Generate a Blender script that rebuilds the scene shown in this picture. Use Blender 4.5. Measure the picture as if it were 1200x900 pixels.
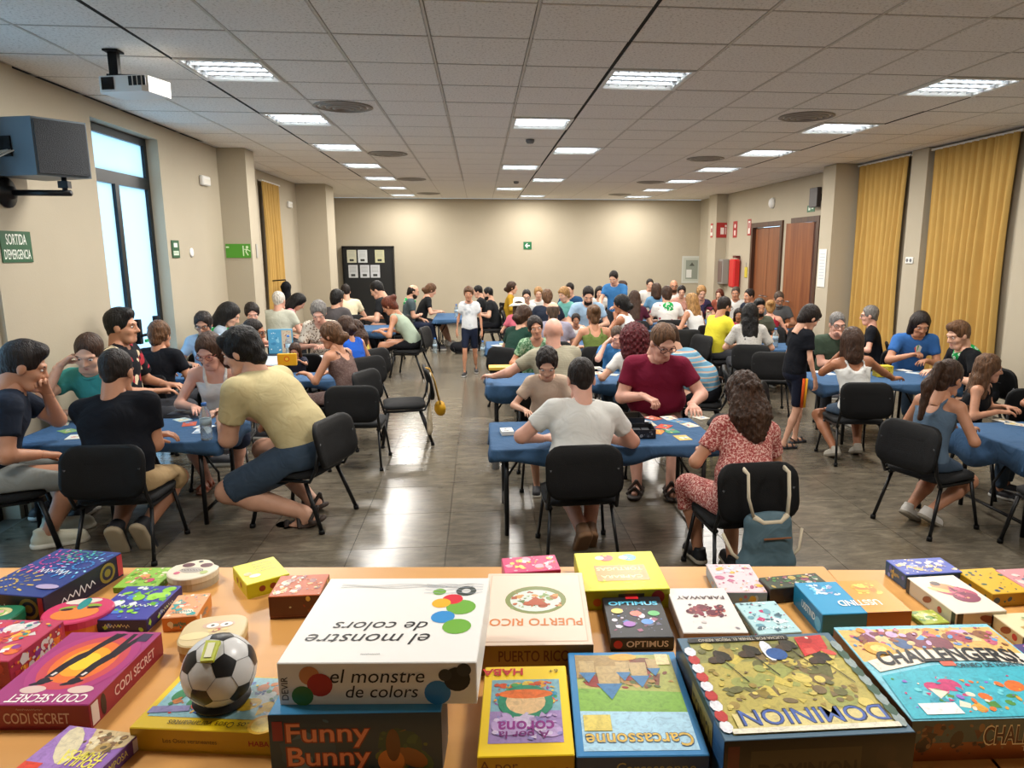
import bpy, math, random
import numpy as np
from mathutils import Vector, Matrix
for o in list(bpy.data.objects): bpy.data.objects.remove(o)
SC = bpy.context.scene
COL = SC.collection
R = math.radians
rnd = random.Random(7)

# ------------------------------------------------------------------ camera, world, light, exposure
F, CAMH, CX, CY, VX, VY = 830.0, 2.0, 642.0, 450.0, 562.0, 294.0
PITCH = math.atan((CY-VY)/F); YAW = math.atan((CX-VX)/F*math.cos(PITCH))
cd = bpy.data.cameras.new('camera'); cam = bpy.data.objects.new('camera', cd); COL.objects.link(cam)
cam.location = (0, 0, CAMH); cam.rotation_euler = (math.pi/2-PITCH, 0, -YAW)
cd.sensor_width = 36; cd.lens = F/1200*36; cd.shift_x = (600-CX)/1200; cd.clip_start = 0.05; cd.clip_end = 200
SC.camera = cam
vs = SC.view_settings
vs.view_transform = 'Standard'; vs.look = 'None'; vs.gamma = 1; vs.use_curve_mapping = False; vs.exposure = 0.58
w = bpy.data.worlds.new('daylight'); SC.world = w; w.use_nodes = True
w.node_tree.nodes['Background'].inputs[0].default_value = (0.56, 0.79, 1.0, 1); w.node_tree.nodes['Background'].inputs[1].default_value = 2.2
LAMP_W = 38.0          # watts of each ceiling light
LAMP_C = (1.0, 0.95, 0.88)
_fw = np.array([math.sin(YAW)*math.cos(PITCH), math.cos(YAW)*math.cos(PITCH), -math.sin(PITCH)])
_rt = np.array([math.cos(YAW), -math.sin(YAW), 0.0]); _up = np.cross(_rt, _fw)
def _ray(u, v): return _fw+_rt*(u-CX)/F-_up*(v-CY)/F
def atz(u, v, z):
    d = _ray(u, v); return np.array([0, 0, CAMH])+d*((z-CAMH)/d[2])
def aty(u, v, y):
    d = _ray(u, v); return np.array([0, 0, CAMH])+d*(y/d[1])
def atx(u, v, x):
    d = _ray(u, v); return np.array([0, 0, CAMH])+d*(x/d[0])

# ------------------------------------------------------------------ materials
def lin(c):
    if isinstance(c, str):
        c = c.lstrip('#'); c = [int(c[i:i+2], 16)/255 for i in (0, 2, 4)]
    return tuple(((x/12.92) if x <= .04045 else ((x+.055)/1.055)**2.4) for x in c[:3])
MATS = {}
def nodes_of(name):
    m = bpy.data.materials.new(name); m.use_nodes = True
    nt = m.node_tree; b = nt.nodes['Principled BSDF']
    return m, nt, b
def N(nt, t, **kw):
    n = nt.nodes.new(t)
    for k, v in kw.items(): setattr(n, k, v)
    return n
def ramp(nt, stops):
    r = N(nt, 'ShaderNodeValToRGB'); e = r.color_ramp.elements
    while len(e) < len(stops): e.new(0.5)
    for el, (p, c) in zip(e, stops): el.position = p; el.color = (*c, 1)
    return r
def mat(name, c='#808080', rough=.6, metal=0, noise=0, scale=20, bump=0, bscale=None, spec=.5, c2=None, **kw):
    """plain colour, optionally mottled with a second colour, optionally bumpy"""
    if name in MATS: return MATS[name]
    m, nt, b = nodes_of(name); L = nt.links
    c = lin(c); b.inputs['Base Color'].default_value = (*c, 1)
    b.inputs['Roughness'].default_value = rough; b.inputs['Metallic'].default_value = metal
    b.inputs['Specular IOR Level'].default_value = spec
    for k, v in kw.items(): b.inputs[k.replace('_', ' ')].default_value = v
    tc = N(nt, 'ShaderNodeTexCoord')
    if noise or c2:
        d = lin(c2) if c2 else tuple(x*(1-noise) for x in c)
        n = N(nt, 'ShaderNodeTexNoise'); n.inputs['Scale'].default_value = scale; n.inputs['Detail'].default_value = 4
        r = ramp(nt, [(.35, d), (.65, c)])
        L.new(tc.outputs['Object'], n.inputs['Vector']); L.new(n.outputs['Fac'], r.inputs[0]); L.new(r.outputs[0], b.inputs['Base Color'])
    if bump:
        n2 = N(nt, 'ShaderNodeTexNoise'); n2.inputs['Scale'].default_value = bscale or scale; n2.inputs['Detail'].default_value = 3
        bp = N(nt, 'ShaderNodeBump'); bp.inputs['Strength'].default_value = bump; bp.inputs['Distance'].default_value = .02
        L.new(tc.outputs['Object'], n2.inputs['Vector']); L.new(n2.outputs['Fac'], bp.inputs['Height']); L.new(bp.outputs[0], b.inputs['Normal'])
    MATS[name] = m; return m
def cloth(name, c, pat=None, cols=(), scale=30, rough=.85):
    """fabric with soft fold relief; pat: None, 'spots', 'stripes', 'floral', 'speckle'"""
    if name in MATS: return MATS[name]
    m, nt, b = nodes_of(name); L = nt.links
    c = lin(c); b.inputs['Base Color'].default_value = (*c, 1); b.inputs['Roughness'].default_value = rough
    b.inputs['Specular IOR Level'].default_value = .2
    tc = N(nt, 'ShaderNodeTexCoord')
    n = N(nt, 'ShaderNodeTexNoise'); n.inputs['Scale'].default_value = 7; n.inputs['Detail'].default_value = 2; n.inputs['Distortion'].default_value = 1.2
    bp = N(nt, 'ShaderNodeBump'); bp.inputs['Strength'].default_value = .35; bp.inputs['Distance'].default_value = .04
    L.new(tc.outputs['Object'], n.inputs['Vector']); L.new(n.outputs['Fac'], bp.inputs['Height']); L.new(bp.outputs[0], b.inputs['Normal'])
    cs = [lin(x) for x in cols]
    if pat == 'stripes':
        wv = N(nt, 'ShaderNodeTexWave', wave_type='BANDS', bands_direction='Z'); wv.inputs['Scale'].default_value = scale; wv.inputs['Distortion'].default_value = .6
        st = [(i/len(cs), x) for i, x in enumerate(cs)]
        r = ramp(nt, st); r.color_ramp.interpolation = 'CONSTANT'
        L.new(tc.outputs['Object'], wv.inputs['Vector']); L.new(wv.outputs['Fac'], r.inputs[0]); L.new(r.outputs[0], b.inputs['Base Color'])
    elif pat in ('spots', 'floral', 'speckle'):
        v = N(nt, 'ShaderNodeTexVoronoi'); v.inputs['Scale'].default_value = scale
        if pat == 'floral':
            r = ramp(nt, [(0, c), (.45, cs[0]), (.62, cs[1]), (.8, c)]); r.color_ramp.interpolation = 'CONSTANT'
            sp = N(nt, 'ShaderNodeSeparateColor'); L.new(v.outputs['Color'], sp.inputs[0]); src = sp.outputs[0]
        elif pat == 'spots':
            r = ramp(nt, [(0, cs[0]), (.36, cs[-1]), (.42, c)]); src = v.outputs['Distance']
        else:
            n3 = N(nt, 'ShaderNodeTexNoise'); n3.inputs['Scale'].default_value = scale; n3.inputs['Detail'].default_value = 5; n3.inputs['Roughness'].default_value = .8
            L.new(tc.outputs['Object'], n3.inputs['Vector'])
            r = ramp(nt, [(.42, cs[0]), (.5, c), (.56, cs[-1])]); src = n3.outputs['Fac']
        L.new(tc.outputs['Object'], v.inputs['Vector']); L.new(src, r.inputs[0]); L.new(r.outputs[0], b.inputs['Base Color'])
    MATS[name] = m; return m
def wood(name, c1, c2, scale=3.0, axis=2, rough=.42):
    if name in MATS: return MATS[name]
    m, nt, b = nodes_of(name); L = nt.links
    tc = N(nt, 'ShaderNodeTexCoord'); mp = N(nt, 'ShaderNodeMapping')
    s = [scale*9]*3; s[axis] = scale*.5; mp.inputs['Scale'].default_value = s
    n = N(nt, 'ShaderNodeTexNoise'); n.inputs['Scale'].default_value = 1.6; n.inputs['Detail'].default_value = 6; n.inputs['Distortion'].default_value = .6
    r = ramp(nt, [(.3, lin(c1)), (.7, lin(c2))])
    L.new(tc.outputs['Object'], mp.inputs[0]); L.new(mp.outputs[0], n.inputs['Vector']); L.new(n.outputs['Fac'], r.inputs[0]); L.new(r.outputs[0], b.inputs['Base Color'])
    b.inputs['Roughness'].default_value = rough
    MATS[name] = m; return m
def glow(name, c, s):
    if name in MATS: return MATS[name]
    m, nt, b = nodes_of(name)
    b.inputs['Emission Color'].default_value = (*lin(c), 1); b.inputs['Emission Strength'].default_value = s; b.inputs['Base Color'].default_value = (*lin(c), 1)
    MATS[name] = m; return m
def print_mat(name='print', rough=.32):
    """flat print: colours of the printed shapes come with the mesh"""
    if name in MATS: return MATS[name]
    m, nt, b = nodes_of(name)
    a = N(nt, 'ShaderNodeAttribute'); a.attribute_name = 'ink'; b.inputs['Roughness'].default_value = rough
    if name == 'painted_print':     # illustrated covers: brushy variation within the printed colours
        tc = N(nt, 'ShaderNodeTexCoord'); n = N(nt, 'ShaderNodeTexNoise'); n.inputs['Scale'].default_value = 55; n.inputs['Detail'].default_value = 6; n.inputs['Roughness'].default_value = .7; n.inputs['Distortion'].default_value = 1.5
        r = ramp(nt, [(.3, (.5, .47, .5)), (.5, (1, 1, 1)), (.7, (1.35, 1.3, 1.2))]); mx = N(nt, 'ShaderNodeMix', data_type='RGBA', blend_type='MULTIPLY'); mx.inputs['Factor'].default_value = .6
        nt.links.new(tc.outputs['Object'], n.inputs['Vector']); nt.links.new(n.outputs['Fac'], r.inputs[0]); nt.links.new(a.outputs['Color'], mx.inputs['A']); nt.links.new(r.outputs[0], mx.inputs['B']); nt.links.new(mx.outputs['Result'], b.inputs['Base Color'])
    else: nt.links.new(a.outputs['Color'], b.inputs['Base Color'])
    MATS[name] = m; return m

# ------------------------------------------------------------------ mesh helpers
class MB:
    def __init__(s): s.v = []; s.f = []; s.mi = []; s.sm = []
    def add(s, vs, fs, mi=0, smooth=False, M=None):
        o = len(s.v)
        if M is not None: vs = [tuple(M @ Vector(p)) for p in vs]
        s.v += [tuple(p) for p in vs]; s.f += [tuple(i+o for i in f) for f in fs]; s.mi += [mi]*len(fs); s.sm += [smooth]*len(fs); return s
    def box(s, c, d, mi=0, M=None, bev=0):
        x, y, z = c; a, b, h = d[0]/2, d[1]/2, d[2]/2
        if bev:
            e = min(bev, a*.9, b*.9, h*.9); vs = []
            for zz, k in ((-h, 1), (-h+e, 0), (h-e, 0), (h, 1)):
                A, B = a-e*k, b-e*k
                q = e if not k else e*.6
                for px, py in ((-A+q, -B), (A-q, -B), (A, -B+q), (A, B-q), (A-q, B), (-A+q, B), (-A, B-q), (-A, -B+q)): vs.append((x+px, y+py, z+zz))
            fs = [tuple(range(7, -1, -1)), tuple(range(24, 32))]
            for r in range(3):
                for i in range(8): fs.append((r*8+i, r*8+(i+1) % 8, r*8+8+(i+1) % 8, r*8+8+i))
            return s.add(vs, fs, mi, False, M)
        vs = [(x+i*a, y+j*b, z+k*h) for k in (-1, 1) for j in (-1, 1) for i in (-1, 1)]
        return s.add(vs, [(0, 2, 3, 1), (4, 5, 7, 6), (0, 1, 5, 4), (2, 6, 7, 3), (0, 4, 6, 2), (1, 3, 7, 5)], mi, False, M)
    def tube(s, pts, r, n=8, mi=0, M=None, cap=True, sq=1.0):
        pts = [Vector(p) for p in pts]; rr = r if isinstance(r, (list, tuple)) else [r]*len(pts); vs = []; fs = []
        pn = None
        for i, p in enumerate(pts):
            t = (pts[min(i+1, len(pts)-1)]-pts[max(i-1, 0)]).normalized()
            if pn is None:
                ref = Vector((0, 0, 1)) if abs(t.z) < .9 else Vector((0, 1, 0)); pn = ref.cross(t).normalized()
            pn = (pn-t*pn.dot(t)).normalized(); bn = t.cross(pn)
            for k in range(n):
                a = 2*math.pi*k/n; vs.append(p+(pn*math.cos(a)*sq+bn*math.sin(a))*rr[i])
        for i in range(len(pts)-1):
            for k in range(n): fs.append((i*n+k, i*n+(k+1) % n, (i+1)*n+(k+1) % n, (i+1)*n+k))
        if cap: fs += [tuple(range(n-1, -1, -1)), tuple(range((len(pts)-1)*n, len(pts)*n))]
        return s.add(vs, fs, mi, True, M)
    def lathe(s, prof, n=16, mi=0, M=None, c=(0, 0, 0)):
        vs = []; fs = []; m = len(prof)
        for r, z in prof:
            for k in range(n): a = 2*math.pi*k/n; vs.append((c[0]+r*math.cos(a), c[1]+r*math.sin(a), c[2]+z))
        for i in range(m-1):
            for k in range(n): fs.append((i*n+k, i*n+(k+1) % n, (i+1)*n+(k+1) % n, (i+1)*n+k))
        if prof[0][0] > 1e-4: fs.append(tuple(range(n-1, -1, -1)))
        if prof[-1][0] > 1e-4: fs.append(tuple(range((m-1)*n, m*n)))
        return s.add(vs, fs, mi, True, M)
    def prism(s, poly, z0, z1, mi=0, M=None, smooth=False):
        n = len(poly); vs = [(x, y, z0) for x, y in poly]+[(x, y, z1) for x, y in poly]
        fs = [tuple(range(n-1, -1, -1)), tuple(range(n, 2*n))]+[(i, (i+1) % n, n+(i+1) % n, n+i) for i in range(n)]
        return s.add(vs, fs, mi, smooth, M)
    def mesh(s, name):
        me = bpy.data.meshes.new(name); me.from_pydata(s.v, [], s.f)
        me.polygons.foreach_set('material_index', s.mi); me.polygons.foreach_set('use_smooth', s.sm); me.update(); return me
    def build(s, name, mats, parent=None, loc=None):
        me = s.mesh(name)
        for m in (mats if isinstance(mats, (list, tuple)) else [mats]): me.materials.append(m)
        return link(name, me, parent, loc)
def link(name, data, parent=None, loc=None, rot=None):
    o = bpy.data.objects.new(name, data); COL.objects.link(o)
    if parent is not None: o.parent = parent
    if loc is not None: o.location = loc
    if rot is not None: o.rotation_euler = rot
    return o
def tag(o, label, cat, group=None):
    o['label'] = label; o['category'] = cat
    if group: o['group'] = group
    return o
def thing(name, label, cat, loc=(0, 0, 0), rz=0, group=None):
    o = link(name, None, None, loc, (0, 0, rz)); o.empty_display_size = .1
    return tag(o, label, cat, group)
def struct(o): o['kind'] = 'structure'; return o
def dup(o, parent=None):
    c = o.copy(); COL.objects.link(c); c.parent = parent
    for ch in [x for x in o.children]: dup(ch, c)
    return c
def text_geo(s, size=1.0, align='CENTER', bold=0.0, shear=0.0):
    """flat glyph polygons of a string: returns verts (xy), faces"""
    cu = bpy.data.curves.new('glyphs', 'FONT'); cu.body = s; cu.size = size; cu.align_x = align; cu.align_y = 'CENTER'
    cu.offset = bold; cu.shear = shear; cu.resolution_u = 3
    o = bpy.data.objects.new('glyphs', cu); me = o.to_mesh()
    v = [tuple(p.co) for p in me.vertices]; f = [tuple(p.vertices) for p in me.polygons]
    o.to_mesh_clear(); bpy.data.objects.remove(o); bpy.data.curves.remove(cu)
    return v, f
class Ink:
    """printed shapes on a flat face, unit coordinates in metres on that face, drawn in order"""
    def __init__(s): s.v = []; s.f = []; s.c = []; s.z = 0.0
    def poly(s, pts, c):
        s.z += .000012; o = len(s.v); s.v += [(x, y, s.z) for x, y in pts]; s.f.append(tuple(range(o, o+len(pts)))); s.c.append(lin(c)); return s
    def rect(s, x0, y0, x1, y1, c): return s.poly([(x0, y0), (x1, y0), (x1, y1), (x0, y1)], c)
    def disc(s, x, y, r, c, n=18, ry=None, a=0):
        ry = ry or r; ca, sa = math.cos(a), math.sin(a); P = []
        for k in range(n):
            t = 2*math.pi*k/n; px, py = r*math.cos(t), ry*math.sin(t); P.append((x+px*ca-py*sa, y+px*sa+py*ca))
        return s.poly(P, c)
    def text(s, t, x, y, size, c, rot=0, bold=0, sx=1, width=None, shear=0, arc=0):
        v, f = text_geo(t, 1.0, bold=bold, shear=shear)
        if not v: return s
        xs = [p[0] for p in v]; W = max(xs)-min(xs); mx = (max(xs)+min(xs))/2
        kx = size*sx if width is None else width/W
        s.z += .00002; o = len(s.v); ca, sa = math.cos(rot), math.sin(rot)
        for px, py, _ in v:
            px = (px-mx)*kx; py = py*size + (arc*(1-(2*px/(W*kx))**2) if arc else 0)
            s.v.append((x+px*ca-py*sa, y+px*sa+py*ca, s.z))
        for q in f: s.f.append(tuple(i+o for i in q)); s.c.append(lin(c))
        return s
    def stroke(s, pts, wd, c):
        for (x0, y0), (x1, y1) in zip(pts, pts[1:]):
            d = math.hypot(x1-x0, y1-y0) or 1e-6; nx, ny = -(y1-y0)/d*wd/2, (x1-x0)/d*wd/2
            s.poly([(x0-nx, y0-ny), (x1-nx, y1-ny), (x1+nx, y1+ny), (x0+nx, y0+ny)], c)
        return s
    def build(s, name, parent, M, m=None):
        me = bpy.data.meshes.new(name); me.from_pydata([tuple(M @ Vector(p)) for p in s.v], [], s.f)
        ca = me.color_attributes.new('ink', 'FLOAT_COLOR', 'CORNER'); cols = []
        for f, c in zip(s.f, s.c): cols += [*c, 1.0]*len(f)
        ca.data.foreach_set('color', cols); me.materials.append(m or print_mat()); return link(name, me, parent)
def face_frame(o, x, y):
    """matrix for a printed face: origin o, right x, up y"""
    x = Vector(x).normalized(); y = Vector(y).normalized(); z = x.cross(y)
    M = Matrix.Identity(4)
    for i in range(3): M[i][0] = x[i]; M[i][1] = y[i]; M[i][2] = z[i]; M[i][3] = o[i]
    return M
def offs(M, d=.0006):
    return Matrix.Translation(M.to_3x3() @ Vector((0, 0, d))) @ M
# ------------------------------------------------------------------ the room
CEIL = 3.36; BACKY = 19.45; LX = -3.5; RX = 6.0; LX2 = -3.75; RX2 = 6.12; FRONTY = -2.6
M_wall = mat('wall_paint', '#b5ab96', .8, noise=.03, scale=2, bump=.06, bscale=60)
M_wallr = M_wall
M_white = mat('white_plastic', '#e6e6e2', .45)
M_black = mat('black_plastic', '#090a0c', .6, bump=.15, bscale=180, spec=.25)
M_dark = mat('dark_metal', '#15171a', .4, .3)
M_steel = mat('grey_steel', '#8d9096', .35, .8)
M_grey = mat('grey_plastic', '#6b6d70', .5)
# floor: dark polished stone tiles
def floor_mat():
    m, nt, b = nodes_of('polished_stone'); L = nt.links
    tc = N(nt, 'ShaderNodeTexCoord'); oi = N(nt, 'ShaderNodeObjectInfo')
    geo = N(nt, 'ShaderNodeNewGeometry')
    mp = N(nt, 'ShaderNodeMapping'); mp.inputs['Scale'].default_value = (1, 2.6, 1); mp.inputs['Rotation'].default_value = (0, 0, .25)
    n = N(nt, 'ShaderNodeTexNoise'); n.inputs['Scale'].default_value = 5; n.inputs['Detail'].default_value = 9; n.inputs['Roughness'].default_value = .72; n.inputs['Distortion'].default_value = .5
    r = ramp(nt, [(.3, lin('#4e4840')), (.5, lin('#655e51')), (.72, lin('#7f7666'))])
    L.new(geo.outputs['Position'], mp.inputs[0]); L.new(mp.outputs[0], n.inputs['Vector']); L.new(n.outputs['Fac'], r.inputs[0])
    hs = N(nt, 'ShaderNodeHueSaturation'); mr = N(nt, 'ShaderNodeMapRange'); mr.inputs['To Min'].default_value = .86; mr.inputs['To Max'].default_value = 1.14
    L.new(oi.outputs['Random'], mr.inputs[0]); L.new(mr.outputs[0], hs.inputs['Value']); L.new(r.outputs[0], hs.inputs['Color']); L.new(hs.outputs[0], b.inputs['Base Color'])
    b.inputs['Roughness'].default_value = .22; b.inputs['Specular IOR Level'].default_value = .5
    return m
M_floor = floor_mat()
fl = struct(MB().box((1.2, (FRONTY+BACKY)/2, -.06), (10.4, BACKY-FRONTY+.6, .12)).build('floor', mat('tile_joint', '#5a554b', .6)))
# floor tiles laid as pieces where they can be told apart, one sheet beyond
TS = .64; tile = MB().box((0, 0, .004), (TS-.004, TS-.004, .008)).mesh('floor_tile'); tile.materials.append(M_floor)
nx0 = -6
for j in range(14):
    for i in range(15):
        x = -3.46+TS*(i+.5); y = 3.34+TS*(j+.5)
        link('floor_tile', tile, fl, (x, y, 0))
yb = 3.34+TS*14
far = MB().box((1.3, (yb+BACKY)/2+.1, .004), (10.3, BACKY-yb+.2, .008)).build('floor_sheet', M_floor, fl)
MB().box((1.3, (FRONTY+3.34)/2, .004), (10.3, 3.34-FRONTY, .008)).build('floor_sheet', M_floor, fl)

# walls
def wallbox(name, x0, x1, y0, y1, z0=0, z1=CEIL, m=M_wall):
    return struct(MB().box(((x0+x1)/2, (y0+y1)/2, (z0+z1)/2), (x1-x0, y1-y0, z1-z0)).build(name, m))
WT = .3
wallbox('wall_back', -4.2, 6.6, BACKY, BACKY+.25)
wallbox('wall_front', -4.2, 6.6, FRONTY-.25, FRONTY)
# left wall in pieces around two tall window doors
WIN = [(3.95, 5.45), (7.12, 8.5)]; WTOP = 3.2
lw = MB()
def seg(mb, x0, x1, y0, y1, z0, z1): mb.box(((x0+x1)/2, (y0+y1)/2, (z0+z1)/2), (x1-x0, y1-y0, z1-z0))
seg(lw, LX-.3, LX, FRONTY, WIN[0][0], 0, CEIL); seg(lw, LX-.3, LX, WIN[0][1], WIN[1][0], 0, CEIL); seg(lw, LX-.3, LX, WIN[1][1], 10.3, 0, CEIL)
for a, b in WIN: seg(lw, LX-.3, LX, a, b, WTOP, CEIL)
seg(lw, LX2-.2, LX2, 10.3, 12.9, 0, CEIL); seg(lw, LX2-.2, LX2, 14.2, BACKY, 0, CEIL); seg(lw, LX2-.2, LX2, 12.9, 14.2, 3.2, CEIL); seg(lw, LX2-.35, LX2-.2, 12.8, 14.3, 0, CEIL)
struct(lw.build('wall_left', M_wall))
pl = MB(); seg(pl, LX-.2, -3.13, 10.3, 10.68, 0, CEIL); seg(pl, LX2-.2, -3.15, 15.5, 16.3, 0, CEIL); seg(pl, LX-.05, LX+.04, 5.52, 6.0, 0, CEIL)
struct(pl.build('trim_1', M_wall))
# right wall: recess with two curtained windows, pillar, two wooden doors
rw = MB()
seg(rw, RX, RX+.3, FRONTY, 7.6, 0, CEIL); seg(rw, RX, RX+.3, 9.35, 9.72, 0, CEIL); seg(rw, RX+.12, RX+.3, 7.6, 9.35, 0, CEIL); seg(rw, RX+.12, RX+.3, 9.72, 11.3, 0, CEIL)
seg(rw, RX+.05, RX+.3, 11.3, 12.38, 0, CEIL); seg(rw, RX+.05, RX+.3, 13.55, 13.95, 0, CEIL); seg(rw, RX+.05, RX+.3, 15.6, BACKY, 0, CEIL)
seg(rw, RX+.05, RX+.3, 12.38, 13.55, 2.62, CEIL); seg(rw, RX+.05, RX+.3, 13.95, 15.6, 2.6, CEIL)
struct(rw.build('wall_right', M_wall))
pr = MB(); seg(pr, 5.66, RX+.3, 11.2, 11.62, 0, CEIL); seg(pr, 5.78, RX+.3, 17.3, 17.9, 0, CEIL)
struct(pr.build('trim_2', M_wall))
sk = MB(); seg(sk, -4.0, 6.2, BACKY-.015, BACKY, 0, .09); struct(sk.build('baseboard_back', mat('skirting_stone', '#4b4640', .4)))
sk = MB(); seg(sk, LX, LX+.015, -2, 3.9, 0, .09); seg(sk, LX, LX+.015, 5.5, 7.1, 0, .09); seg(sk, LX, LX+.015, 8.52, 10.3, 0, .09); struct(sk.build('baseboard_left', mat('skirting_stone')))
sk = MB(); seg(sk, RX-.015, RX, -2, 7.6, 0, .09); seg(sk, 6.035, 6.05, 15.7, 17.3, 0, .09); struct(sk.build('baseboard_right', mat('skirting_stone')))

# window doors on the left: black frames with frosted panes lit by the day outside
def frosted():
    m, nt, b = nodes_of('frosted_glass'); L = nt.links
    t = N(nt, 'ShaderNodeBsdfTranslucent'); t.inputs[0].default_value = (.74, .87, .93, 1)
    mx = N(nt, 'ShaderNodeMixShader'); mx.inputs[0].default_value = .12
    b.inputs['Base Color'].default_value = (.7, .8, .85, 1); b.inputs['Roughness'].default_value = .25
    L.new(t.outputs[0], mx.inputs[1]); L.new(b.outputs[0], mx.inputs[2]); L.new(mx.outputs[0], nt.nodes['Material Output'].inputs[0]); return m
M_frost = frosted(); M_frame = mat('black_aluminium', '#1a2024', .35, .5)
for wi, (a, b) in enumerate(WIN):
    wn = struct(link('window_%d' % (wi+1), None, None, (LX-.16, (a+b)/2, 0)))
    L_ = b-a; fr = MB(); t = .07
    for y in (-L_/2+t/2, L_/2-t/2): fr.box((0, y, WTOP/2), (.07, t, WTOP))
    for z in (WTOP-t/2, 2.72, .04): fr.box((0, 0, z), (.07, L_-2*t, .09 if z != 2.72 else .12))
    fr.box((0, -.06, 1.36), (.08, .08, 2.6)); fr.build('window_frame', M_frame, wn)
    for y0, y1, z0, z1 in ((-L_/2+t, L_/2-t, 2.78, WTOP-t), (-L_/2+t, -.1, .085, 2.66), (-.02, L_/2-t, .085, 2.66)):
        MB().box((0, (y0+y1)/2, (z0+z1)/2), (.012, y1-y0, z1-z0)).build('pane', M_frost, wn)
    if wi == 1:
        h = MB(); h.tube([(.05, .02, 1.12), (.1, .02, 1.12), (.1, .42, 1.12), (.05, .42, 1.12)], .016)
        h.box((.06, .02, 1.16), (.05, .06, .26)); h.box((.06, .45, 1.16), (.05, .06, .26)); h.build('panic_bar', M_black, wn)
        MB().box((.075, .22, 1.05), (.02, .2, .03)).build('bar_label', mat('bar_green', '#1f9a4e', .5), wn)
# curtains ------------------------------------------------------------
M_curt = mat('mustard_curtain', '#c09b53', .9, noise=.06, scale=3)
def curtain(name, label, x, y0, y1, z0, z1, folds, amp, side, group=None, top_gather=True):
    """pleated hanging curtain; the cloth has thickness"""
    ny, nz = folds*10, 26; r2 = random.Random(folds)
    ph = [r2.uniform(-.9, .9) for _ in range(folds+2)]; am = [r2.uniform(.55, 1.25) for _ in range(folds+2)]
    vs = []; fs = []
    for lay in (0, 1):
        for j in range(nz+1):
            t = j/nz; z = z1+(z0-z1)*t
            for i in range(ny+1):
                u = i/ny*folds; k = int(u); fr_ = u-k; a = am[k]*(1-fr_)+am[k+1]*fr_; q = ph[k]*(1-fr_)+ph[k+1]*fr_
                dep = math.sin(2*math.pi*u+q*t*1.6)*amp*a*(.45+.55*min(1, t*2.2)) + .35*amp*math.sin(6*math.pi*u+q)*max(0, 1-t*3)
                w_ = 1-.05*math.sin(math.pi*t)
                y = (y0+y1)/2+(i/ny-.5)*(y1-y0)*w_+.012*math.sin(5*t+q*3)
                vs.append((x-side*(dep+amp*1.2)-side*(.006 if lay else 0), y, z))
    n1 = (ny+1)*(nz+1)
    for lay in (0, 1):
        for j in range(nz):
            for i in range(ny):
                q = (j*(ny+1)+i, j*(ny+1)+i+1, (j+1)*(ny+1)+i+1, (j+1)*(ny+1)+i)
                fs.append(tuple(lay*n1+p for p in (q if lay else q[::-1])))
    mb = MB(); mb.add(vs, fs, 0, True)
    o = thing(name, label, 'curtain', (0, 0, 0), 0, group)
    c = mb.build('drape', M_curt, o)
    MB().box((x-side*.05, (y0+y1)/2, z1+.012), (.06, y1-y0+.1, .024)).build('curtain_rail', M_white, o)
    return o
curtain('curtain', 'wide mustard curtain beside the bare end wall, floor length with many pleats', RX+.1, 7.75, 9.28, .12, 3.31, 11, .055, 1)
curtain('curtain', 'mustard curtain hanging between the pillar and the double wall socket', RX+.1, 9.85, 11.15, .12, 3.31, 9, .055, 1)
curtain('curtain', 'narrow mustard curtain hanging on the window wall past the green first pillar', LX2-.02, 13.02, 14.05, .95, 3.18, 7, .05, -1)

# wooden doors on the right
M_door = wood('reddish_wood', '#6e3c22', '#8f5731', 1.0); M_doorf = wood('dark_wood', '#3c2317', '#54331f', 1.0)
def door(n, y0, y1, ztop, opn):
    d = struct(link('door_%d' % n, None, None, (RX+.05, (y0+y1)/2, 0))); W = y1-y0
    fr = MB()
    for y in (-W/2+.05, W/2-.05): fr.box((.02, y, ztop/2), (.12, .1, ztop))
    fr.box((.02, 0, ztop-.05), (.12, W-.2, .1)); fr.build('door_frame', M_doorf, d)
    if not opn:
        for s in (-1, 1):
            lf = MB().box((.06, s*(W/4-.05), (ztop-.1)/2), (.045, W/2-.115, ztop-.12)).build('door_leaf', M_door, d)
            MB().tube([(.03, s*.09, 1.05), (-.03, s*.09, 1.05), (-.03, s*.2, 1.05)], .01).build('door_handle', M_steel, lf)
    else:
        MB().box((.35, 0, ztop/2), (.04, W-.22, ztop-.1)).build('dark_passage', mat('passage_wall', '#b8aa92', .9), d)
        # leaf swung into the room
        A = Matrix.Translation((-.02, -W/2+.11, 0)) @ Matrix.Rotation(R(12), 4, 'Z')
        lf = MB().box((0, (W-.25)/2, (ztop-.1)/2), (.045, W-.36, ztop-.12), M=A).build('door_leaf', M_door, d)
        MB().tube([(-.03, W-.5, 1.05), (-.08, W-.5, 1.05), (-.08, W-.62, 1.05)], .01, M=A).build('door_handle', M_steel, lf)
door(1, 13.95, 15.6, 2.6, False); door(2, 12.38, 13.55, 2.62, True)
struct(MB().box((LX2+.02, 18.5, 1.05), (.04, .85, 2.1)).build('door_3', mat('dark_door', '#1c2120', .4)))

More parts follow.
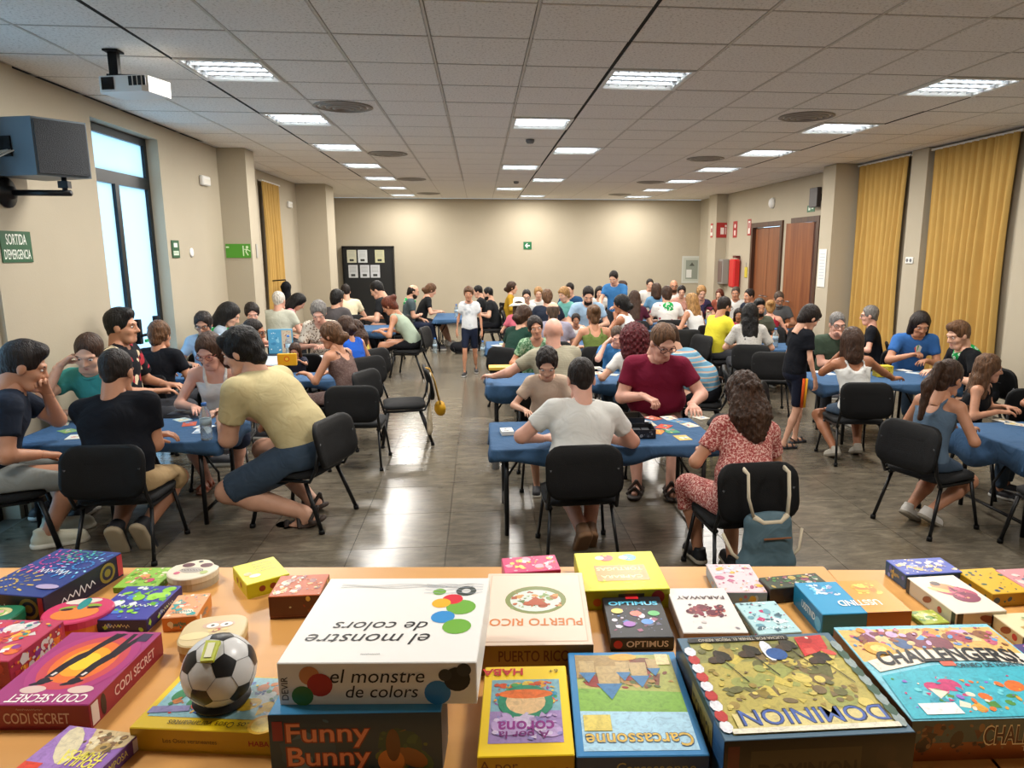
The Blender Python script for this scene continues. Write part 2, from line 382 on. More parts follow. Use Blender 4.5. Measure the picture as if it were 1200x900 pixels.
# ------------------------------------------------------------------ ceiling
def tile_mat():
    m, nt, b = nodes_of('mineral_tile'); L = nt.links
    geo = N(nt, 'ShaderNodeNewGeometry')
    n = N(nt, 'ShaderNodeTexNoise'); n.inputs['Scale'].default_value = 55; n.inputs['Detail'].default_value = 5; n.inputs['Roughness'].default_value = .7
    r = ramp(nt, [(.34, lin('#c4bfb7')), (.46, lin('#efebe5')), (.7, lin('#f4f1ec'))])
    L.new(geo.outputs['Position'], n.inputs['Vector']); L.new(n.outputs['Fac'], r.inputs[0]); L.new(r.outputs[0], b.inputs['Base Color'])
    bp = N(nt, 'ShaderNodeBump'); bp.inputs['Strength'].default_value = .3; bp.inputs['Distance'].default_value = .01
    L.new(n.outputs['Fac'], bp.inputs['Height']); L.new(bp.outputs[0], b.inputs['Normal']); b.inputs['Roughness'].default_value = .95
    b.inputs['Specular IOR Level'].default_value = .1
    return m
M_tile = tile_mat()
ce = struct(MB().box((1.2, (FRONTY+BACKY)/2, CEIL+.08), (10.4, BACKY-FRONTY+.5, .1)).build('ceiling', mat('ceiling_void', '#2c2a28', .9)))
GX = [-4.09, -3.46, -2.83, -2.19, -1.56, -.93, -.30, .36, 1.02, 1.70, 2.38, 3.05, 3.72, 4.44, 5.12, 5.80, 6.48]
GY = [5.66+.69*k for k in range(-12, 21)]
DARK = {3, 8, 13}
LIGHTS = []
for k in [-6]+list(range(0, 19, 3)):
    c = 8 if (k//3) % 2 == 0 else 7
    for i in (3, c, 12): LIGHTS.append((i, k))
occ = set(LIGHTS)
tmesh = {}
def tile_me(wd, dp):
    key = (round(wd, 3), round(dp, 3))
    if key not in tmesh:
        e = .006; mb = MB(); a, b = wd/2-.009, dp/2-.009
        vs = [(-a, -b, .014), (a, -b, .014), (a, b, .014), (-a, b, .014), (-a+e, -b+e, .002), (a-e, -b+e, .002), (a-e, b-e, .002), (-a+e, b-e, .002)]
        mb.add(vs, [(0, 4, 5, 1), (1, 5, 6, 2), (2, 6, 7, 3), (3, 7, 4, 0), (4, 7, 6, 5)]); tmesh[key] = mb.mesh('ceiling_tile'); tmesh[key].materials.append(M_tile)
    return tmesh[key]
rt_ = random.Random(3)
sheet = MB()
for k, y0 in enumerate(GY[:-1]):
    kk = k-12; y1 = y0+.69
    if y0 < FRONTY-.7: continue
    for i in range(len(GX)-1):
        if (i, kk) in occ: continue
        x0, x1 = GX[i], GX[i+1]
        if i == 0 and y1 < 10.4: continue
        if -3 <= kk <= 12:
            o = link('ceiling_tile', tile_me(x1-x0, .69), ce, ((x0+x1)/2, (y0+y1)/2, CEIL+rt_.uniform(0, .004)))
        else: sheet.box(((x0+x1)/2, (y0+y1)/2, CEIL+.012), (x1-x0-.016, .675, .02))
sheet.build('ceiling_tile_sheet', M_tile, ce)['kind'] = 'stuff'
M_grid = mat('grid_bar', '#cfc9c0', .6); M_gap = mat('shadow_gap', '#171513', .9)
for i, x in enumerate(GX[1:-1], 1):
    MB().box((x, (FRONTY+BACKY)/2, CEIL+.009), (.022 if i in DARK else .016, BACKY-FRONTY, .012)).build('ceiling_grid_bar', M_gap if i in DARK else M_grid, ce)
for y in GY:
    if FRONTY < y < BACKY: MB().box((1.2, y, CEIL+.011), (10.2, .014, .012)).build('ceiling_grid_bar', mat('grid_bar_cross', '#a9a299', .6), ce)

# recessed ceiling lights with louvres
M_refl = mat('louvre_metal', '#d4d8da', .25, .6); M_tube = glow('lamp_tube', '#f4faff', 9.0)
def light_proto():
    t = thing('ceiling_light', '', 'light')
    W, D = .64, .66; f = MB()
    for s in (-1, 1): f.box((0, s*(D/2-.012), .008), (W, .024, .02)); f.box((s*(W/2-.012), 0, .008), (.024, D-.048, .02))
    f.build('frame', M_white, t)
    p = MB(); p.box((0, 0, .075), (W-.05, D-.05, .01))
    for s in (-1, 1): p.box((0, s*(D/2-.03), .04), (W-.05, .008, .07)); p.box((s*(W/2-.03), 0, .04), (.008, D-.06, .07))
    p.build('reflector', M_white, t)
    for k in range(4):
        MB().tube([(-W/2+.05, -.225+.15*k, .045), (W/2-.05, -.225+.15*k, .045)], .02, 8).build('lamp_tube', M_tube, t)
    for k in range(3): MB().box((0, -.15+.15*k, .03), (W-.06, .012, .05)).build('louvre', M_refl, t)
    for k in range(7): MB().box((-.24+.08*k, 0, .035), (.004, D-.07, .035)).build('louvre_blade', M_refl, t)
    return t
lp = light_proto(); first = True
names = {3: 'by the window wall', 7: 'left of the middle seam', 8: 'right of the middle seam', 12: 'by the curtained wall'}
for i, k in LIGHTS:
    x = (GX[i]+GX[i+1])/2; y = 5.66+.69*k+.345
    o = lp if first else dup(lp); first = False
    o.location = (x, y, CEIL-.004); o.scale = ((GX[i+1]-GX[i])/.66, 1, 1)
    row = {3: 'row along the projector side', 7: 'middle row', 8: 'middle row', 12: 'row along the curtain side'}[i]
    tag(o, 'square recessed louvre light in the ceiling, '+row, 'light', 'ceiling lights, '+row)
    ld = bpy.data.lights.new('lamp', 'AREA'); ld.shape = 'RECTANGLE'; ld.size = .55; ld.size_y = .58; ld.energy = LAMP_W; ld.color = LAMP_C
    lo = link('lamp', ld, None, (x, y, CEIL-.02))
# round air diffusers
def diffuser():
    t = thing('air_diffuser', 'round slatted air diffuser set in the ceiling tiles', 'air vent', (0, 0, 0), 0, 'round ceiling diffusers')
    for k, r in enumerate((.27, .21, .15, .09)):
        MB().lathe([(r, 0.012), (r+.012, -.004-.006*k), (r-.025, -.012-.006*k), (r-.03, .01)], 28).build('ring', mat('diffuser_ring', '#948d84', .5), t)
    MB().lathe([(.255, .006), (0.0001, .006)], 28).build('dark_core', M_gap, t)
    return t
dp = diffuser(); first = True
for x, y in ((-1.28, 7.33), (-1.28, 10.7), (-1.28, 14.35), (-1.2, 17.8), (3.38, 7.4), (3.4, 10.8), (3.45, 14.5), (3.45, 17.7)):
    o = dp if first else dup(dp); first = False; o.location = (x, y, CEIL)
# smoke detectors
for x, y in ((1.55-.9, 8.9+.3), (.75, 14.6)):
    o = MB().lathe([(.055, 0), (.055, -.02), (.04, -.045), (0.0001, -.05)], 18).build('smoke_detector', M_grey)
    o.location = (x, y, CEIL); tag(o, 'small round smoke detector under a middle ceiling tile', 'smoke detector', 'smoke detectors')

# ------------------------------------------------------------------ wall fittings
def sign(name, label, c, w, h, face, base, ink, cat='sign', group=None, back='#ffffff'):
    """flat sign plate; face: 'L' on left wall (looks +x), 'R' on right wall, 'B' on back wall (looks -y)"""
    ax = {'L': ((0, 1, 0), (0, 0, 1)), 'R': ((0, -1, 0), (0, 0, 1)), 'B': ((1, 0, 0), (0, 0, 1)), 'F': ((1, 0, 0), (0, 0, 1))}[face]
    M = face_frame((0, 0, 0), *ax)
    o = thing(name, label, cat, c, 0, group)
    MB().box((0, 0, .003), (w, h, .006), M=M).build('plate', mat('plate_'+base, base, .45), o)
    if ink: ink.build('print', o, offs(M, .0068))
    return o
g1 = Ink(); g1.text('SORTIDA', 0, .05, .11, '#e8efe6', bold=.01, width=.24); g1.text("D'EMERGENCIA", 0, -.06, .1, '#e8efe6', bold=.01, width=.31)
c = atx(15, 290, LX+.04); sign('exit_sign', 'dark green sign reading SORTIDA D\'EMERGENCIA below the loudspeaker', (LX+.042, 5.76, 2.03), .36, .23, 'L', '#13522f', g1)
g2 = Ink(); g2.rect(-.07, -.07, .07, -.02, '#cfe0cf'); g2.rect(-.05, .02, .05, .07, '#dfeadf'); g2.text('SORTIDA', 0, -.045, .035, '#13522f', width=.12)
sign('exit_sign', 'small green exit sign beside the tall window door', (LX+.005, 8.69, 2.02), .2, .2, 'L', '#13522f', g2)
g3 = Ink(); g3.rect(.06, -.07, .075, .07, '#d9efc8'); g3.disc(.12, .05, .018, '#d9efc8'); g3.stroke([(.12, .03), (.1, -.01), (.13, -.06)], .016, '#d9efc8'); g3.stroke([(.08, .02), (.12, .02), (.16, -.005)], .012, '#d9efc8'); g3.rect(-.16, .04, -.12, .06, '#d9efc8')
sign('exit_sign', 'bright green running-man sign on the window wall pillar', (-3.31, 10.295, 2.0), .33, .19, 'F', '#4e9a2b', g3)
sign('light_switch', 'grey double light switch on the window wall pillar edge', (-3.125, 10.5, 2.0), .07, .19, 'L', '#a5a29c', None, 'switch')
for y, z, lb in ((9.74, 2.88, 'white emergency lamp high on the wall between window door and pillar'), (14.85, 2.9, 'white emergency lamp high on the wall past the narrow curtain')):
    xx = LX if y < 10 else LX2
    o = thing('emergency_light', lb, 'emergency light', (xx, y, z)); MB().box((.025, 0, 0), (.05, .26, .12), bev=.012).build('housing', M_white, o); MB().box((.051, 0, -.01), (.004, .2, .06)).build('lens', mat('lamp_lens', '#f2f0e6', .2), o)
o = thing('wall_socket', 'round white socket on the wall beside the window door', 'socket', (LX, 9.15, 1.98)); MB().lathe([(.055, 0), (.055, .012), (.035, .016), (.0001, .01)], 18, M=Matrix.Rotation(R(90), 4, 'Y')).build('cover', M_white, o)
o = thing('wall_socket', 'white double socket between the two wide curtains', 'socket', (RX, 9.55, 1.87)); MB().box((-.008, 0, 0), (.016, .17, .09), bev=.004).build('cover', M_white, o)
for s in (-.04, .04): MB().lathe([(.025, 0), (.025, .004), (.018, .002), (.0001, .002)], 14, M=Matrix.Translation((-.016, s, 0)) @ Matrix.Rotation(R(-90), 4, 'Y')).build('outlet', M_grey, o)
g = Ink(); g.stroke([(.06, 0), (-.05, 0)], .03, '#f0f5ee'); g.stroke([(0, .055), (-.055, 0), (0, -.055)], .026, '#f0f5ee')
sign('exit_sign', 'small green arrow sign in the middle of the rear wall', (1.29, BACKY-.005, 2.14), .22, .2, 'B', '#11663a', g)
# rear notice board and cabinet
nb = thing('notice_board', 'tall black display board with six notices against the rear wall', 'board', (-2.92, BACKY, 0))
MB().box((0, -.1, 1.05), (1.28, .16, 2.1), bev=.01).build('panel', mat('board_black', '#101213', .5), nb)
fr = MB()
for s in (-1, 1): fr.box((s*.64, -.11, 1.05), (.05, .2, 2.12))
fr.box((0, -.11, 2.1), (1.33, .2, .05)); fr.build('board_frame', mat('board_frame', '#070808', .35), nb)
for k, (x, z) in enumerate(((-.42, 1.86), (-.14, 1.86), (.3, 1.86), (-.4, 1.47), (-.1, 1.47), (.17, 1.47))):
    ik = Ink(); ik.rect(-.12, -.165, .12, .165, ('#c9c7ae', '#cfd3d3', '#c4c29c', '#c6c8c8', '#c9ccd0', '#c9ccd0')[k]); ik.rect(-.06, -.13, .05, -.07, '#3a3d38')
    for r_ in range(6): ik.rect(-.09, .12-.028*r_, .08, .128-.028*r_, '#8d908f')
    ik.build('notice', nb, Matrix.Translation((x, -.182, z)) @ face_frame((0, 0, 0), (1, 0, 0), (0, 0, 1)))
g = Ink(); g.rect(-.24, -.32, .24, .32, '#b9bdb2'); g.rect(-.17, -.26, .17, .26, '#8c9388'); g.rect(-.15, -.22, .0, .0, '#d9dad6'); g.poly([(-.07, .1), (.08, .1), (.005, .2)], '#4d5148')
sign('wall_cabinet', 'white framed wall cabinet with a warning triangle in the rear corner', (5.85, BACKY-.006, 1.49), .56, .74, 'B', '#c6c9c2', g, 'cabinet')
# right wall fittings: red fire signs, hose box, extinguisher, bell, screen
def rsign(lb, y, z, w, h, marks, base='#a82a2a', x=None):
    sign('fire_sign', lb, ((RX+.048) if x is None else x, y, z), w, h, 'R', base, marks)
g = Ink(); g.rect(-.07, -.1, .02, .06, '#e8d8d4'); g.rect(.05, -.1, .07, .06, '#e8d8d4'); g.disc(.06, .1, .025, '#e8d8d4')
sign('fire_sign', 'square red fire hose sign on the far corner pillar', (5.96, 17.295, 2.5), .34, .36, 'B', '#a82a2a', g)
g = Ink(); g.rect(-.05, -.14, .05, -.02, '#e8d8d4'); g.disc(0, .08, .05, '#e8d8d4'); rsign('tall red extinguisher sign between pillar and wooden doors', 16.7, 2.5, .26, .38, g)
g = Ink(); g.rect(-.06, -.14, .06, .14, '#e9e6e0'); g.rect(-.04, -.02, .04, .1, '#a82a2a'); rsign('white and red notice next to the closed double door', 15.8, 2.52, .2, .36, g)
g = Ink(); g.rect(-.08, -.13, .08, .12, '#e4dcd4'); g.rect(-.05, -.05, .05, .05, '#9c3a34'); sign('fire_sign', 'narrow red notice on the side of the far corner pillar', (5.775, 17.6, 2.5), .16, .34, 'R', '#b34038', g)
hb = thing('hose_cabinet', 'grey and red hose cabinet at the foot of the fire signs', 'cabinet', (6.03, 17.0, 1.5)); MB().box((-.07, .2, 0), (.16, .42, .6), bev=.01).build('housing', mat('cabinet_grey', '#8f8a84', .5), hb); MB().box((-.155, .2, 0), (.01, .34, .5)).build('window_pane', mat('cabinet_dark', '#6d5a55', .3), hb)
ex = thing('fire_extinguisher_box', 'bright red extinguisher cover hanging on the right wall', 'extinguisher', (6.04, 16.35, 1.48)); MB().box((-.09, 0, 0), (.16, .34, .66), bev=.03).build('cover', mat('fire_red', '#c41f22', .4), ex); MB().box((-.06, 0, .38), (.1, .2, .06)).build('hanger', mat('fire_dark', '#5d1a18', .5), ex)
yt = thing('safety_tag', 'yellow inspection tag on the wall beside the closed door', 'tag', (6.045, 15.85, 1.52)); MB().box((-.006, 0, 0), (.012, .16, .24), bev=.005).build('card', mat('tag_yellow', '#c9b83a', .5), yt); MB().tube([(-.006, 0, .12), (-.012, 0, .22)], .004).build('cord', M_grey, yt)
o = thing('alarm_bell', 'round white alarm sounder above the wooden doors', 'alarm', (RX+.05, 14.55, 2.97)); MB().lathe([(.11, 0), (.11, .03), (.08, .07), (.0001, .08)], 20, M=Matrix.Rotation(R(-90), 4, 'Y')).build('dome', M_white, o)
o = thing('wall_screen', 'small dark display mounted above the open wooden door', 'display', (RX+.05, 12.45, 2.93)); MB().box((-.11, 0, 0), (.08, .3, .34), bev=.008).build('housing', mat('screen_body', '#2a2122', .4), o); MB().box((-.035, 0, 0), (.07, .12, .12)).build('bracket', M_dark, o)
g = Ink(); g.rect(-.1, -.03, -.02, .03, '#d5e6d5'); g.stroke([(.02, 0), (.1, 0)], .02, '#d5e6d5'); sign('exit_sign', 'small green exit sign between display and open wooden door', (RX+.046, 12.8, 2.76), .3, .12, 'R', '#2c6b46', g)
g = Ink(); [g.rect(-.09, .22-.05*k, .09, .235-.05*k, '#b3bcc6') for k in range(9)]; sign('notice', 'white sheet of paper taped to the pillar by the open door', (5.655, 11.43, 1.72), .26, .62, 'R', '#e2e2dc', g, 'notice')

# loudspeaker on its wall bracket
sp = thing('loudspeaker', 'grey loudspeaker on a black swivel arm above the emergency exit sign', 'loudspeaker', (LX+.04, 5.72, 2.42))
br = MB(); br.lathe([(.11, 0), (.11, .02), (.05, .03), (.045, .06)], 18, M=Matrix.Rotation(R(90), 4, 'Y')); br.tube([(.03, 0, 0), (.46, .0, 0)], .022); br.tube([(.42, .0, 0), (.42, .0, .12)], .018); br.box((.42, 0, .06), (.07, .05, .05))
br.build('bracket', M_dark, sp)
A = Matrix.Translation((.22, .02, .31)) @ Matrix.Rotation(R(-24), 4, 'Z')
sb = MB().prism([(-.22, -.2), (.2, -.14), (.3, .2), (-.2, .22)], -.2, .2, M=A).build('cabinet', mat('speaker_side', '#59646c', .45, .1), sp)
G_ = A @ face_frame((.25, .03, 0), (.1, .34, 0), (0, 0, 1))
MB().box((0, 0, .008), (.33, .37, .012), M=G_).build('grille', mat('speaker_grille', '#33363a', .75, bump=.5, bscale=220), sp)
MB().box((-.05, -.176, 0), (.1, .012, .14), M=A @ Matrix.Rotation(R(8), 4, 'Z')).build('terminal_plate', M_black, sp)
wr = MB()
for k in range(3): wr.tube([(.2-.02*k, -.17, .28), (.1, -.26-.02*k, .2+.02*k), (.0+.03*k, -.22, .15), (.06, -.2, .05), (.01, -.12, .0+.02*k)], .006, 6)
wr.build('cable', mat('cable_white', '#cfcfc8', .5), sp)
# projector under the ceiling
pj = thing('projector', 'white projector hanging from a black ceiling mount', 'projector', (-2.42, 5.5, CEIL))
MB().box((-.08, 0, -.085), (.06, .05, .17)).box((-.08, 0, -.005), (.1, .1, .012)).box((0, -.02, -.17), (.24, .05, .02)).build('ceiling_mount', M_black, pj)
A = Matrix.Translation((.04, 0, -.235)) @ Matrix.Rotation(R(-14), 4, 'Z')
pb = MB().prism([(-.19, -.1), (-.16, -.13), (.15, -.13), (.18, -.1), (.18, .13), (-.19, .13)], -.055, .05, M=A).build('housing', M_white, pj)
MB().box((-.1, -.132, 0), (.09, .012, .08), M=A).build('lens_window', mat('lens_black', '#101216', .15), pj)
v_ = MB()
for k in range(4): v_.box((.07+.035*k, -.132, .012), (.022, .008, .06), M=A)
v_.build('air_grille', M_dark, pj)
# low stage at this end of the hall, hidden under the games tables
struct(MB().box((1.2, (FRONTY+2.2)/2, .2), (9.3, 2.2-FRONTY, .4)).build('floor_stage', wood('stage_boards', '#5b4029', '#7a5a3a', 1, 0)))
# ------------------------------------------------------------------ chairs and tables
SEAT = .43; TZ = .66
M_fab = mat('black_fabric', '#0f1114', .9, noise=.3, scale=60, bump=.2, bscale=150)
def rrect(w, h, r, n=5):
    P = []
    for cx, cy, a0 in ((w/2-r, h/2-r, 0), (-w/2+r, h/2-r, 90), (-w/2+r, -h/2+r, 180), (w/2-r, -h/2+r, 270)):
        for k in range(n): a = R(a0+90*k/(n-1)); P.append((cx+r*math.cos(a), cy+r*math.sin(a)))
    return P
def pillow_mesh(w, h, r, t, mi=0, bulge=.01, curve=0.0):
    """rounded pad in local xy with thickness t along z; curve bends it about the y axis"""
    mb = MB(); loops = []
    for ins, z in ((0.02, -t/2), (0, -t/4), (0, t/4), (.02, t/2), (.07, t/2+bulge), (.12, t/2+bulge*1.4)):
        P = rrect(w-2*ins, h-2*ins, max(r-ins, .02)); loops.append([(x, y, z+curve*(x/(w/2))**2) for x, y in P])
    n = len(loops[0]); vs = [p for l in loops for p in l]; fs = [tuple(range(n-1, -1, -1))]
    for i in range(len(loops)-1):
        for k in range(n): fs.append((i*n+k, i*n+(k+1) % n, (i+1)*n+(k+1) % n, (i+1)*n+k))
    fs.append(tuple(range((len(loops)-1)*n, len(loops)*n))); mb.add(vs, fs, mi, True); return mb
def chair_proto():
    t = thing('stacking_chair', '', 'chair')
    s = pillow_mesh(.47, .43, .09, .045, 0, .012); so = s.build('seat', M_fab, t, (0, .0, SEAT-.02))
    A = Matrix.Translation((0, -.235, .625)) @ Matrix.Rotation(R(79), 4, 'X')
    b = pillow_mesh(.49, .34, .1, .035, 0, .006, .045)
    bo = b.build('backrest', M_black, t); bo.matrix_local = A
    gr = MB().box((0, .015, -.0195), (.16, .008, .004)).box((0, -.14, -.0195), (.3, .006, .004)); gr.build('grip_slot', mat('slot_grey', '#2c2f33', .4), bo)
    for sx in (-1, 1):
        for pts in ([(sx*.2, .17, SEAT-.06), (sx*.235, .24, .012)], [(sx*.2, -.15, SEAT-.06), (sx*.235, -.27, .012)]):
            l = MB().tube(pts, .0155, 8, sq=.7).build('leg', M_dark, t); p = pts[-1]
            MB().tube([(p[0], p[1]-(.004 if p[1] > 0 else -.004), .03), (p[0], p[1], 0)], .019, 8).build('foot_cap', M_black, l)
        MB().tube([(sx*.215, .12, SEAT-.06), (sx*.225, -.2, SEAT-.05), (sx*.222, -.245, SEAT+.04), (sx*.215, -.275, .66)], .013, 8).build('back_upright', M_dark, t)
        MB().tube([(sx*.2, .19, SEAT-.06), (sx*.2, -.18, SEAT-.06)], .0125, 8).build('side_rail', M_dark, t)
    return t
CH = chair_proto(); CH_used = [False]
def chair(x, y, face, label, group=None, k=1.0):
    o = CH if not CH_used[0] else dup(CH); CH_used[0] = True
    o.location = (x, y, .008); o.rotation_euler = (0, 0, R(face)); o.scale = (k, k, 1)
    tag(o, label, 'chair', group); return o
M_cloth = cloth('blue_tablecloth', '#3e5e82', rough=.85); M_cloth2 = cloth('pale_tablecloth', '#b9c4cc', rough=.8)
def table(cx, cy, w, d, label, rz=0, cl='blue', drop=.1, group='folding tables in the hall', ins=.1):
    t = thing('folding_table', 'folding table with dark steel legs '+label, 'table', (cx, cy, .008), rz, group)
    MB().box((0, 0, TZ-.03), (w, d, .03)).build('table_top', mat('table_board', '#6b6459', .6), t)
    for sx in (-1, 1):
        for sy in (-1, 1):
            MB().tube([(sx*(w/2-ins), sy*(d/2-.07), TZ-.045), (sx*(w/2-ins), sy*(d/2-.07), 0)], .017, 8).build('leg', M_dark, t)
        MB().tube([(sx*(w/2-ins), -d/2+.09, .1), (sx*(w/2-ins), d/2-.09, .1)], .012, 6).build('cross_bar', M_dark, t)
        MB().tube([(sx*(w/2-ins), 0, .1), (sx*(w/2-ins), 0, .3), (sx*(w/2-ins-.2), 0, TZ-.05)], .01, 6).build('brace', M_dark, t)
    # cloth
    r2 = random.Random(int(cx*97+cy*31)); P = rrect(w+.016, d+.016, .03, 4); peri = []
    for i in range(len(P)):
        a, b = P[i], P[(i+1) % len(P)]; n = max(1, int(math.hypot(b[0]-a[0], b[1]-a[1])/.035))
        for k in range(n): peri.append((a[0]+(b[0]-a[0])*k/n, a[1]+(b[1]-a[1])*k/n))
    n = len(peri); ph = r2.uniform(0, 6); vs = []
    def hem(i): return drop*(1+.25*math.sin(i*.13+ph)+.15*math.sin(i*.41+ph*2))
    def corner(p): return max(0, min(1, (abs(p[0])-w/2+.12)/.12))*max(0, min(1, (abs(p[1])-d/2+.12)/.12))
    def ring(off, zf, wave):
        for i, (x, y) in enumerate(peri):
            L = math.hypot(x/(w/2), y/(d/2)) or 1; c = corner((x, y)); o_ = off+wave*math.sin(i*.55+ph)*(1+1.2*c)+c*wave*2
            nx = (x/(w/2))**7; ny = (y/(d/2))**7; q = math.hypot(nx, ny) or 1
            vs.append((x+nx/q*o_, y+ny/q*o_, zf(i)+0))
    z0 = TZ-.013
    ring(-.02, lambda i: z0+.004, 0); ring(-.002, lambda i: z0+.003, 0); ring(.003, lambda i: z0-.008, 0)
    ring(.006, lambda i: z0-hem(i)*.5, .005); ring(.008, lambda i: z0-hem(i), .012); ring(.006, lambda i: z0-hem(i)+.001, .012); ring(.0, lambda i: z0-.012, 0)
    fs = [tuple(range(n))]
    for k in range(6):
        for i in range(n): fs.append((k*n+i, (k+1)*n+i, (k+1)*n+(i+1) % n, k*n+(i+1) % n))
    mb = MB(); mb.add(vs, fs, 0, True); mb.sm[0] = False
    o = mb.build('tablecloth', M_cloth if cl == 'blue' else M_cloth2, None, (cx, cy, .008)); o.rotation_euler = (0, 0, rz)
    tag(o, ('blue' if cl == 'blue' else 'pale')+' cloth '+label, 'tablecloth', 'tablecloths in the hall')
    return t
TOP = TZ+.008-.008
# ------------------------------------------------------------------ organic shapes: blended solids -> one surface
def nv(a): a = np.asarray(a, float); return a/(np.linalg.norm(a)+1e-12)
class Solid:
    def __init__(s, lo, hi, h):
        s.h = h; s.lo = np.asarray(lo, float)-2*h; n = np.ceil((np.asarray(hi, float)-s.lo)/h).astype(int)+3
        s.d = np.full(n, 1.0); s.ax = [s.lo[i]+h*np.arange(n[i]) for i in range(3)]
    def _sl(s, lo, hi):
        r = []
        for i in range(3):
            a = int(max(0, math.floor((lo[i]-s.lo[i])/s.h))); b = int(min(s.d.shape[i], math.ceil((hi[i]-s.lo[i])/s.h)+1))
            if b <= a: return None
            r.append(slice(a, b))
        return tuple(r)
    def _pts(s, sl): return np.stack(np.meshgrid(*[s.ax[i][sl[i]] for i in range(3)], indexing='ij'), -1)
    def _put(s, sl, d, k, sub):
        cur = s.d[sl]
        if sub: s.d[sl] = np.maximum(cur, -d); return
        if k <= 0: s.d[sl] = np.minimum(cur, d); return
        hh = np.clip(.5+.5*(cur-d)/k, 0, 1); s.d[sl] = cur*(1-hh)+d*hh-k*hh*(1-hh)
    def cone(s, a, b, ra, rb, k=.03, flat=None, q=1, cuts=(), sub=False):
        a = np.asarray(a, float); b = np.asarray(b, float); m = max(ra, rb)*1.05+k+2*s.h
        sl = s._sl(np.minimum(a, b)-m, np.maximum(a, b)+m)
        if sl is None: return s
        p = s._pts(sl)-a; ba = b-a; t = np.clip((p@ba)/(ba@ba+1e-12), 0, 1); w_ = p-t[..., None]*ba
        if flat is not None: w_ = w_+flat*((w_@flat)*(1/q-1))[..., None]
        d = np.sqrt((w_*w_).sum(-1))-(ra+(rb-ra)*t)
        for pt, n in cuts: d = np.maximum(d, (p+a-pt)@n)
        s._put(sl, d, k, sub); return s
    def ell(s, c, ax, r, k=.03, cuts=(), sub=False):
        c = np.asarray(c, float); r = np.asarray(r, float); m = r.max()+k+2*s.h; sl = s._sl(c-m, c+m)
        if sl is None: return s
        p = s._pts(sl)-c; q = np.stack([p@ax[i]/r[i] for i in range(3)], -1); L = np.sqrt((q*q).sum(-1)); g_ = np.sqrt(((q/r)**2).sum(-1))+1e-9
        d = L*(L-1)/g_
        for pt, n in cuts: d = np.maximum(d, (p+c-pt)@n)
        s._put(sl, d, k, sub); return s
    def cut(s, pt, n):
        p = np.stack(np.meshgrid(*s.ax, indexing='ij'), -1); s.d = np.maximum(s.d, (p-np.asarray(pt, float))@np.asarray(n, float)); return s
    def seat(s, z, w_=.235, y0=-.2, y1=.24):
        """flatten what rests on a chair seat"""
        sl = s._sl((-w_-.04, y0-.04, z-.14), (w_+.04, y1+.04, z+.05))
        if sl is None: return s
        p = s._pts(sl); q = np.maximum(np.maximum(np.abs(p[..., 0])-w_, np.maximum(y0-p[..., 1], p[..., 1]-y1)), np.maximum(p[..., 2]-z, z-.1-p[..., 2]))
        s.d[sl] = np.maximum(s.d[sl], -q); return s
    def noise(s, amp, f, seed=0):
        X, Y, Z = np.meshgrid(*s.ax, indexing='ij')
        s.d = s.d+amp*(np.sin(f*X+seed)*np.sin(f*1.13*Y+1.7*seed)*np.sin(f*.93*Z+.3*seed)+.5*np.sin(2.1*f*X+2)*np.sin(1.9*f*Y+seed)*np.sin(2.2*f*Z)); return s
    def mesh(s):
        d = s.d; s_ = d < 0; n = d.shape
        c = s_[:-1, :-1, :-1].astype(np.int8)
        tot = np.zeros(tuple(x-1 for x in n), np.int8)
        off = [(i, j, k) for i in (0, 1) for j in (0, 1) for k in (0, 1)]
        for i, j, k in off: tot += s_[i:n[0]-1+i, j:n[1]-1+j, k:n[2]-1+k]
        act = (tot > 0) & (tot < 8); idx = np.argwhere(act)
        if len(idx) == 0: return np.zeros((0, 3)), np.zeros((0, 4), int)
        vid = np.full(act.shape, -1, np.int64); vid[act] = np.arange(len(idx))
        D = {o: d[idx[:, 0]+o[0], idx[:, 1]+o[1], idx[:, 2]+o[2]] for o in off}
        acc = np.zeros((len(idx), 3)); cnt = np.zeros(len(idx))
        for a in off:
            for ax in range(3):
                if a[ax] == 1: continue
                b = list(a); b[ax] = 1; b = tuple(b); da, db = D[a], D[b]; m = (da < 0) != (db < 0)
                t = np.where(m, da/(da-db+1e-20), 0); P = np.array(a, float)[None, :].repeat(len(idx), 0); P[:, ax] = t
                acc += P*m[:, None]; cnt += m
        V = s.lo+(idx+acc/cnt[:, None])*s.h
        Q = []
        for ax in range(3):
            sa = [slice(None)]*3; sb = [slice(None)]*3; sa[ax] = slice(0, -1); sb[ax] = slice(1, None)
            A_, B_ = s_[tuple(sa)], s_[tuple(sb)]; e = np.argwhere(A_ != B_); u_, w_ = (ax+1) % 3, (ax+2) % 3
            e = e[(e[:, u_] > 0) & (e[:, w_] > 0) & (e[:, u_] < n[u_]-1) & (e[:, w_] < n[w_]-1)]
            ins = A_[e[:, 0], e[:, 1], e[:, 2]]; ids = []
            for du, dw in ((-1, -1), (0, -1), (0, 0), (-1, 0)):
                q = e.copy(); q[:, u_] += du; q[:, w_] += dw; ids.append(vid[q[:, 0], q[:, 1], q[:, 2]])
            q = np.stack(ids, 1); q[~ins] = q[~ins][:, ::-1]; Q.append(q)
        Q = np.concatenate(Q); return V, Q[(Q >= 0).all(1)]
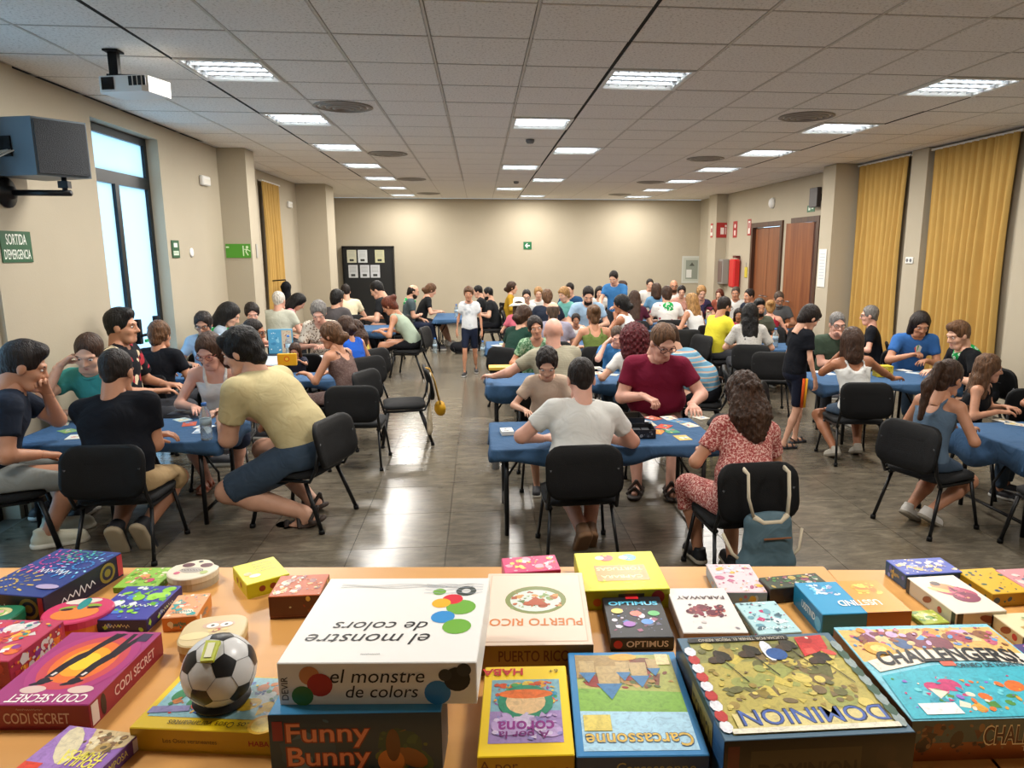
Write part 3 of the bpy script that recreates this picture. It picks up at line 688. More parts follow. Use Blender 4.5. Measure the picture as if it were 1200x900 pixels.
def relax(V, Q, it=2, lam=.5):
    if len(V) == 0: return V
    E = np.concatenate([Q[:, [0, 1]], Q[:, [1, 2]], Q[:, [2, 3]], Q[:, [3, 0]]]); n = len(V)
    deg = np.bincount(E[:, 0], minlength=n)+np.bincount(E[:, 1], minlength=n)+1e-9
    for _ in range(it):
        A = np.empty_like(V)
        for k in range(3): A[:, k] = (np.bincount(E[:, 0], V[E[:, 1], k], n)+np.bincount(E[:, 1], V[E[:, 0], k], n))/deg
        V = V+lam*(A-V)
    return V
def np_mesh(name, parts, mats):
    """parts: list of (verts, quads, material index or array)"""
    V = np.concatenate([p[0] for p in parts]); o = 0; Qs = []; mi = []
    for v, q, m in parts:
        Qs.append(q+o); o += len(v); mi.append(np.full(len(q), m, int) if np.isscalar(m) else m)
    Q = np.concatenate(Qs); mi = np.concatenate(mi)
    me = bpy.data.meshes.new(name); me.vertices.add(len(V)); me.vertices.foreach_set('co', V.astype(np.float32).ravel())
    me.loops.add(Q.size); me.loops.foreach_set('vertex_index', Q.astype(np.int32).ravel())
    me.polygons.add(len(Q)); me.polygons.foreach_set('loop_start', np.arange(0, Q.size, 4, dtype=np.int32))
    me.polygons.foreach_set('loop_total', np.full(len(Q), 4, np.int32))
    me.polygons.foreach_set('material_index', mi.astype(np.int32)); me.polygons.foreach_set('use_smooth', np.ones(len(Q), bool))
    me.update(calc_edges=True)
    for m in mats: me.materials.append(m)
    return me
I3 = np.eye(3)
def ball(c, r, n=6, sq=(1, 1, 1)):
    V = []; Q = []
    for i in range(n+1):
        a = math.pi*i/n
        for j in range(2*n): b = math.pi*j/n; V.append((c[0]+r*sq[0]*math.sin(a)*math.cos(b), c[1]+r*sq[1]*math.sin(a)*math.sin(b), c[2]+r*sq[2]*math.cos(a)))
    m = 2*n
    for i in range(n):
        for j in range(m): Q.append((i*m+j, (i+1)*m+j, (i+1)*m+(j+1) % m, i*m+(j+1) % m))
    return np.array(V), np.array(Q)
# ---- head, hair, hands, shoes as templates (head frame: y forward, z up, origin mid-head)
TPL = {}
def head_tpl(kind, h):
    key = ('head', kind, h)
    if key in TPL: return TPL[key]
    s = Solid((-.1, -.13, -.2), (.1, .14, .13), h); fem = kind == 'f'; ch = kind == 'c'
    s.ell((0, -.014, .028), I3, (.073, .092, .088), .02)
    s.ell((0, .024, -.04), I3, (.056 if not fem else .053, .063, .07), .03)
    jw = .022 if fem or ch else .03
    s.cone((-jw, .058, -.088), (jw, .058, -.088), .026, .026, .025)
    for x in (-1, 1):
        s.ell((x*.034, .06, -.025), I3, (.026, .022, .024), .02)
        s.cone((x*.045, .068, .028), (x*.012, .083, .03), .011, .011, .015)
        s.ell((x*.074, -.004, -.008), I3, (.01, .02, .031), .008)
        s.ell((x*.031, .092, .008), I3, (.017, .014, .011), 0, sub=True)
    s.cone((0, .084, .018), (0, .106 if not ch else .1, -.022), .008, .0125, .012)
    s.cone((-.012, .092, -.026), (.012, .092, -.026), .009, .009, .008)
    s.cone((-.018, .081, -.055), (.018, .081, -.055), .0075, .0075, .006); s.cone((-.015, .08, -.066), (.015, .08, -.066), .0075, .0075, .006)
    s.cone((0, -.03, -.05), (0, -.035, -.2), .052 if not fem and not ch else .044, .056 if not fem and not ch else .046, .02)
    V, Q = s.mesh(); c = V[Q].mean(1); mi = np.zeros(len(Q), int)
    parts = [(V, Q, mi)]
    parts.append((*ball((0, .084, -.0565), .019, 5, (1, .4, .22)), 3)); parts.append((*ball((0, .083, -.0655), .016, 5, (1, .45, .28)), 3))
    for x in (-1, 1): parts.append((*ball((x*.032, .0815, .0305), .0185, 5, (1, .32, .16 if not fem else .11)), 4))
    for x in (-1, 1):
        parts.append((*ball((x*.031, .0765, .008), .0125, 5, (1.15, .6, .52)), 1)); parts.append((*ball((x*.031, .0815, .0075), .0066, 4, (1, .5, .92)), 2))
    V = np.concatenate([p[0] for p in parts]); o = 0; Qs = []; ms = []
    for v, q, m in parts: Qs.append(q+o); o += len(v); ms.append(np.full(len(q), m, int) if np.isscalar(m) else m)
    TPL[key] = (V, np.concatenate(Qs), np.concatenate(ms)); return TPL[key]
def hair_tpl(st, h):
    key = ('hair', st, h)
    if key in TPL: return TPL[key]
    s = Solid((-.2, -.24, -.52), (.2, .16, .2), h)
    def cap(e, front=.055, low=-.03, back=-.06, crown=.0, thin=1.0):
        # shell over the skull, open at the face
        es = e*thin
        s.ell((0, -.016, .03+crown), I3, (.0735+es, .0925+es, .088+e), .01); s.ell((0, -.02, .05), I3, (.068+e*.7, .085+e*.8, .068+e), .015)
        s.cone((0, -.05, -.02), (0, -.06, back), (.064+e*.6) if thin > .5 else .056, .05+e*.4 if thin > .5 else .036, .02)
        for x in (-1, 1): s.cone((x*.06, .0, .02), (x*.062, -.003, low), .02+es*.3, .012, .012)
        # clear the face
        s.ell((0, .1, -.03), I3, (.064, .072, front+.045), 0, sub=True)
        s.ell((0, .055, -.125), I3, (.09, .085, .095), 0, sub=True)
    if st in ('short', 'quiff', 'crop', 'wavy', 'curly', 'boy'):
        e = {'short': .013, 'quiff': .014, 'crop': .008, 'wavy': .018, 'curly': .02, 'boy': .016}[st]
        if st in ('short', 'quiff', 'crop'): cap(e, .078, -.012, -.045, thin=.25)
        else: cap(e, .078 if st != 'boy' else .055, -.02, -.055, thin=.7)
        if st == 'quiff': s.cone((-.032, .045, .1), (.032, .048, .1), .028, .028, .03); s.cone((0, -.02, .1), (0, .04, .108), .035, .028, .03)
        if st == 'boy': s.cone((-.038, .066, .068), (.038, .066, .068), .02, .02, .02)
        if st == 'wavy': s.cone((-.04, .055, .09), (.04, .05, .09), .026, .026, .03)
        if st in ('curly', 'wavy'): s.noise(.006, 80, 1)
        else: s.noise(.0018, 90, 1)
    elif st == 'bald':   # thin fringe round the back and sides
        cap(.007, .06); s.ell((0, -.005, .095), I3, (.085, .12, .072), 0, sub=True); s.ell((0, .1, .03), I3, (.09, .1, .09), 0, sub=True)
    elif st == 'shaved':
        cap(.0035, .06)
    elif st == 'bob':
        cap(.016, .07); s.cone((0, -.05, .0), (0, -.06, -.13), .085, .08, .03)
        for x in (-1, 1): s.cone((x*.07, -.01, .03), (x*.078, .0, -.12), .03, .028, .02)
        s.ell((0, .1, -.05), I3, (.056, .09, .11), 0, sub=True); s.noise(.003, 120, 2)
    elif st == 'long':
        cap(.014, .072)
        s.cone((0, -.06, -.02), (0, -.09, -.36), .085, .07, .04, np.array([0, 1., 0]), .6)
        for x in (-1, 1): s.cone((x*.07, -.02, .03), (x*.082, -.02, -.24), .03, .03, .03); s.cone((x*.05, -.07, -.1), (x*.06, -.09, -.38), .045, .03, .03)
        s.ell((0, .1, -.06), I3, (.058, .095, .135), 0, sub=True); s.noise(.005, 60, 2)
    elif st == 'pony':
        cap(.011, .074); s.ell((0, -.125, .05), I3, (.026, .03, .026), .015)
        s.cone((0, -.135, .05), (0, -.18, -.1), .032, .04, .03); s.cone((0, -.18, -.1), (0, -.15, -.33), .04, .018, .03); s.noise(.004, 90, 3)
    elif st == 'bun':
        cap(.011, .074); s.ell((0, -.125, .055), I3, (.05, .045, .045), .015); s.noise(.004, 90, 2)
    elif st == 'lowbun':
        cap(.014, .072); s.ell((0, -.125, -.045), I3, (.05, .045, .045), .02); s.noise(.006, 80, 2)
    elif st == 'bigcurl':
        s.ell((0, -.045, .0), I3, (.145, .135, .165), .02); s.ell((0, -.07, -.12), I3, (.14, .1, .13), .04)
        s.ell((0, .125, -.04), I3, (.06, .12, .12), 0, sub=True); s.noise(.014, 105, 2)
    elif st == 'curlhalf':
        cap(.018, .072); s.ell((0, -.12, .03), I3, (.045, .035, .03), .02)
        s.ell((0, -.07, -.1), I3, (.115, .075, .14), .05); s.cone((0, -.09, -.14), (0, -.1, -.22), .1, .06, .04)
        s.ell((0, .1, -.05), I3, (.056, .1, .12), 0, sub=True); s.noise(.009, 110, 2)
    elif st == 'beard':
        s.ell((0, .026, -.044), I3, (.061, .067, .073), .01); s.cone((-.03, .06, -.09), (.03, .06, -.09), .031, .031, .02)
        s.cut((0, 0, -.03), (0, 0, 1)); s.ell((0, .09, -.03), I3, (.04, .05, .016), 0, sub=True); s.cone((-.016, .095, -.06), (.016, .095, -.06), .007, .007, 0, sub=True); s.noise(.002, 150, 2)
    V, Q = s.mesh(); V = relax(V, Q, 1); TPL[key] = (V, Q); return TPL[key]
def hand_tpl(pose, h):
    """right hand, wrist at origin, fingers towards +y, palm down, thumb at -x"""
    key = ('hand', pose, h)
    if key in TPL: return TPL[key]
    s = Solid((-.1, -.05, -.12), (.08, .22, .06), h); cl = {'flat': 10, 'relax': 24, 'grip': 52, 'fist': 78}[pose]
    s.cone((0, -.04, 0), (0, .01, 0), .028, .026, .01, np.array([0, 0, 1.]), .8)
    for x in (-.028, -.01, .01, .027): s.cone((x*.45, .005, 0), (x, .085, .002), .015, .0135, .014)
    for x, L, sp in ((-.031, .072, -7), (-.0105, .08, -2), (.0105, .074, 3), (.03, .058, 9)):
        p = np.array([x, .085, .002]); a = 0
        for i, f_ in enumerate((.46, .3, .24)):
            a += R(cl*(.75 if i == 0 else 1.0)); d = np.array([math.sin(R(sp))*math.cos(a), math.cos(R(sp))*math.cos(a), -math.sin(a)]); q = p+d*L*f_
            s.cone(p, q, .0096-.0008*i, .0088-.0008*i, .002); p = q
    p = np.array([-.024, .02, -.004]); a0 = {'flat': 48, 'relax': 38, 'grip': 22, 'fist': 12}[pose]; dz = {'flat': -.1, 'relax': -.35, 'grip': -.75, 'fist': -.8}[pose]
    for i, L in enumerate((.042, .03, .024)):
        an = R(a0-i*16); d = nv([-math.sin(an), math.cos(an), dz]); q = p+d*L; s.cone(p, q, .0135-.0018*i, .0115-.0015*i, .006); p = q
    V, Q = s.mesh(); TPL[key] = (V, Q); return TPL[key]
def shoe_tpl(kind, h):
    """right shoe: ankle above the origin, toe towards +y, sole at z=0"""
    key = ('shoe', kind, h)
    if key in TPL: return TPL[key]
    s = Solid((-.07, -.1, -.01), (.07, .22, .16), h); Z = np.array([0, 0, 1.])
    if kind == 'sneaker':
        s.cone((0, -.045, .045), (0, .14, .035), .042, .04, .02); s.cone((0, -.02, .06), (0, -.03, .1), .042, .04, .02); s.cone((0, .05, .05), (-.004, .15, .035), .038, .036, .02)
        s.cut((0, 0, .012), -Z); s.cone((0, -.045, .02), (-.003, .15, .02), .049, .046, .0, cuts=(((0, 0, .03), Z), ((0, 0, 0), -Z))); s.cut((0, 0, .108), Z)
    elif kind == 'sandal':
        s.cone((0, -.045, .02), (-.003, .15, .02), .048, .047, .0, cuts=(((0, 0, .022), Z), ((0, 0, 0), -Z)))
        for y, t in ((.11, .0), (.03, .025)): s.cone((-.05, y, .025), (0, y, .068+t), .012, .012, .01); s.cone((.05, y, .025), (0, y, .068+t), .012, .012, .01)
        s.cone((-.045, -.03, .03), (0, -.075, .075), .01, .01, .01); s.cone((.045, -.03, .03), (0, -.075, .075), .01, .01, .01)
    V, Q = s.mesh(); c = V[Q].mean(1); mi = (c[:, 2] < .03).astype(int); TPL[key] = (V, Q, mi); return TPL[key]
def rotm(z=0, x=0, y=0):
    return np.array(Matrix.Rotation(R(z), 3, 'Z') @ Matrix.Rotation(R(x), 3, 'X') @ Matrix.Rotation(R(y), 3, 'Y'))
def ik(a, t, l1, l2, pole):
    a = np.asarray(a, float); t = np.asarray(t, float); d = t-a; L = np.linalg.norm(d); u = d/(L+1e-9)
    if L > (l1+l2)*.995: L = (l1+l2)*.995; t = a+u*L
    if L < abs(l1-l2)+.02: L = abs(l1-l2)+.02; t = a+u*L
    x = (l1*l1-l2*l2+L*L)/(2*L); hgt = math.sqrt(max(l1*l1-x*x, 1e-6)); p = np.asarray(pole, float); p = nv(p-u*(p@u))
    return a+u*x+p*hgt, t
SKIN = {'light': '#d9a78c', 'mid': '#c48c6d', 'tan': '#ad7454', 'dark': '#8a563c', 'pink': '#e0aa95'}
HAIR = {'black': '#0f0d0d', 'dark': '#1d1512', 'brown': '#3a261a', 'lbrown': '#5b3f29', 'blond': '#9a7446', 'grey': '#6f6c69', 'white': '#c9c5bd', 'red': '#4e161c', 'auburn': '#5a2b1b', 'ash': '#4a3b30'}
M_eye = mat('eye_white', '#e9e4df', .2); M_iris = mat('eye_dark', '#1c120d', .15)
def skin_m(n): return mat('skin_'+n, SKIN[n], .5, noise=.12, scale=9, Subsurface_Weight=.0)
def hair_m(n):
    k = 'hair_'+n
    if k in MATS: return MATS[k]
    m, nt, b = nodes_of(k); L = nt.links; c = lin(HAIR[n])
    tc = N(nt, 'ShaderNodeTexCoord'); mp = N(nt, 'ShaderNodeMapping'); mp.inputs['Scale'].default_value = (45, 45, 9)
    nz = N(nt, 'ShaderNodeTexNoise'); nz.inputs['Scale'].default_value = 1.5; nz.inputs['Detail'].default_value = 3; nz.inputs['Distortion'].default_value = .5
    r = ramp(nt, [(.3, tuple(x*.5 for x in c)), (.7, tuple(min(1, x*1.6) for x in c))]); bp = N(nt, 'ShaderNodeBump'); bp.inputs['Strength'].default_value = .8; bp.inputs['Distance'].default_value = .02
    L.new(tc.outputs['Object'], mp.inputs[0]); L.new(mp.outputs[0], nz.inputs['Vector']); L.new(nz.outputs['Fac'], r.inputs[0]); L.new(r.outputs[0], b.inputs['Base Color'])
    L.new(nz.outputs['Fac'], bp.inputs['Height']); L.new(bp.outputs[0], b.inputs['Normal']); b.inputs['Roughness'].default_value = .5; b.inputs['Specular IOR Level'].default_value = .3
    MATS[k] = m; return m
def person(label, u, v, y, face, lean=16, side=0, turn=0, nod=22, tilt=0, sex='m', skin='light', hair=('short', 'dark'), top=('tee', None), bottom=('shorts', None),
           shoe=('sneaker', '#2b2b30', '#c9c7c0'), aL='table', aR='table', hL='relax', hR='relax', stand=False, fat=0, seat=SEAT, glasses=None, beard=None, legs=None, toes=0, k=None,
           group='people in the hall', chair_=True, chair_label=None, hat=None, hs=1.0, scarf=None, cat='person', wy=None, dx=0, b=None):
    near = 0 if y < 6.4 else (1 if y < 10 else 2)
    h = (.0145, .021, .031)[near]; hh = (.0068, .0098, .015)[near]; hhand = (.006, .0095, .0145)[near]
    ch = sex == 'c'; fem = sex == 'f'; hk = (1.12 if ch else 1.04)*hs*(1.14, 1.1, 1.06)[near]; b = b or ((1.2, 1.14, 1.1)[near] if not fem else (1.14, 1.1, 1.07)[near]); bb = np.array([b, 1+(b-1)*.6, 1]); bl_ = 1+(b-1)*.75
    Hd = aty(u, v, y); seat_ = seat if not stand else 0
    # spine in local frame (x right, y forward)
    a1, a2, sd = R(lean*.7), R(lean*1.3), R(side)
    d1 = np.array([math.sin(sd)*math.cos(a1), math.sin(a1), math.cos(a1)*math.cos(sd)]); d2 = np.array([math.sin(sd)*math.cos(a2), math.sin(a2), math.cos(a2)*math.cos(sd)])
    RH = rotm(turn, -nod, tilt)
    base = (.93 if stand else .085)
    htop = .25*d1+.25*d2+np.array([0, .02, NK])+RH@np.array([0, .0, .232])*hk
    s = k or (Hd[2]-seat_)/(base+htop[2])
    Rz = rotm(face); hp = Rz@(htop*s); px, py = Hd[0]-hp[0]+dx, Hd[1]-hp[1]
    root = thing('person', label, cat, (px, py, .008), R(face), group)
    P = np.array([0, 0, seat_+base*s]); mid = P+.25*s*d1; neck = P+.25*s*(d1+d2); r_ = np.array([math.cos(sd), 0, -math.sin(sd)]); t_ = nv(d1+d2); f_ = np.cross(t_, r_); f_ = nv(f_); r_ = np.cross(f_, t_)
    AX = np.array([r_, f_, t_]); C = neck+s*np.array([0, .02, NK])+RH@np.array([0, 0, .117])*hk*s
    f2 = nv(np.array([0, math.cos(a2), -math.sin(a2)])); AX2 = np.array([nv(np.cross(f2, nv(d2))), f2, nv(d2)])
    sw = (.15 if fem else .168 if not ch else .135)*s*b; hipw = (.09 if not ch else .075)*s*b
    shL, shR = neck-.03*s*d2-r_*sw, neck-.03*s*d2+r_*sw
    ul, fl_ = .285*s, .255*s; tl, sl_ = .43*s, .425*s
    # arms
    arms = {}
    tz = TZ+.008
    for sg, spec, sh in ((-1, aL, shL), (1, aR, shR)):
        pole = np.array([sg*.8, -.45, -.75])
        if isinstance(spec, str):
            if spec == 'table': tg = np.array([sg*.15*s, max(.3*s, neck[1]+.2*s), tz+.058*s]); hd = np.array([-sg*.45, 1, 0])
            elif spec == 'table_in': tg = np.array([sg*.07*s, max(.3*s, neck[1]+.18*s), tz+.065*s]); hd = np.array([-sg*.7, .7, 0])
            elif spec == 'forearm': tg = np.array([-sg*.06*s, max(.26*s, neck[1]+.16*s), tz+.06*s]); hd = np.array([-sg*1, .25, .02])
            elif spec == 'lap': tg = np.array([sg*.1*s, .27*s, seat_+.2*s]); hd = np.array([-sg*.3, 1, -.3])
            elif spec == 'hang': tg = sh+np.array([sg*.1, .06, -.52])*s; hd = np.array([0, .15, -1]); pole = np.array([sg*.5, -1, 0])
            elif spec == 'chin': tg = C+RH@np.array([sg*.045, .09, -.19])*s; hd = nv(C+RH@np.array([sg*.02, .09, -.08])*s-tg); pole = np.array([sg*.6, .3, -1])
            elif spec == 'temple': tg = C+RH@np.array([sg*.17, .1, -.05])*s; hd = nv(C+RH@np.array([sg*.07, .05, .03])*s-tg); pole = np.array([sg*.5, .2, -1])
            elif spec == 'mouth': tg = C+RH@np.array([sg*.06, .16, -.13])*s; hd = nv(C+RH@np.array([0, .1, -.06])*s-tg); pole = np.array([sg*.7, .2, -1])
            elif spec == 'up': tg = np.array([sg*.16, neck[1]+.28*s, tz+.14]); hd = np.array([-sg*.5, .7, .3])
            elif spec == 'knee': tg = np.array([sg*.16*s, .4*s, seat_+.15*s]); hd = np.array([0, 1, -.4])
        else:
            tg = np.array([spec[0], spec[1], spec[2]]); hd = np.array(spec[3:6]) if len(spec) > 3 else np.array([-sg*.3, 1, -.05])
            if len(spec) > 6: pole = np.array(spec[6:9])
        el, wr = ik(sh, tg, ul, fl_, pole); arms[sg] = (sh, el, wr, nv(hd))
    # legs
    LG = {}
    for sg in (-1, 1):
        hip = P+np.array([sg*hipw, .02*s, -.02*s]); q = (legs or {}).get(sg)
        if stand: tg = np.array([sg*.1*s, (0.03 if q is None else q), .085*s]) ; pole = np.array([0, 1, 0])
        else:
            tg = np.array([sg*.13*s, .40*s, .085*s]) if q is None else np.array([q[0]*s, q[1]*s, q[2]]); pole = np.array([sg*.25, 1, .8])
        kn, an = ik(hip, tg, tl, sl_, pole)
        for _ in range(30):       # a sitter's knees stay below the table top
            if stand or kn[2] <= seat_+.075 or q is not None: break
            tg = tg+np.array([0, .015, 0]); kn, an = ik(hip, tg, tl, sl_, pole)
        LG[sg] = (hip, kn, an)
    allp = [C+.18*s, C-.18*s, P-.2*s]+[x for a in arms.values() for x in a[:3]]+[x for a in LG.values() for x in a]
    lo = np.min(allp, 0)-.16*s; hi = np.max(allp, 0)+.16*s; lo[2] = 0
    fem_ = fem
    def torso(S, e, belly=0, fr=1):
        if fem_:
            S.ell(P+.02*s*d1, AX, np.array([.168, .118, .12])*bb*s+e, .05*s); S.ell(P+.17*s*d1, AX, np.array([.125+fat, .095+fat, .14])*bb*s+e+belly, .06*s)
            S.ell(mid+.1*s*d2, AX2, np.array([.142, .098, .15])*bb*s+e, .06*s)
            for x in (-1, 1): S.ell(mid+.07*s*d2+f_*.078*s+r_*x*.065*s, AX2, np.array([.06, .05, .058])*s+e, .03*s)
        else:
            S.ell(P+.02*s*d1, AX, np.array([.158, .118, .115])*bb*s*(.9 if ch else 1)+e, .05*s); S.ell(P+.16*s*d1+f_*fat*.5*s, AX, np.array([.142+fat, .108+fat*1.3, .15])*bb*s*(.85 if ch else 1)+e+belly, .06*s)
            S.ell(mid+.11*s*d2, AX2, np.array([.165+fat*.5, .115+fat*.5, .165])*bb*s*(.84 if ch else 1)+e, .06*s)
        S.cone(shL+r_*.02*s, shR-r_*.02*s, .058*s+e, .058*s+e, .05*s)
        for x in (shL, shR): S.cone(neck+.03*s*d2, x, .05*s+e*.7, .048*s+e, .04*s)
    bl = np.array([0, 0, 0])
    # ---------- body: one continuous surface from neck to feet, with head and hands
    S = Solid(lo, hi, h); torso(S, -.006)
    S.cone(neck-.02*s*d2, C-RH@np.array([0, .03, .06])*s, (.054 if not fem and not ch else .045)*s*bl_, (.05 if not fem and not ch else .043)*s*bl_, .03*s)
    for sg, (sh, el, wr, hd) in arms.items():
        m_ = .88 if fem else (.75 if ch else 1); m_ *= (1+fat*2)*bl_
        S.cone(sh, el, .05*s*m_, .04*s*m_, .03*s); S.cone(el, wr, .042*s*m_, .027*s*(m_+1)/2, .02*s)
    for sg, (hip, kn, an) in LG.items():
        m_ = (.8 if ch else 1)*bl_
        S.cone(hip, kn, .082*s*m_, .055*s*m_, .04*s); S.cone(kn, kn+(an-kn)*.35, .054*s*m_, .054*s*m_, .03*s); S.cone(kn+(an-kn)*.35, an, .054*s*m_, .034*s*m_, .03*s)
        fd = nv([0, math.cos(R(toes)), -math.sin(R(toes))]) if not isinstance(toes, dict) else None
        tp = toes if not isinstance(toes, dict) else toes.get(sg, 0); fd = np.array([.12*sg, math.cos(R(tp)), -math.sin(R(tp))]); up_ = np.array([0, math.sin(R(tp)), math.cos(R(tp))])
        S.cone(an-up_*.045*s-fd*.03*s, an+fd*.13*s-up_*.058*s, .034*s, .026*s, .03*s)
    flat_ = (lambda S: S.seat(seat_+.016, .25, -.17, .31)) if (not stand) else (lambda S: S)
    flat_(S); V, Q = S.mesh(); parts = [(V, Q, 0)]
    HV, HQ, HM = head_tpl(sex, hh); parts.append(((HV*hk*s)@RH.T+C, HQ, HM))
    for sg, (sh, el, wr, hd) in arms.items():
        HV, HQ = hand_tpl(hL if sg < 0 else hR, hhand); HV = HV*s*(1.0 if fem else .9 if ch else 1.1)
        if sg < 0: HV = HV*np.array([-1, 1, 1]); HQ = HQ[:, ::-1]
        zz = np.array([0, 0, 1.0]) if abs(hd[2]) < .75 else np.array([sg*1.0, .2, 0]); xx = nv(np.cross(hd, zz)); zz = np.cross(xx, hd)
        parts.append((HV@np.array([xx, hd, zz])+wr+hd*.012*s, HQ, 0))
    hc = hair[1] if hair else 'dark'
    me = np_mesh('body', parts, [skin_m(skin), M_eye, M_iris, mat('lips_'+skin, {'light': '#a8584d', 'pink': '#b0574f', 'mid': '#95503f', 'tan': '#7d4133', 'dark': '#64352b'}[skin], .45), mat('brow_'+hc, HAIR[hc], .7)])
    body = link('body', me, root)
    def put(name, S, m, lab=None):
        V, Q = S.mesh()
        if len(Q) == 0: return None
        V = relax(V, Q)
        o = link(name, np_mesh(name, [(V, Q, 0)], [m]), root)
        if lab: o['label'] = lab
        return o
    # ---------- clothes
    tk, tm = top
    S = Solid(lo, hi, h); e = .011
    hemcut = (P-(.05 if not stand else .1)*s*d1, -nv(d1))
    if tk in ('tee', 'polo', 'loose', 'long'):
        torso(S, e, .012 if tk != 'loose' else .03); fr = {'tee': .62, 'polo': .6, 'loose': .8, 'long': 1}[tk]
        for sg, (sh, el, wr, hd) in arms.items():
            pt = sh+(el-sh)*fr; S.cone(sh, pt, .064*s*bl_*(.85 if ch or fem else 1), (.06 if tk != 'loose' else .072)*s*bl_*(.9 if fem else 1)*(1+fat), .03*s, cuts=((pt, nv(el-sh)),) if tk != 'long' else ())
            if tk == 'long': S.cone(el, wr, .05*s, .038*s, .02*s, cuts=((wr, nv(wr-el)),))
        S.cone(neck+.045*s*d2, C, (.066 if not fem else .07)*s*bl_, .09*s*bl_, 0, sub=True)
        if fem: S.ell(neck+f_*.07*s+d2*.02*s, AX, np.array([.06, .06, .07])*s, 0, sub=True)
    else:
        torso(S, e, .006); S.cut(mid+.17*s*d2 if tk != 'sleeveless' else neck+.02*s*d2, nv(d2)) if tk != 'sleeveless' else None
        if tk == 'sleeveless':
            S.cone(neck+.03*s*d2, C, .075*s, .1*s, 0, sub=True)
            for x in (shL, shR): S.ell(x+(x-neck)*.18, AX, np.array([.045, .09, .1])*s, 0, sub=True)
        else:
            for x in (-1, 1):
                pth = [mid+.13*s*d2+f_*.105*s+r_*x*.07*s, neck-.03*s*d2+f_*.082*s+r_*x*.08*s, neck+.055*s*d2+f_*.0*s+r_*x*.085*s, neck-.03*s*d2-f_*.085*s+r_*x*.08*s, mid+.13*s*d2-f_*.115*s+r_*x*.07*s]
                for qa, qb in zip(pth, pth[1:]): S.cone(qa, qb, .0165*s, .0165*s, .006)
            S.ell(mid+.2*s*d2-f_*.12*s, AX2, np.array([.075, .06, .08])*s, 0, sub=True)
    if tk == 'polo':
        cr = .07*s*bl_; MB().tube([tuple(neck+.035*s*d2+AX2[0]*cr*math.cos(q*math.pi/8)+AX2[1]*cr*math.sin(q*math.pi/8)-.012*s*d2*math.sin(q*math.pi/8)) for q in range(17)], .012*s, 6, cap=False).build('collar', tm, root)
    bk, bm = bottom
    def skirt(S, L):
        K = {}
        for sg, (hip, kn, an) in LG.items():
            e_ = kn+(an-kn)*max(0, L-1); S.cone(hip, kn, .11*s*bl_, .085*s*bl_, .05*s)
            if L > 1: S.cone(kn, e_, .085*s, .1*s, .04*s, cuts=((e_, nv(an-kn)),))
        S.cone((LG[-1][0]+LG[1][0])/2, (LG[-1][1]+LG[1][1])/2, .1*s, .08*s, .06*s)
    if bk == 'dress':
        S.cut(P-.12*s*d1, -np.array([0, 0, 1.0])); skirt(S, 1.35); flat_(S); put('dress', S, tm)
    else:
        S.cut(*hemcut); flat_(S); put({'tee': 't_shirt', 'polo': 'polo_shirt', 'loose': 'loose_shirt', 'long': 'long_sleeved_shirt', 'tank': 'tank_top', 'sleeveless': 'sleeveless_top'}[tk], S, tm)
        S = Solid(lo, hi, h)
        S.ell(P+.0*s*d1, AX, np.array([.17 if not ch else .14, .126 if not ch else .11, .12])*bb*s+.004, .04*s)
        if bk == 'skirt': skirt(S, 1.1)
        else:
            for sg, (hip, kn, an) in LG.items():
                m_ = (.84 if ch else 1)*bl_
                if bk in ('shorts', 'hot'):
                    pt = hip+(kn-hip)*(.93 if bk == 'shorts' else .5); S.cone(hip, pt, .094*s*m_, .078*s*m_ if bk == 'shorts' else .09*s*m_, .03*s, cuts=((pt, nv(kn-hip)),))
                else:
                    pt = kn+(an-kn)*.93; S.cone(hip, kn, .094*s*m_, .072*s*m_, .03*s); S.cone(kn, pt, .072*s*m_, .058*s*m_, .03*s, cuts=((pt, nv(an-kn)),))
        S.cut(P+.11*s*d1, nv(d1))
        flat_(S); put({'shorts': 'shorts', 'hot': 'shorts', 'long': 'trousers', 'skirt': 'skirt'}[bk], S, bm)
    for sg, (hip, kn, an) in LG.items():
        tp = toes if not isinstance(toes, dict) else toes.get(sg, 0)
        SV, SQ, SM = shoe_tpl(shoe[0], (.008, .012, .018)[near]); SV = SV*s*(.92 if ch else .98 if fem else 1.1)
        if sg < 0: SV = SV*np.array([-1, 1, 1]); SQ = SQ[:, ::-1]
        A = rotm(-sg*7, -tp); SV = (SV-np.array([0, 0, .085*s]))@A.T+an
        SV[:, 2] = np.maximum(SV[:, 2], 0)
        o = link({'sneaker': 'shoe', 'sandal': 'sandal'}[shoe[0]], np_mesh('shoe', [(SV, SQ, SM)], [mat('shoe_'+shoe[1], shoe[1], .6), mat('sole_'+shoe[2], shoe[2], .7)]), root)
    # ---------- hair and head wear
    if hair and hair[0]:
        HV, HQ = hair_tpl(hair[0], hh*(1.3 if 'curl' not in hair[0] else 1.05)); link('hair', np_mesh('hair', [((HV*hk*s)@RH.T+C, HQ, 0)], [hair_m(hc)]), root)
    if beard:
        HV, HQ = hair_tpl('beard', hh); link('beard', np_mesh('beard', [((HV*hk*s)@RH.T+C, HQ, 0)], [hair_m(beard)]), root)
    TM = Matrix.Translation(Vector(C)) @ Matrix([[*(RH[i]*hk*s), 0] for i in range(3)]+[[0, 0, 0, 1]])
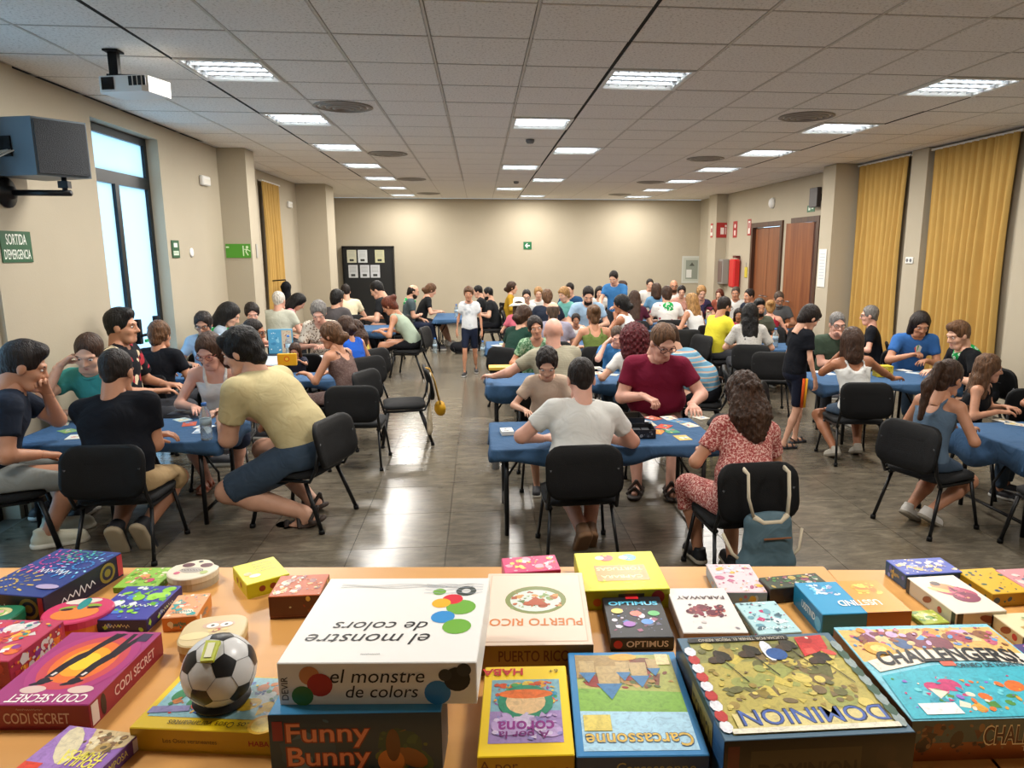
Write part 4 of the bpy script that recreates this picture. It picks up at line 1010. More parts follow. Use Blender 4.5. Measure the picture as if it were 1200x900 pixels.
    if glasses:
        mb = MB()
        for x in (-1, 1):
            mb.tube([(x*.033+.026*math.cos(q*math.pi/6), .096-.004*abs(math.sin(q)), .006+.02*math.sin(q*math.pi/6)) for q in range(13)], .0028, 5, M=TM, cap=False)
            mb.tube([(x*.059, .09, .012), (x*.077, .0, .012)], .0026, 5, M=TM)
        mb.tube([(-.008, .1, .008), (.008, .1, .008)], .0026, 5, M=TM); mb.build('glasses', mat('glasses_'+glasses, glasses, .3), root)
    if hat:
        mb = MB(); mb.lathe([(.17, -.02), (.165, -.012), (.1, .03), (.095, .1), (.07, .125), (.0001, .13), ], 24, M=TM @ Matrix.Translation((0, -.01, .03))); mb.build('sun_hat', mat('hat_cloth', hat, .8), root)
    if scarf:
        S = Solid(C-.45*s, C+.3*s, h); S.cone(shL*.5+neck*.5, shR*.5+neck*.5, .07*s, .07*s, .02)
        S.ell(neck-.06*s*d2-f_*.1*s, AX2, np.array([.1, .035, .12])*s, .04); S.cone(neck+f_*.06*s, mid+.1*s*d2+f_*.12*s, .04*s, .02*s, .03); S.cone(neck-r_*.07*s, neck+f_*.07*s, .045*s, .04*s, .02); S.cone(neck+r_*.07*s, neck+f_*.07*s, .045*s, .04*s, .02)
        S.cone(neck, C, .058*s, .07*s, 0, sub=True); put('neckerchief', S, cloth('scarf_'+scarf, scarf, 'spots', ('#0f7a3c', '#e6efe4'), 26))
    if chair_ and not stand:
        fw_ = Rz@np.array([0, .085, 0]); chair(px+fw_[0], py+fw_[1], face, chair_label or ('black stacking chair under '+label), 'occupied chairs', max(1.0, min(1.1, s)))
    root['_scale'] = s
    PEOPLE.append((label[:40], round(float(s), 2), round(float(px), 2), round(float(py), 2), arms, LG, C, RH, Rz, np.array([px, py, .008])))
    del root['_scale']
    return PEOPLE[-1]
PEOPLE = []; NK = .052
# ------------------------------------------------------------------ tables
table(-2.63, 5.5, 1.44, .76, ins=.14, label= 'next to the emergency exit sign, five players round it')
table(-3.13, 8.06, .66, .56, ins=.28, label= 'beside the tall window door', group='folding tables in the hall')
table(-1.93, 7.78, .75, .56, ins=.26, label= 'where a child holds up a yellow box')
table(-2.4, 9.05, 1.1, .72, 'carrying an upright blue game box', cl='pale')
table(-2.15, 12.75, 1.3, 1.0, 'before the black display board')
table(-.55, 14.95, .78, 1.5, 'behind the walking boy')
table(.87, 5.1, 1.62, .8, 'with an open black game box on it')
table(.85, 7.42, 1.6, .74, 'in the second middle row', drop=.13)
table(.88, 10.28, 1.6, .76, 'in the third middle row', drop=.13)
table(1.3, 13.1, 1.5, .76, 'in the fourth middle row')
table(4.22, 7.14, 1.45, .78, ins=.26, label= 'holding the stack of yellow boxes', rz=-.06)
table(4.5, 4.72, 1.62, .8, 'of the girl with the ponytail', drop=.2)
table(4.27, 9.7, 1.04, .7, ins=.24, label= 'in front of the man in yellow', drop=.16)
table(2.5, 11.55, .9, .7, 'beside the woman with the dark bun')
table(3.75, 13.4, 1.6, .78, 'under the man with the green and white scarf')
table(5.08, 11.8, .9, .45, 'next to the open wooden door')
# ------------------------------------------------------------------ people
def T(kind, name, c, pat=None, cols=(), sc=30): return (kind, cloth(name, c, pat, cols, sc))
DEN = cloth('denim', '#3c4c5e'); KH = cloth('khaki_cotton', '#b59a72'); GRY = cloth('grey_cotton', '#8d908c'); NVY = cloth('navy_cotton', '#1a2236'); BLK = cloth('black_cotton', '#101218'); DGR = cloth('charcoal_cotton', '#3a3c42')
def pp(txt, *a, **kw):
    who, where = txt.split('|'); kw.setdefault('chair_label', 'black stacking chair used by '+who)
    return person(who+' '+where, *a, **kw)
B1 = pp('man in navy t-shirt|resting his chin on his hand by the window wall', 38, 406, 5.0, -62, lean=20, nod=24, turn=0, skin='mid', hair=('quiff', 'dark'), top=T('tee', 'navy_tee', '#1c2433'), bottom=('shorts', GRY), shoe=('sneaker', '#c9c6b0', '#d8d4c4'), aL='mouth', aR='lap', hL='grip', legs={-1: (-.12, .3, .09), 1: (.1, .26, .09)})
pp('man in teal polo|propping his temple on one hand', 93, 398, 5.84, 172, dx=.05, lean=22, nod=26, turn=14, tilt=-6, hair=('short', 'brown'), top=T('polo', 'teal_polo', '#3d8f8b'), bottom=('shorts', DEN), aR='temple', aL='forearm', hR='grip')
pp('man in black t-shirt and khaki shorts|with his soles showing under the chair', 138, 413, 4.95, 0, side=-7, lean=18, nod=18, hair=('crop', 'dark'), skin='mid', top=T('tee', 'black_tee', '#0e1119'), bottom=('shorts', KH), shoe=('sneaker', '#22242a', '#a99a80'), aL='forearm', aR='forearm', legs={-1: (-.07, .04, .16), 1: (.08, .08, .16)}, toes=62, fat=.02)
pp('woman in white tank top and glasses|at the table by the exit sign', 240, 397, 6.02, 188, legs={-1: (-.12, .27, .09), 1: (.12, .27, .09)}, lean=16, nod=28, turn=-16, sex='f', skin='pink', hair=('long', 'brown'), top=T('tank', 'white_knit', '#d8d9d6'), bottom=('skirt', NVY), shoe=('sandal', '#a8583c', '#7a4a34'), glasses='#a8645a')
B5 = pp('young man in sand t-shirt and denim shorts|hunched over the table end', 272, 390, 5.38, 72, lean=40, nod=22, turn=10, hair=('wavy', 'black'), top=T('tee', 'sand_tee', '#c9bb8e'), bottom=('shorts', DEN), hs=.88, shoe=('sandal', '#2a211d', '#3b2d25'), aL=(-.02, .72, TZ+.13, .9, .5, -.1, -.6, -.6, -.3), aR=(.16, .76, TZ+.1, -.9, .5, 0, .5, -.6, -.5), legs={-1: (-.1, .0, .1), 1: (.12, .1, .1)}, toes={-1: 25, 1: 25})
pp('man in floral shirt|in front of the tall window door', 130, 365, 6.78, -85, lean=4, nod=4, skin='mid', hair=('quiff', 'black'), top=T('loose', 'floral_shirt', '#14161c', 'floral', ('#a8313c', '#d8c9a8'), 16), bottom=('long', DGR), dx=.09, aL='table', aR='table')
pp('man in black t-shirt with curly brown hair|seated by the window door', 188, 379, 7.5, -12, lean=12, nod=10, hair=('curly', 'lbrown'), skin='mid', top=T('tee', 'black_tee', '#0e1119'), bottom=('long', DGR))
pp('smiling woman in glasses and green scarf|across from the curly haired man', 236, 369, 8.42, 195, lean=14, nod=22, turn=-10, sex='f', hair=('lowbun', 'dark'), skin='mid', top=T('tee', 'pale_blue_tee', '#9fb6cc'), bottom=('long', DEN), glasses='#1a1a1e', scarf='#1f9a4e')
pp('person with black bob and green scarf|bowed behind the smiling woman', 254, 359, 9.2, -82, legs={-1: (-.13, .2, .09), 1: (.13, .2, .09)}, lean=8, nod=32, sex='f', hair=('bob', 'black'), top=T('tee', 'grey_blue_tee', '#9aa7b5'), bottom=('long', DEN), dx=.22, scarf='#1f9a4e')
pp('pale woman with brown hair|laughing in front of the window wall pillar', 277, 358, 9.9, -100, dx=.2, lean=10, nod=24, turn=-58, sex='f', skin='pink', hair=('lowbun', 'dark'), top=T('sleeveless', 'pale_pink_top', '#cfa9a0'), bottom=('long', DEN))
pp('balding man in maroon polo|with glasses', 304, 376, 7.75, -90, dx=-.03, legs={-1: (-.13, .2, .09), 1: (.13, .2, .09)}, lean=14, nod=16, skin='tan', hair=('shaved', 'dark'), top=T('polo', 'maroon_polo', '#8f2338'), bottom=('shorts', KH), glasses='#111111', aL='table', aR='table')
pp('white-haired man in pale grey t-shirt|seated facing the narrow curtain', 327, 343, 11.5, -8, lean=10, nod=8, skin='pink', hair=('short', 'white'), top=T('tee', 'pale_grey_tee', '#b9bcae'), bottom=('long', DGR), fat=.03)
pp('dark-haired woman in pink top|bowed near the narrow curtain', 356, 348, 12.45, -80, lean=25, nod=45, sex='f', hair=('bob', 'black'), top=T('tee', 'pink_tee', '#c8898f'), bottom=('long', DGR))
pp('grey-haired woman in leopard blouse|behind the upright blue box', 372, 358, 9.75, 184, lean=22, nod=38, sex='f', skin='pink', hair=('curly', 'grey'), top=T('loose', 'leopard_blouse', '#cfc6b8', 'spots', ('#3a3230', '#8d7a68'), 34), bottom=('long', DGR), aL='table_in', aR='table_in')
PC = pp('child holding a yellow box|below the balding man in maroon', 335, 405, 8.3, 180, dx=.09, legs={-1: (-.1, .3, .09), 1: (.1, .3, .09)}, lean=8, nod=24, sex='c', skin='mid', hair=('bob', 'brown'), top=T('tee', 'dark_tee', '#2a2c3a'), bottom=('shorts', NVY), aL=(-.09, .3, .78, .3, 1, .3), aR=(.09, .3, .78, -.3, 1, .3), hL='grip', hR='grip')
pp('woman in brown strappy dress|reaching towards the child with the yellow box', 383, 380, 7.42, 66, legs={-1: (-.12, .26, .09), 1: (.12, .26, .09)}, lean=20, nod=16, turn=12, sex='f', skin='mid', hair=('lowbun', 'lbrown'), top=T('tank', 'brown_dress', '#6a5550', 'spots', ('#4a3b3a', '#85706a'), 55), bottom=('dress', None), shoe=('sandal', '#5a4632', '#4a3a2c'), aL=(-.12, .44, .74, .2, 1, .1), aR='table')
pp('girl in royal blue top|next to the woman in brown dress', 402, 373, 8.5, 48, legs={-1: (-.13, .27, .09), 1: (.13, .27, .09)}, lean=18, nod=18, sex='f', skin='mid', hair=('lowbun', 'brown'), top=T('sleeveless', 'royal_blue_top', '#1f56b8'), bottom=('shorts', NVY))
pp('girl with loose brown curls and yellow top|seated behind the girl in royal blue', 414, 377, 9.1, 55, lean=16, nod=12, sex='f', skin='tan', hair=('curlhalf', 'brown'), top=T('tank', 'yellow_top', '#d3c257'), bottom=('long', BLK))
pp('dark-haired man in charcoal t-shirt|with his back to the hall near the display board', 396, 341, 12.0, -25, lean=16, nod=12, hair=('wavy', 'black'), top=T('tee', 'charcoal_tee', '#4b484a'), bottom=('long', DGR), fat=.02)
pp('man in cream t-shirt|across the table before the display board', 404, 335, 14.2, 20, lean=18, nod=20, hair=('short', 'dark'), top=T('tee', 'cream_tee', '#dcd3b4'), bottom=('long', DGR))
pp('man in black t-shirt bent forward|right in front of the display board', 437, 332, 13.7, 78, legs={-1: (-.13, .27, .09), 1: (.13, .27, .09)}, lean=26, nod=30, hair=('short', 'black'), top=T('tee', 'black_tee2', '#1b1d20'), bottom=('long', BLK))
pp('woman in sage sleeveless top|bent over the table before the display board', 450, 351, 11.6, 78, lean=34, nod=36, sex='f', skin='mid', hair=('bun', 'auburn'), top=T('sleeveless', 'sage_top', '#9fae9c'), bottom=('long', BLK), shoe=('sandal', '#8a5a44', '#5a4032'))
pp('bald man with green scarf and folded arms|at the table behind the walking boy', 487, 335, 14.5, -82, lean=8, nod=20, hair=('bald', 'dark'), beard='dark', top=T('tee', 'slate_tee', '#4d5b60'), bottom=('long', NVY), scarf='#1f9a4e', aL='lap', aR=(.0, .26, .72, -1, .1, .1))
pp('woman in black with tied brown hair|writing beside the bald man with the scarf', 508, 334, 15.2, -75, lean=20, nod=26, sex='f', hair=('lowbun', 'lbrown'), top=T('tee', 'black_tee2', '#1b1d20'), bottom=('shorts', BLK), shoe=('sneaker', '#d0cdc8', '#d8d6d0'))
WB = pp('boy in white t-shirt and navy shorts|walking down the aisle', 549, 337, 11.47, 176, stand=True, lean=2, nod=8, sex='c', skin='mid', hair=('boy', 'lbrown'), top=T('tee', 'white_print_tee', '#dfe3e6', 'spots', ('#8d98a6', '#dfe3e6'), 9), bottom=('shorts', NVY), shoe=('sneaker', '#15161a', '#d0d0d0'), aL='hang', aR='hang', legs={-1: -.16, 1: .16})
pp('man in black shirt|half hidden by the walking boy', 558, 336, 15.4, 88, lean=14, nod=16, hair=('short', 'black'), top=T('tee', 'black_tee2', '#1b1d20'), bottom=('long', BLK))
pp('bearded man in black t-shirt|facing the bald man with the scarf', 570, 338, 14.5, 84, lean=12, nod=14, hair=('short', 'black'), beard='black', top=T('tee', 'black_tee2', '#1b1d20'), bottom=('long', BLK))
pp('woman in mustard top|against the rear wall behind the sun hat', 601, 331, 15.7, -95, lean=8, nod=6, sex='f', hair=('lowbun', 'brown'), top=T('long', 'mustard_top', '#b08a24'), bottom=('long', DGR))
pp('person in white sun hat and pink shirt|with back turned', 608, 352, 11.6, -5, lean=16, nod=8, sex='f', hair=('bob', 'brown'), top=T('tee', 'pink_shirt', '#cf6b7d'), bottom=('long', DEN), hat='#e9e3cf')
pp('boy in dark glasses|facing the sun hat across the table', 617, 341, 13.9, 175, lean=14, nod=18, sex='c', hair=('short', 'dark'), top=T('tee', 'white_tee', '#d8d8d4'), bottom=('shorts', NVY), glasses='#111111')
pp('fair-haired child in white|beside the boy in dark glasses', 631, 338, 14.85, 180, lean=14, nod=14, sex='c', hair=('curly', 'blond'), top=T('tee', 'white_tee', '#d8d8d4'), bottom=('shorts', DEN))
pp('broad man in navy t-shirt|with his back to the balding man in lavender', 641, 341, 12.4, 0, lean=14, nod=14, hair=('curly', 'lbrown'), top=T('tee', 'navy_tee', '#1c2433'), bottom=('long', DGR), fat=.05)
pp('balding man in lavender shirt|with his back to the hall in the third row', 648, 355, 9.75, -4, lean=16, nod=10, hair=('bald', 'ash'), top=T('tee', 'lavender_tee', '#8f8c9c'), bottom=('long', DGR), fat=.03)
pp('woman in dark green top|leaning on her elbow in the third row', 620, 360, 9.2, -45, dx=-.04, lean=22, nod=18, sex='f', hair=('lowbun', 'brown'), top=T('tee', 'dark_green_top', '#1c3a30'), bottom=('long', DGR))
pp('woman in green patterned top|looking up across the second row table', 626, 373, 8.15, 176, lean=18, nod=8, turn=8, tilt=8, sex='f', skin='mid', hair=('lowbun', 'dark'), top=T('tee', 'green_print', '#5d8a63', 'speckle', ('#3c6a49', '#a9c3a4'), 30), bottom=('long', DEN))
BM = pp('bald man in grey-khaki t-shirt|stretching one arm along the table edge', 648, 374, 6.95, 4, lean=20, nod=6, side=-3, skin='pink', hair=None, top=T('tee', 'greykhaki_tee', '#a39e8a', 'stripes', ('#a39e8a', '#98937f'), 22), bottom=('shorts', DGR), aL=(-.60, .42, TZ+.08, -.5, .8, -.05, -.3, -1, -.2), aR='chin', fat=.03)
pp('boy in turquoise shirt|standing near the far middle tables', 659, 338, 13.6, 130, stand=False, lean=6, nod=20, sex='c', hair=('boy', 'blond'), top=T('tee', 'turquoise_tee', '#69a9a0'), bottom=('shorts', NVY))
pp('man in blue sweater|next to the boy in turquoise', 667, 333, 14.75, 150, lean=14, nod=14, hair=('short', 'dark'), top=T('long', 'petrol_sweater', '#21466e'), bottom=('long', DGR))
pp('man in light blue shirt|looking down beyond the olive tank top', 690, 339, 12.0, 178, lean=16, nod=34, hair=('short', 'dark'), beard='dark', top=T('tee', 'light_blue_shirt', '#98b5cf'), bottom=('long', DEN))
pp('dark-haired person|half hidden between two men in blue', 700, 337, 14.95, 176, dx=.05, lean=12, nod=18, hair=('bob', 'dark'), sex='f', top=T('tee', 'white_tee', '#d8d8d4'), bottom=('long', DGR))
pp('man in blue t-shirt|standing over the far middle tables', 718, 320, 12.9, 150, stand=True, lean=10, nod=32, hair=('short', 'dark'), top=T('tee', 'mid_blue_tee', '#3a74ab'), bottom=('long', DGR), aL=(-.15, .42, 1.0), aR=(.15, .42, 1.0))
pp('small girl in white|peeking out beside the olive tank top', 675, 369, 10.75, 176, lean=12, nod=12, sex='c', skin='tan', hair=('lowbun', 'dark'), top=T('tee', 'white_tee', '#d8d8d4'), bottom=('shorts', DEN))
pp('woman in olive tank top|with her back turned in the third row', 690, 359, 9.2, 4, dx=.06, lean=16, nod=10, sex='f', skin='mid', hair=('bun', 'lbrown'), top=T('tank', 'olive_tank', '#66763c'), bottom=('long', DEN))
pp('woman in white tank top with dark bun|chin in hand', 726, 347, 10.6, 58, legs={-1: (-.13, .27, .09), 1: (.13, .27, .09)}, lean=24, nod=10, sex='f', skin='tan', hair=('lowbun', 'black'), top=T('sleeveless', 'white_knit', '#d8d9d6'), bottom=('long', DEN), aL='chin', hL='fist')
pp('brunette woman in white|near the rear wall beside the standing man', 731, 330, 15.4, -80, lean=8, nod=8, sex='f', hair=('long', 'brown'), top=T('tee', 'white_tee', '#d8d8d4'), bottom=('long', DGR))
pp('woman in dark maroon top|between the white tank top and the green scarf', 748, 342, 12.5, -8, dx=-.07, lean=16, nod=14, sex='f', hair=('long', 'brown'), top=T('tee', 'dark_maroon', '#4a1a2c'), bottom=('long', DGR))
pp('man in white shirt|far side of the scarf wearer table', 762, 328, 16.75, 178, lean=10, nod=10, hair=('short', 'dark'), top=T('tee', 'white_tee', '#d8d8d4'), bottom=('long', DGR))
pp('person in denim shirt|back of head towards the hall', 769, 333, 14.7, 0, lean=10, nod=8, sex='f', hair=('bob', 'brown'), top=T('tee', 'denim_shirt', '#5f88a8'), bottom=('long', DGR))
pp('man in white shirt with red print and green scarf|with his back turned', 779, 337, 12.6, 0, dx=.03, lean=12, nod=12, hair=('wavy', 'brown'), top=T('tee', 'white_red_print', '#e1dfda', 'floral', ('#a83450', '#e1dfda'), 11), bottom=('long', DGR), scarf='#1f9a4e')
pp('bald man with beard|by the rear wall cabinet', 790, 329, 15.75, 172, legs={-1: (-.13, .27, .09), 1: (.13, .27, .09)}, lean=8, nod=8, skin='mid', hair=None, beard='brown', top=T('tee', 'white_tee', '#d8d8d4'), bottom=('long', DGR), glasses='#111111')
pp('woman in salmon top|facing the hall beside the scarf wearer', 799, 336, 14.7, 168, lean=14, nod=16, sex='f', hair=('lowbun', 'dark'), top=T('tee', 'salmon_top', '#cf9a8a'), bottom=('long', DGR))
pp('blonde woman in white top|leaning towards the man with the scarf', 809, 345, 11.65, 32, lean=20, nod=10, sex='f', skin='mid', hair=('long', 'blond'), top=T('sleeveless', 'white_knit', '#d8d9d6'), bottom=('long', DEN))
pp('woman with short blond curls|in a patterned dark top', 823, 337, 13.85, 180, lean=18, nod=22, sex='f', hair=('curly', 'blond'), top=T('tee', 'dark_print', '#3a3450', 'floral', ('#8a3a50', '#20242e'), 14), bottom=('long', DGR))
pp('red-haired woman|next to the woman with short blond curls', 843, 340, 14.95, 140, lean=10, nod=12, sex='f', hair=('long', 'auburn'), top=T('tee', 'rust_top', '#8a4a3a'), bottom=('long', DGR))
pp('bald man in white shirt|before the red extinguisher', 857, 337, 13.75, 150, dx=.09, lean=10, nod=14, skin='mid', hair=('shaved', 'ash'), top=T('tee', 'white_tee', '#d8d8d4'), bottom=('long', DGR))
pp('man in dark navy shirt|before the closed wooden door', 877, 340, 13.0, 110, lean=12, nod=10, hair=('short', 'dark'), skin='mid', top=T('tee', 'navy_tee', '#1c2433'), bottom=('long', DGR))
YM = pp('bearded man in bright yellow t-shirt|holding cards', 852, 350, 10.05, -72, legs={-1: (-.13, .27, .09), 1: (.13, .27, .09)}, lean=14, nod=18, skin='mid', hair=('short', 'dark'), beard='dark', top=T('tee', 'yellow_tee', '#d9cf3c'), bottom=('long', DGR), glasses='#111111', aL='up', aR='up', hL='grip', hR='grip', fat=.02)
pp('woman with very long dark hair|in a pale patterned blouse', 879, 357, 9.15, -14, lean=12, nod=8, sex='f', hair=('long', 'black'), top=T('loose', 'grey_blouse', '#b9b6b0', 'spots', ('#8d8a88', '#b9b6b0'), 40), bottom=('long', DGR))
pp('dark-haired bearded man in olive shirt|facing the woman with very long hair', 891, 352, 10.3, 178, lean=12, nod=14, skin='mid', hair=('quiff', 'black'), beard='black', top=T('tee', 'olive_grey_tee', '#565a4c'), bottom=('long', DGR))
pp('blonde woman in red tank top|with bare shoulders', 903, 353, 11.35, -20, lean=26, nod=14, sex='f', skin='pink', hair=('bun', 'blond'), top=T('tank', 'red_tank', '#8f1f33'), bottom=('long', DEN))
pp('man in grey polo and glasses|in front of the open wooden door', 914, 344, 12.1, 172, lean=14, nod=24, skin='mid', hair=('short', 'ash'), beard='grey', top=T('polo', 'grey_polo', '#5a5d60'), bottom=('long', DGR), glasses='#222222')
pp('child in pink|between yellow shirt and long dark hair', 866, 363, 11.05, 160, lean=10, nod=14, sex='c', skin='tan', hair=('bob', 'dark'), top=T('tee', 'hot_pink_tee', '#c43a60'), bottom=('shorts', DEN))
SB = pp('boy in black t-shirt with orange-striped shorts|standing at the table', 956, 362, 6.9, -80, stand=True, lean=8, nod=34, sex='c', hair=('boy', 'dark'), top=T('tee', 'black_tee', '#0e1119'), bottom=('shorts', cloth('striped_shorts', '#161b2c')), shoe=('sandal', '#14161c', '#22252c'), aL='hang', aR='hang', legs={-1: .12, 1: -.12})
pp('grey-haired man in dark green t-shirt|with his hand at his mouth', 983, 369, 7.9, 172, lean=16, nod=14, skin='pink', hair=('short', 'grey'), glasses='#2a2a2a', top=T('tee', 'dark_green_tee', '#3c4a3c'), bottom=('long', DGR), aL='mouth', aR='forearm', hL='grip')
pp('older person in black t-shirt with short grey hair|beside the curtain', 1018, 360, 9.0, 62, lean=8, nod=8, sex='f', skin='pink', hair=('short', 'grey'), top=T('tee', 'black_tee', '#0e1119'), bottom=('long', DGR), glasses='#6b6b6b')
pp('girl in white tank top and denim shorts|seen from behind', 998, 386, 6.45, -6, lean=14, nod=8, side=-5, sex='f', skin='tan', hair=('bob', 'brown'), top=T('tank', 'white_knit', '#d8d9d6'), bottom=('hot', DEN), shoe=('sneaker', '#b8b4a8', '#8d8678'), aL='mouth', aR=(.5, .36, TZ+.08, .8, .6, 0), hL='fist', legs={-1: (-.16, .1, .1), 1: (.12, .2, .1)}, toes=20)
LM = pp('man in blue t-shirt with chin-length dark hair|laughing at his cards', 1082, 370, 7.75, 168, lean=22, nod=30, hair=('bob', 'dark'), skin='mid', top=T('tee', 'bright_blue_tee', '#3566a8'), bottom=('long', DEN), aL='table_in', aR='up', hR='grip')
pp('young man in black t-shirt and green scarf|with his back to the wide curtain', 1120, 380, 6.9, 82, legs={-1: (-.13, .27, .09), 1: (.13, .27, .09)}, lean=30, nod=20, turn=10, hair=('quiff', 'lbrown'), top=T('tee', 'black_print_tee', '#0f1216'), bottom=('long', BLK), scarf='#1f9a4e', aL='table', aR='table')
PG = pp('girl with long brown ponytail in denim top|sitting sideways to the hall', 1118, 426, 4.75, -70, lean=16, nod=20, sex='f', skin='mid', hair=('pony', 'brown'), top=T('tank', 'denim_top', '#566a7e'), bottom=('hot', DEN), shoe=('sneaker', '#c9c6c0', '#8d8678'), aL='table', aR='table', legs={-1: (-.08, -.0, .12), 1: (.06, .06, .12)}, toes=30)
pp('girl with long brown hair in black top|beside the girl with the ponytail', 1163, 418, 5.4, -140, lean=14, nod=8, turn=30, sex='f', skin='mid', hair=('long', 'lbrown'), top=T('tank', 'black_tank', '#15161a'), bottom=('long', DEN))
pp('player with tanned arms|across from the girl in black top', 1246, 424, 5.4, 165, lean=16, nod=14, sex='f', skin='tan', hair=('long', 'dark'), top=T('tee', 'white_tee', '#d8d8d4'), bottom=('long', DEN), aL='table', aR=(.3, .4, TZ+.08))
pp('boy in beige t-shirt with dark curls|looking down at the table', 641, 415, 5.75, 180, lean=12, nod=34, turn=-6, sex='c', skin='light', hair=('curly', 'dark'), top=T('tee', 'beige_tee', '#c2ac98'), bottom=('shorts', DGR), aL='table_in', aR=(.2, .3, TZ+.04, -.2, 1, 0))
WP = pp('man in white polo shirt|seated with ankles crossed at the black game box', 680, 423, 4.66, 2, side=6, lean=20, nod=18, skin='pink', hair=('crop', 'dark'), top=T('polo', 'white_polo', '#d9dad6'), bottom=('shorts', cloth('pale_grey_shorts', '#a9aaa4')), shoe=('sneaker', '#6a4c32', '#7d5c3e'), aL=(-.2, .36, TZ+.05, .8, .6, 0, -1, -.5, -.2), aR=(.2, .36, TZ+.05, -.8, .6, 0, 1, -.5, -.2), legs={-1: (.03, .06, .14), 1: (.1, .12, .12)}, toes=50, fat=.02)
pp('man in maroon t-shirt and glasses|laying out cards', 782, 387, 5.88, 166, lean=18, nod=32, turn=30, skin='pink', hair=('short', 'lbrown'), glasses='#4a2222', top=T('tee', 'maroon_tee', '#6f1530'), bottom=('shorts', cloth('brown_cotton', '#5a4034')), shoe=('sandal', '#3a2e28', '#2a221e'), aL=(-.3, .44, TZ+.05, -.2, 1, -.1), aR=(.1, .38, TZ+.1, -.7, .6, -.2), fat=.05, hL='relax', hR='grip')
pp('woman with big dark red curls|in a white t-shirt', 742, 384, 7.02, 3, lean=14, nod=6, sex='f', hair=('bigcurl', 'red'), top=T('tee', 'white_tee', '#d8d8d4'), bottom=('long', DEN), aL=(-.3, .3, TZ+.06), fat=.03)
pp('grey-haired man with raised fist|behind the dark red curls', 724, 386, 7.95, 176, lean=18, nod=26, hair=('short', 'ash'), skin='pink', top=T('tee', 'mid_blue_tee', '#3a74ab'), bottom=('long', DEN), aR='temple', hR='fist')
pp('man in striped t-shirt|bent low beside the dark red curls', 776, 384, 7.34, 72, legs={-1: (-.13, .2, .09), 1: (.13, .2, .09)}, lean=44, nod=26, hair=('short', 'brown'), top=T('tee', 'striped_tee', '#8fb0bf', 'stripes', ('#6f9fb8', '#c9987c', '#a9b8b8', '#5b8aa5'), 3.2), bottom=('long', BLK), fat=.04, b=1.22)
RD = pp('woman in red speckled dress|with dark curls, a backpack hanging on her chair', 868, 441, 4.2, 4, side=9, lean=20, nod=20, sex='f', skin='mid', hair=('curlhalf', 'brown'), top=T('tee', 'red_dress', '#b0504a', 'speckle', ('#8a3436', '#e3c2b6'), 80), bottom=('dress', None), shoe=('sneaker', '#15171c', '#c9c2b0'), aL='table', aR='table', legs={-1: (-.16, .32, .09), 1: (.02, .16, .09)}, fat=.03)
hp_, kn_, an_ = SB[5][1]
mbs = [MB() for _ in range(2)]
for q_, c_ in ((0, '#c8501c'), (1, '#d9a02a')):
    o_ = np.array([.108, -.02+.035*q_, .0]); st = MB().tube([tuple(hp_+o_+(kn_-hp_)*.05), tuple(hp_+o_*.95+(kn_-hp_)*.5), tuple(hp_+o_*.9+(kn_-hp_)*.88)], .014, 8, sq=.7)
    st.build('side_stripe', cloth('stripe_'+c_, c_), [o for o in bpy.data.objects if o.get('label', '').startswith('boy in black t-shirt with orange')][0])
# empty chairs
chair(-1.16, 6.66, -2, 'empty black stacking chair behind the brown dress, facing away', 'empty chairs')
BC = chair(-.82, 7.42, 98, 'empty black stacking chair with a yellow bag hanging from it', 'empty chairs')
chair(3.55, 8.4, -14, 'empty black stacking chair behind the long-haired woman', 'empty chairs')
chair(2.35, 6.3, 60, 'empty black stacking chair beside the striped t-shirt', 'empty chairs')
chair(3.82, 4.1, 6, 'empty black stacking chair drawn up to the girls\' table', 'empty chairs')
chair(.35, 16.6, 120, 'empty black stacking chair against the rear wall', 'empty chairs')
chair(3.16, 10.92, 0, 'empty black stacking chair near the green scarf wearer', 'empty chairs')
# ------------------------------------------------------------------ games tables on the stage
ZG = 1.14
M_beech = wood('beech_top', '#c8924f', '#d29c58', .6, 0, .38)
def proj(p):
    q = np.asarray(p, float)-np.array([0, 0, CAMH]); z = q@_fw; return CX+F*(q@_rt)/z, CY-F*(q@_up)/z
def games_table(pFL, pFR, dep, label):
    a = atz(*pFL, ZG); b = atz(*pFR, ZG); w_ = np.linalg.norm(b-a); ang = math.atan2(b[1]-a[1], b[0]-a[0]); c = (a+b)/2+np.array([math.sin(ang), -math.cos(ang), 0])*dep/2
    t = thing('games_table', label, 'table', (c[0], c[1], .4), ang)
    MB().box((0, 0, ZG-.4-.0125), (w_, dep, .025), bev=.004).build('table_top', M_beech, t)
    MB().box((0, dep/2-.06, ZG-.4-.06), (w_-.1, .02, .07)).build('apron', M_steel, t)
    for sx in (-1, 1):
        for sy in (-1, 1): MB().tube([(sx*(w_/2-.06), sy*(dep/2-.06), ZG-.4-.025), (sx*(w_/2-.06), sy*(dep/2-.06), 0)], .02, 8).build('leg', M_steel, t)
    return t
games_table((-140, 665), (966, 663), .95, 'long beech-topped table covered with board games, football tin on it')
games_table((968, 667), (1420, 669), .95, 'beech-topped table under the summer tournament game box')
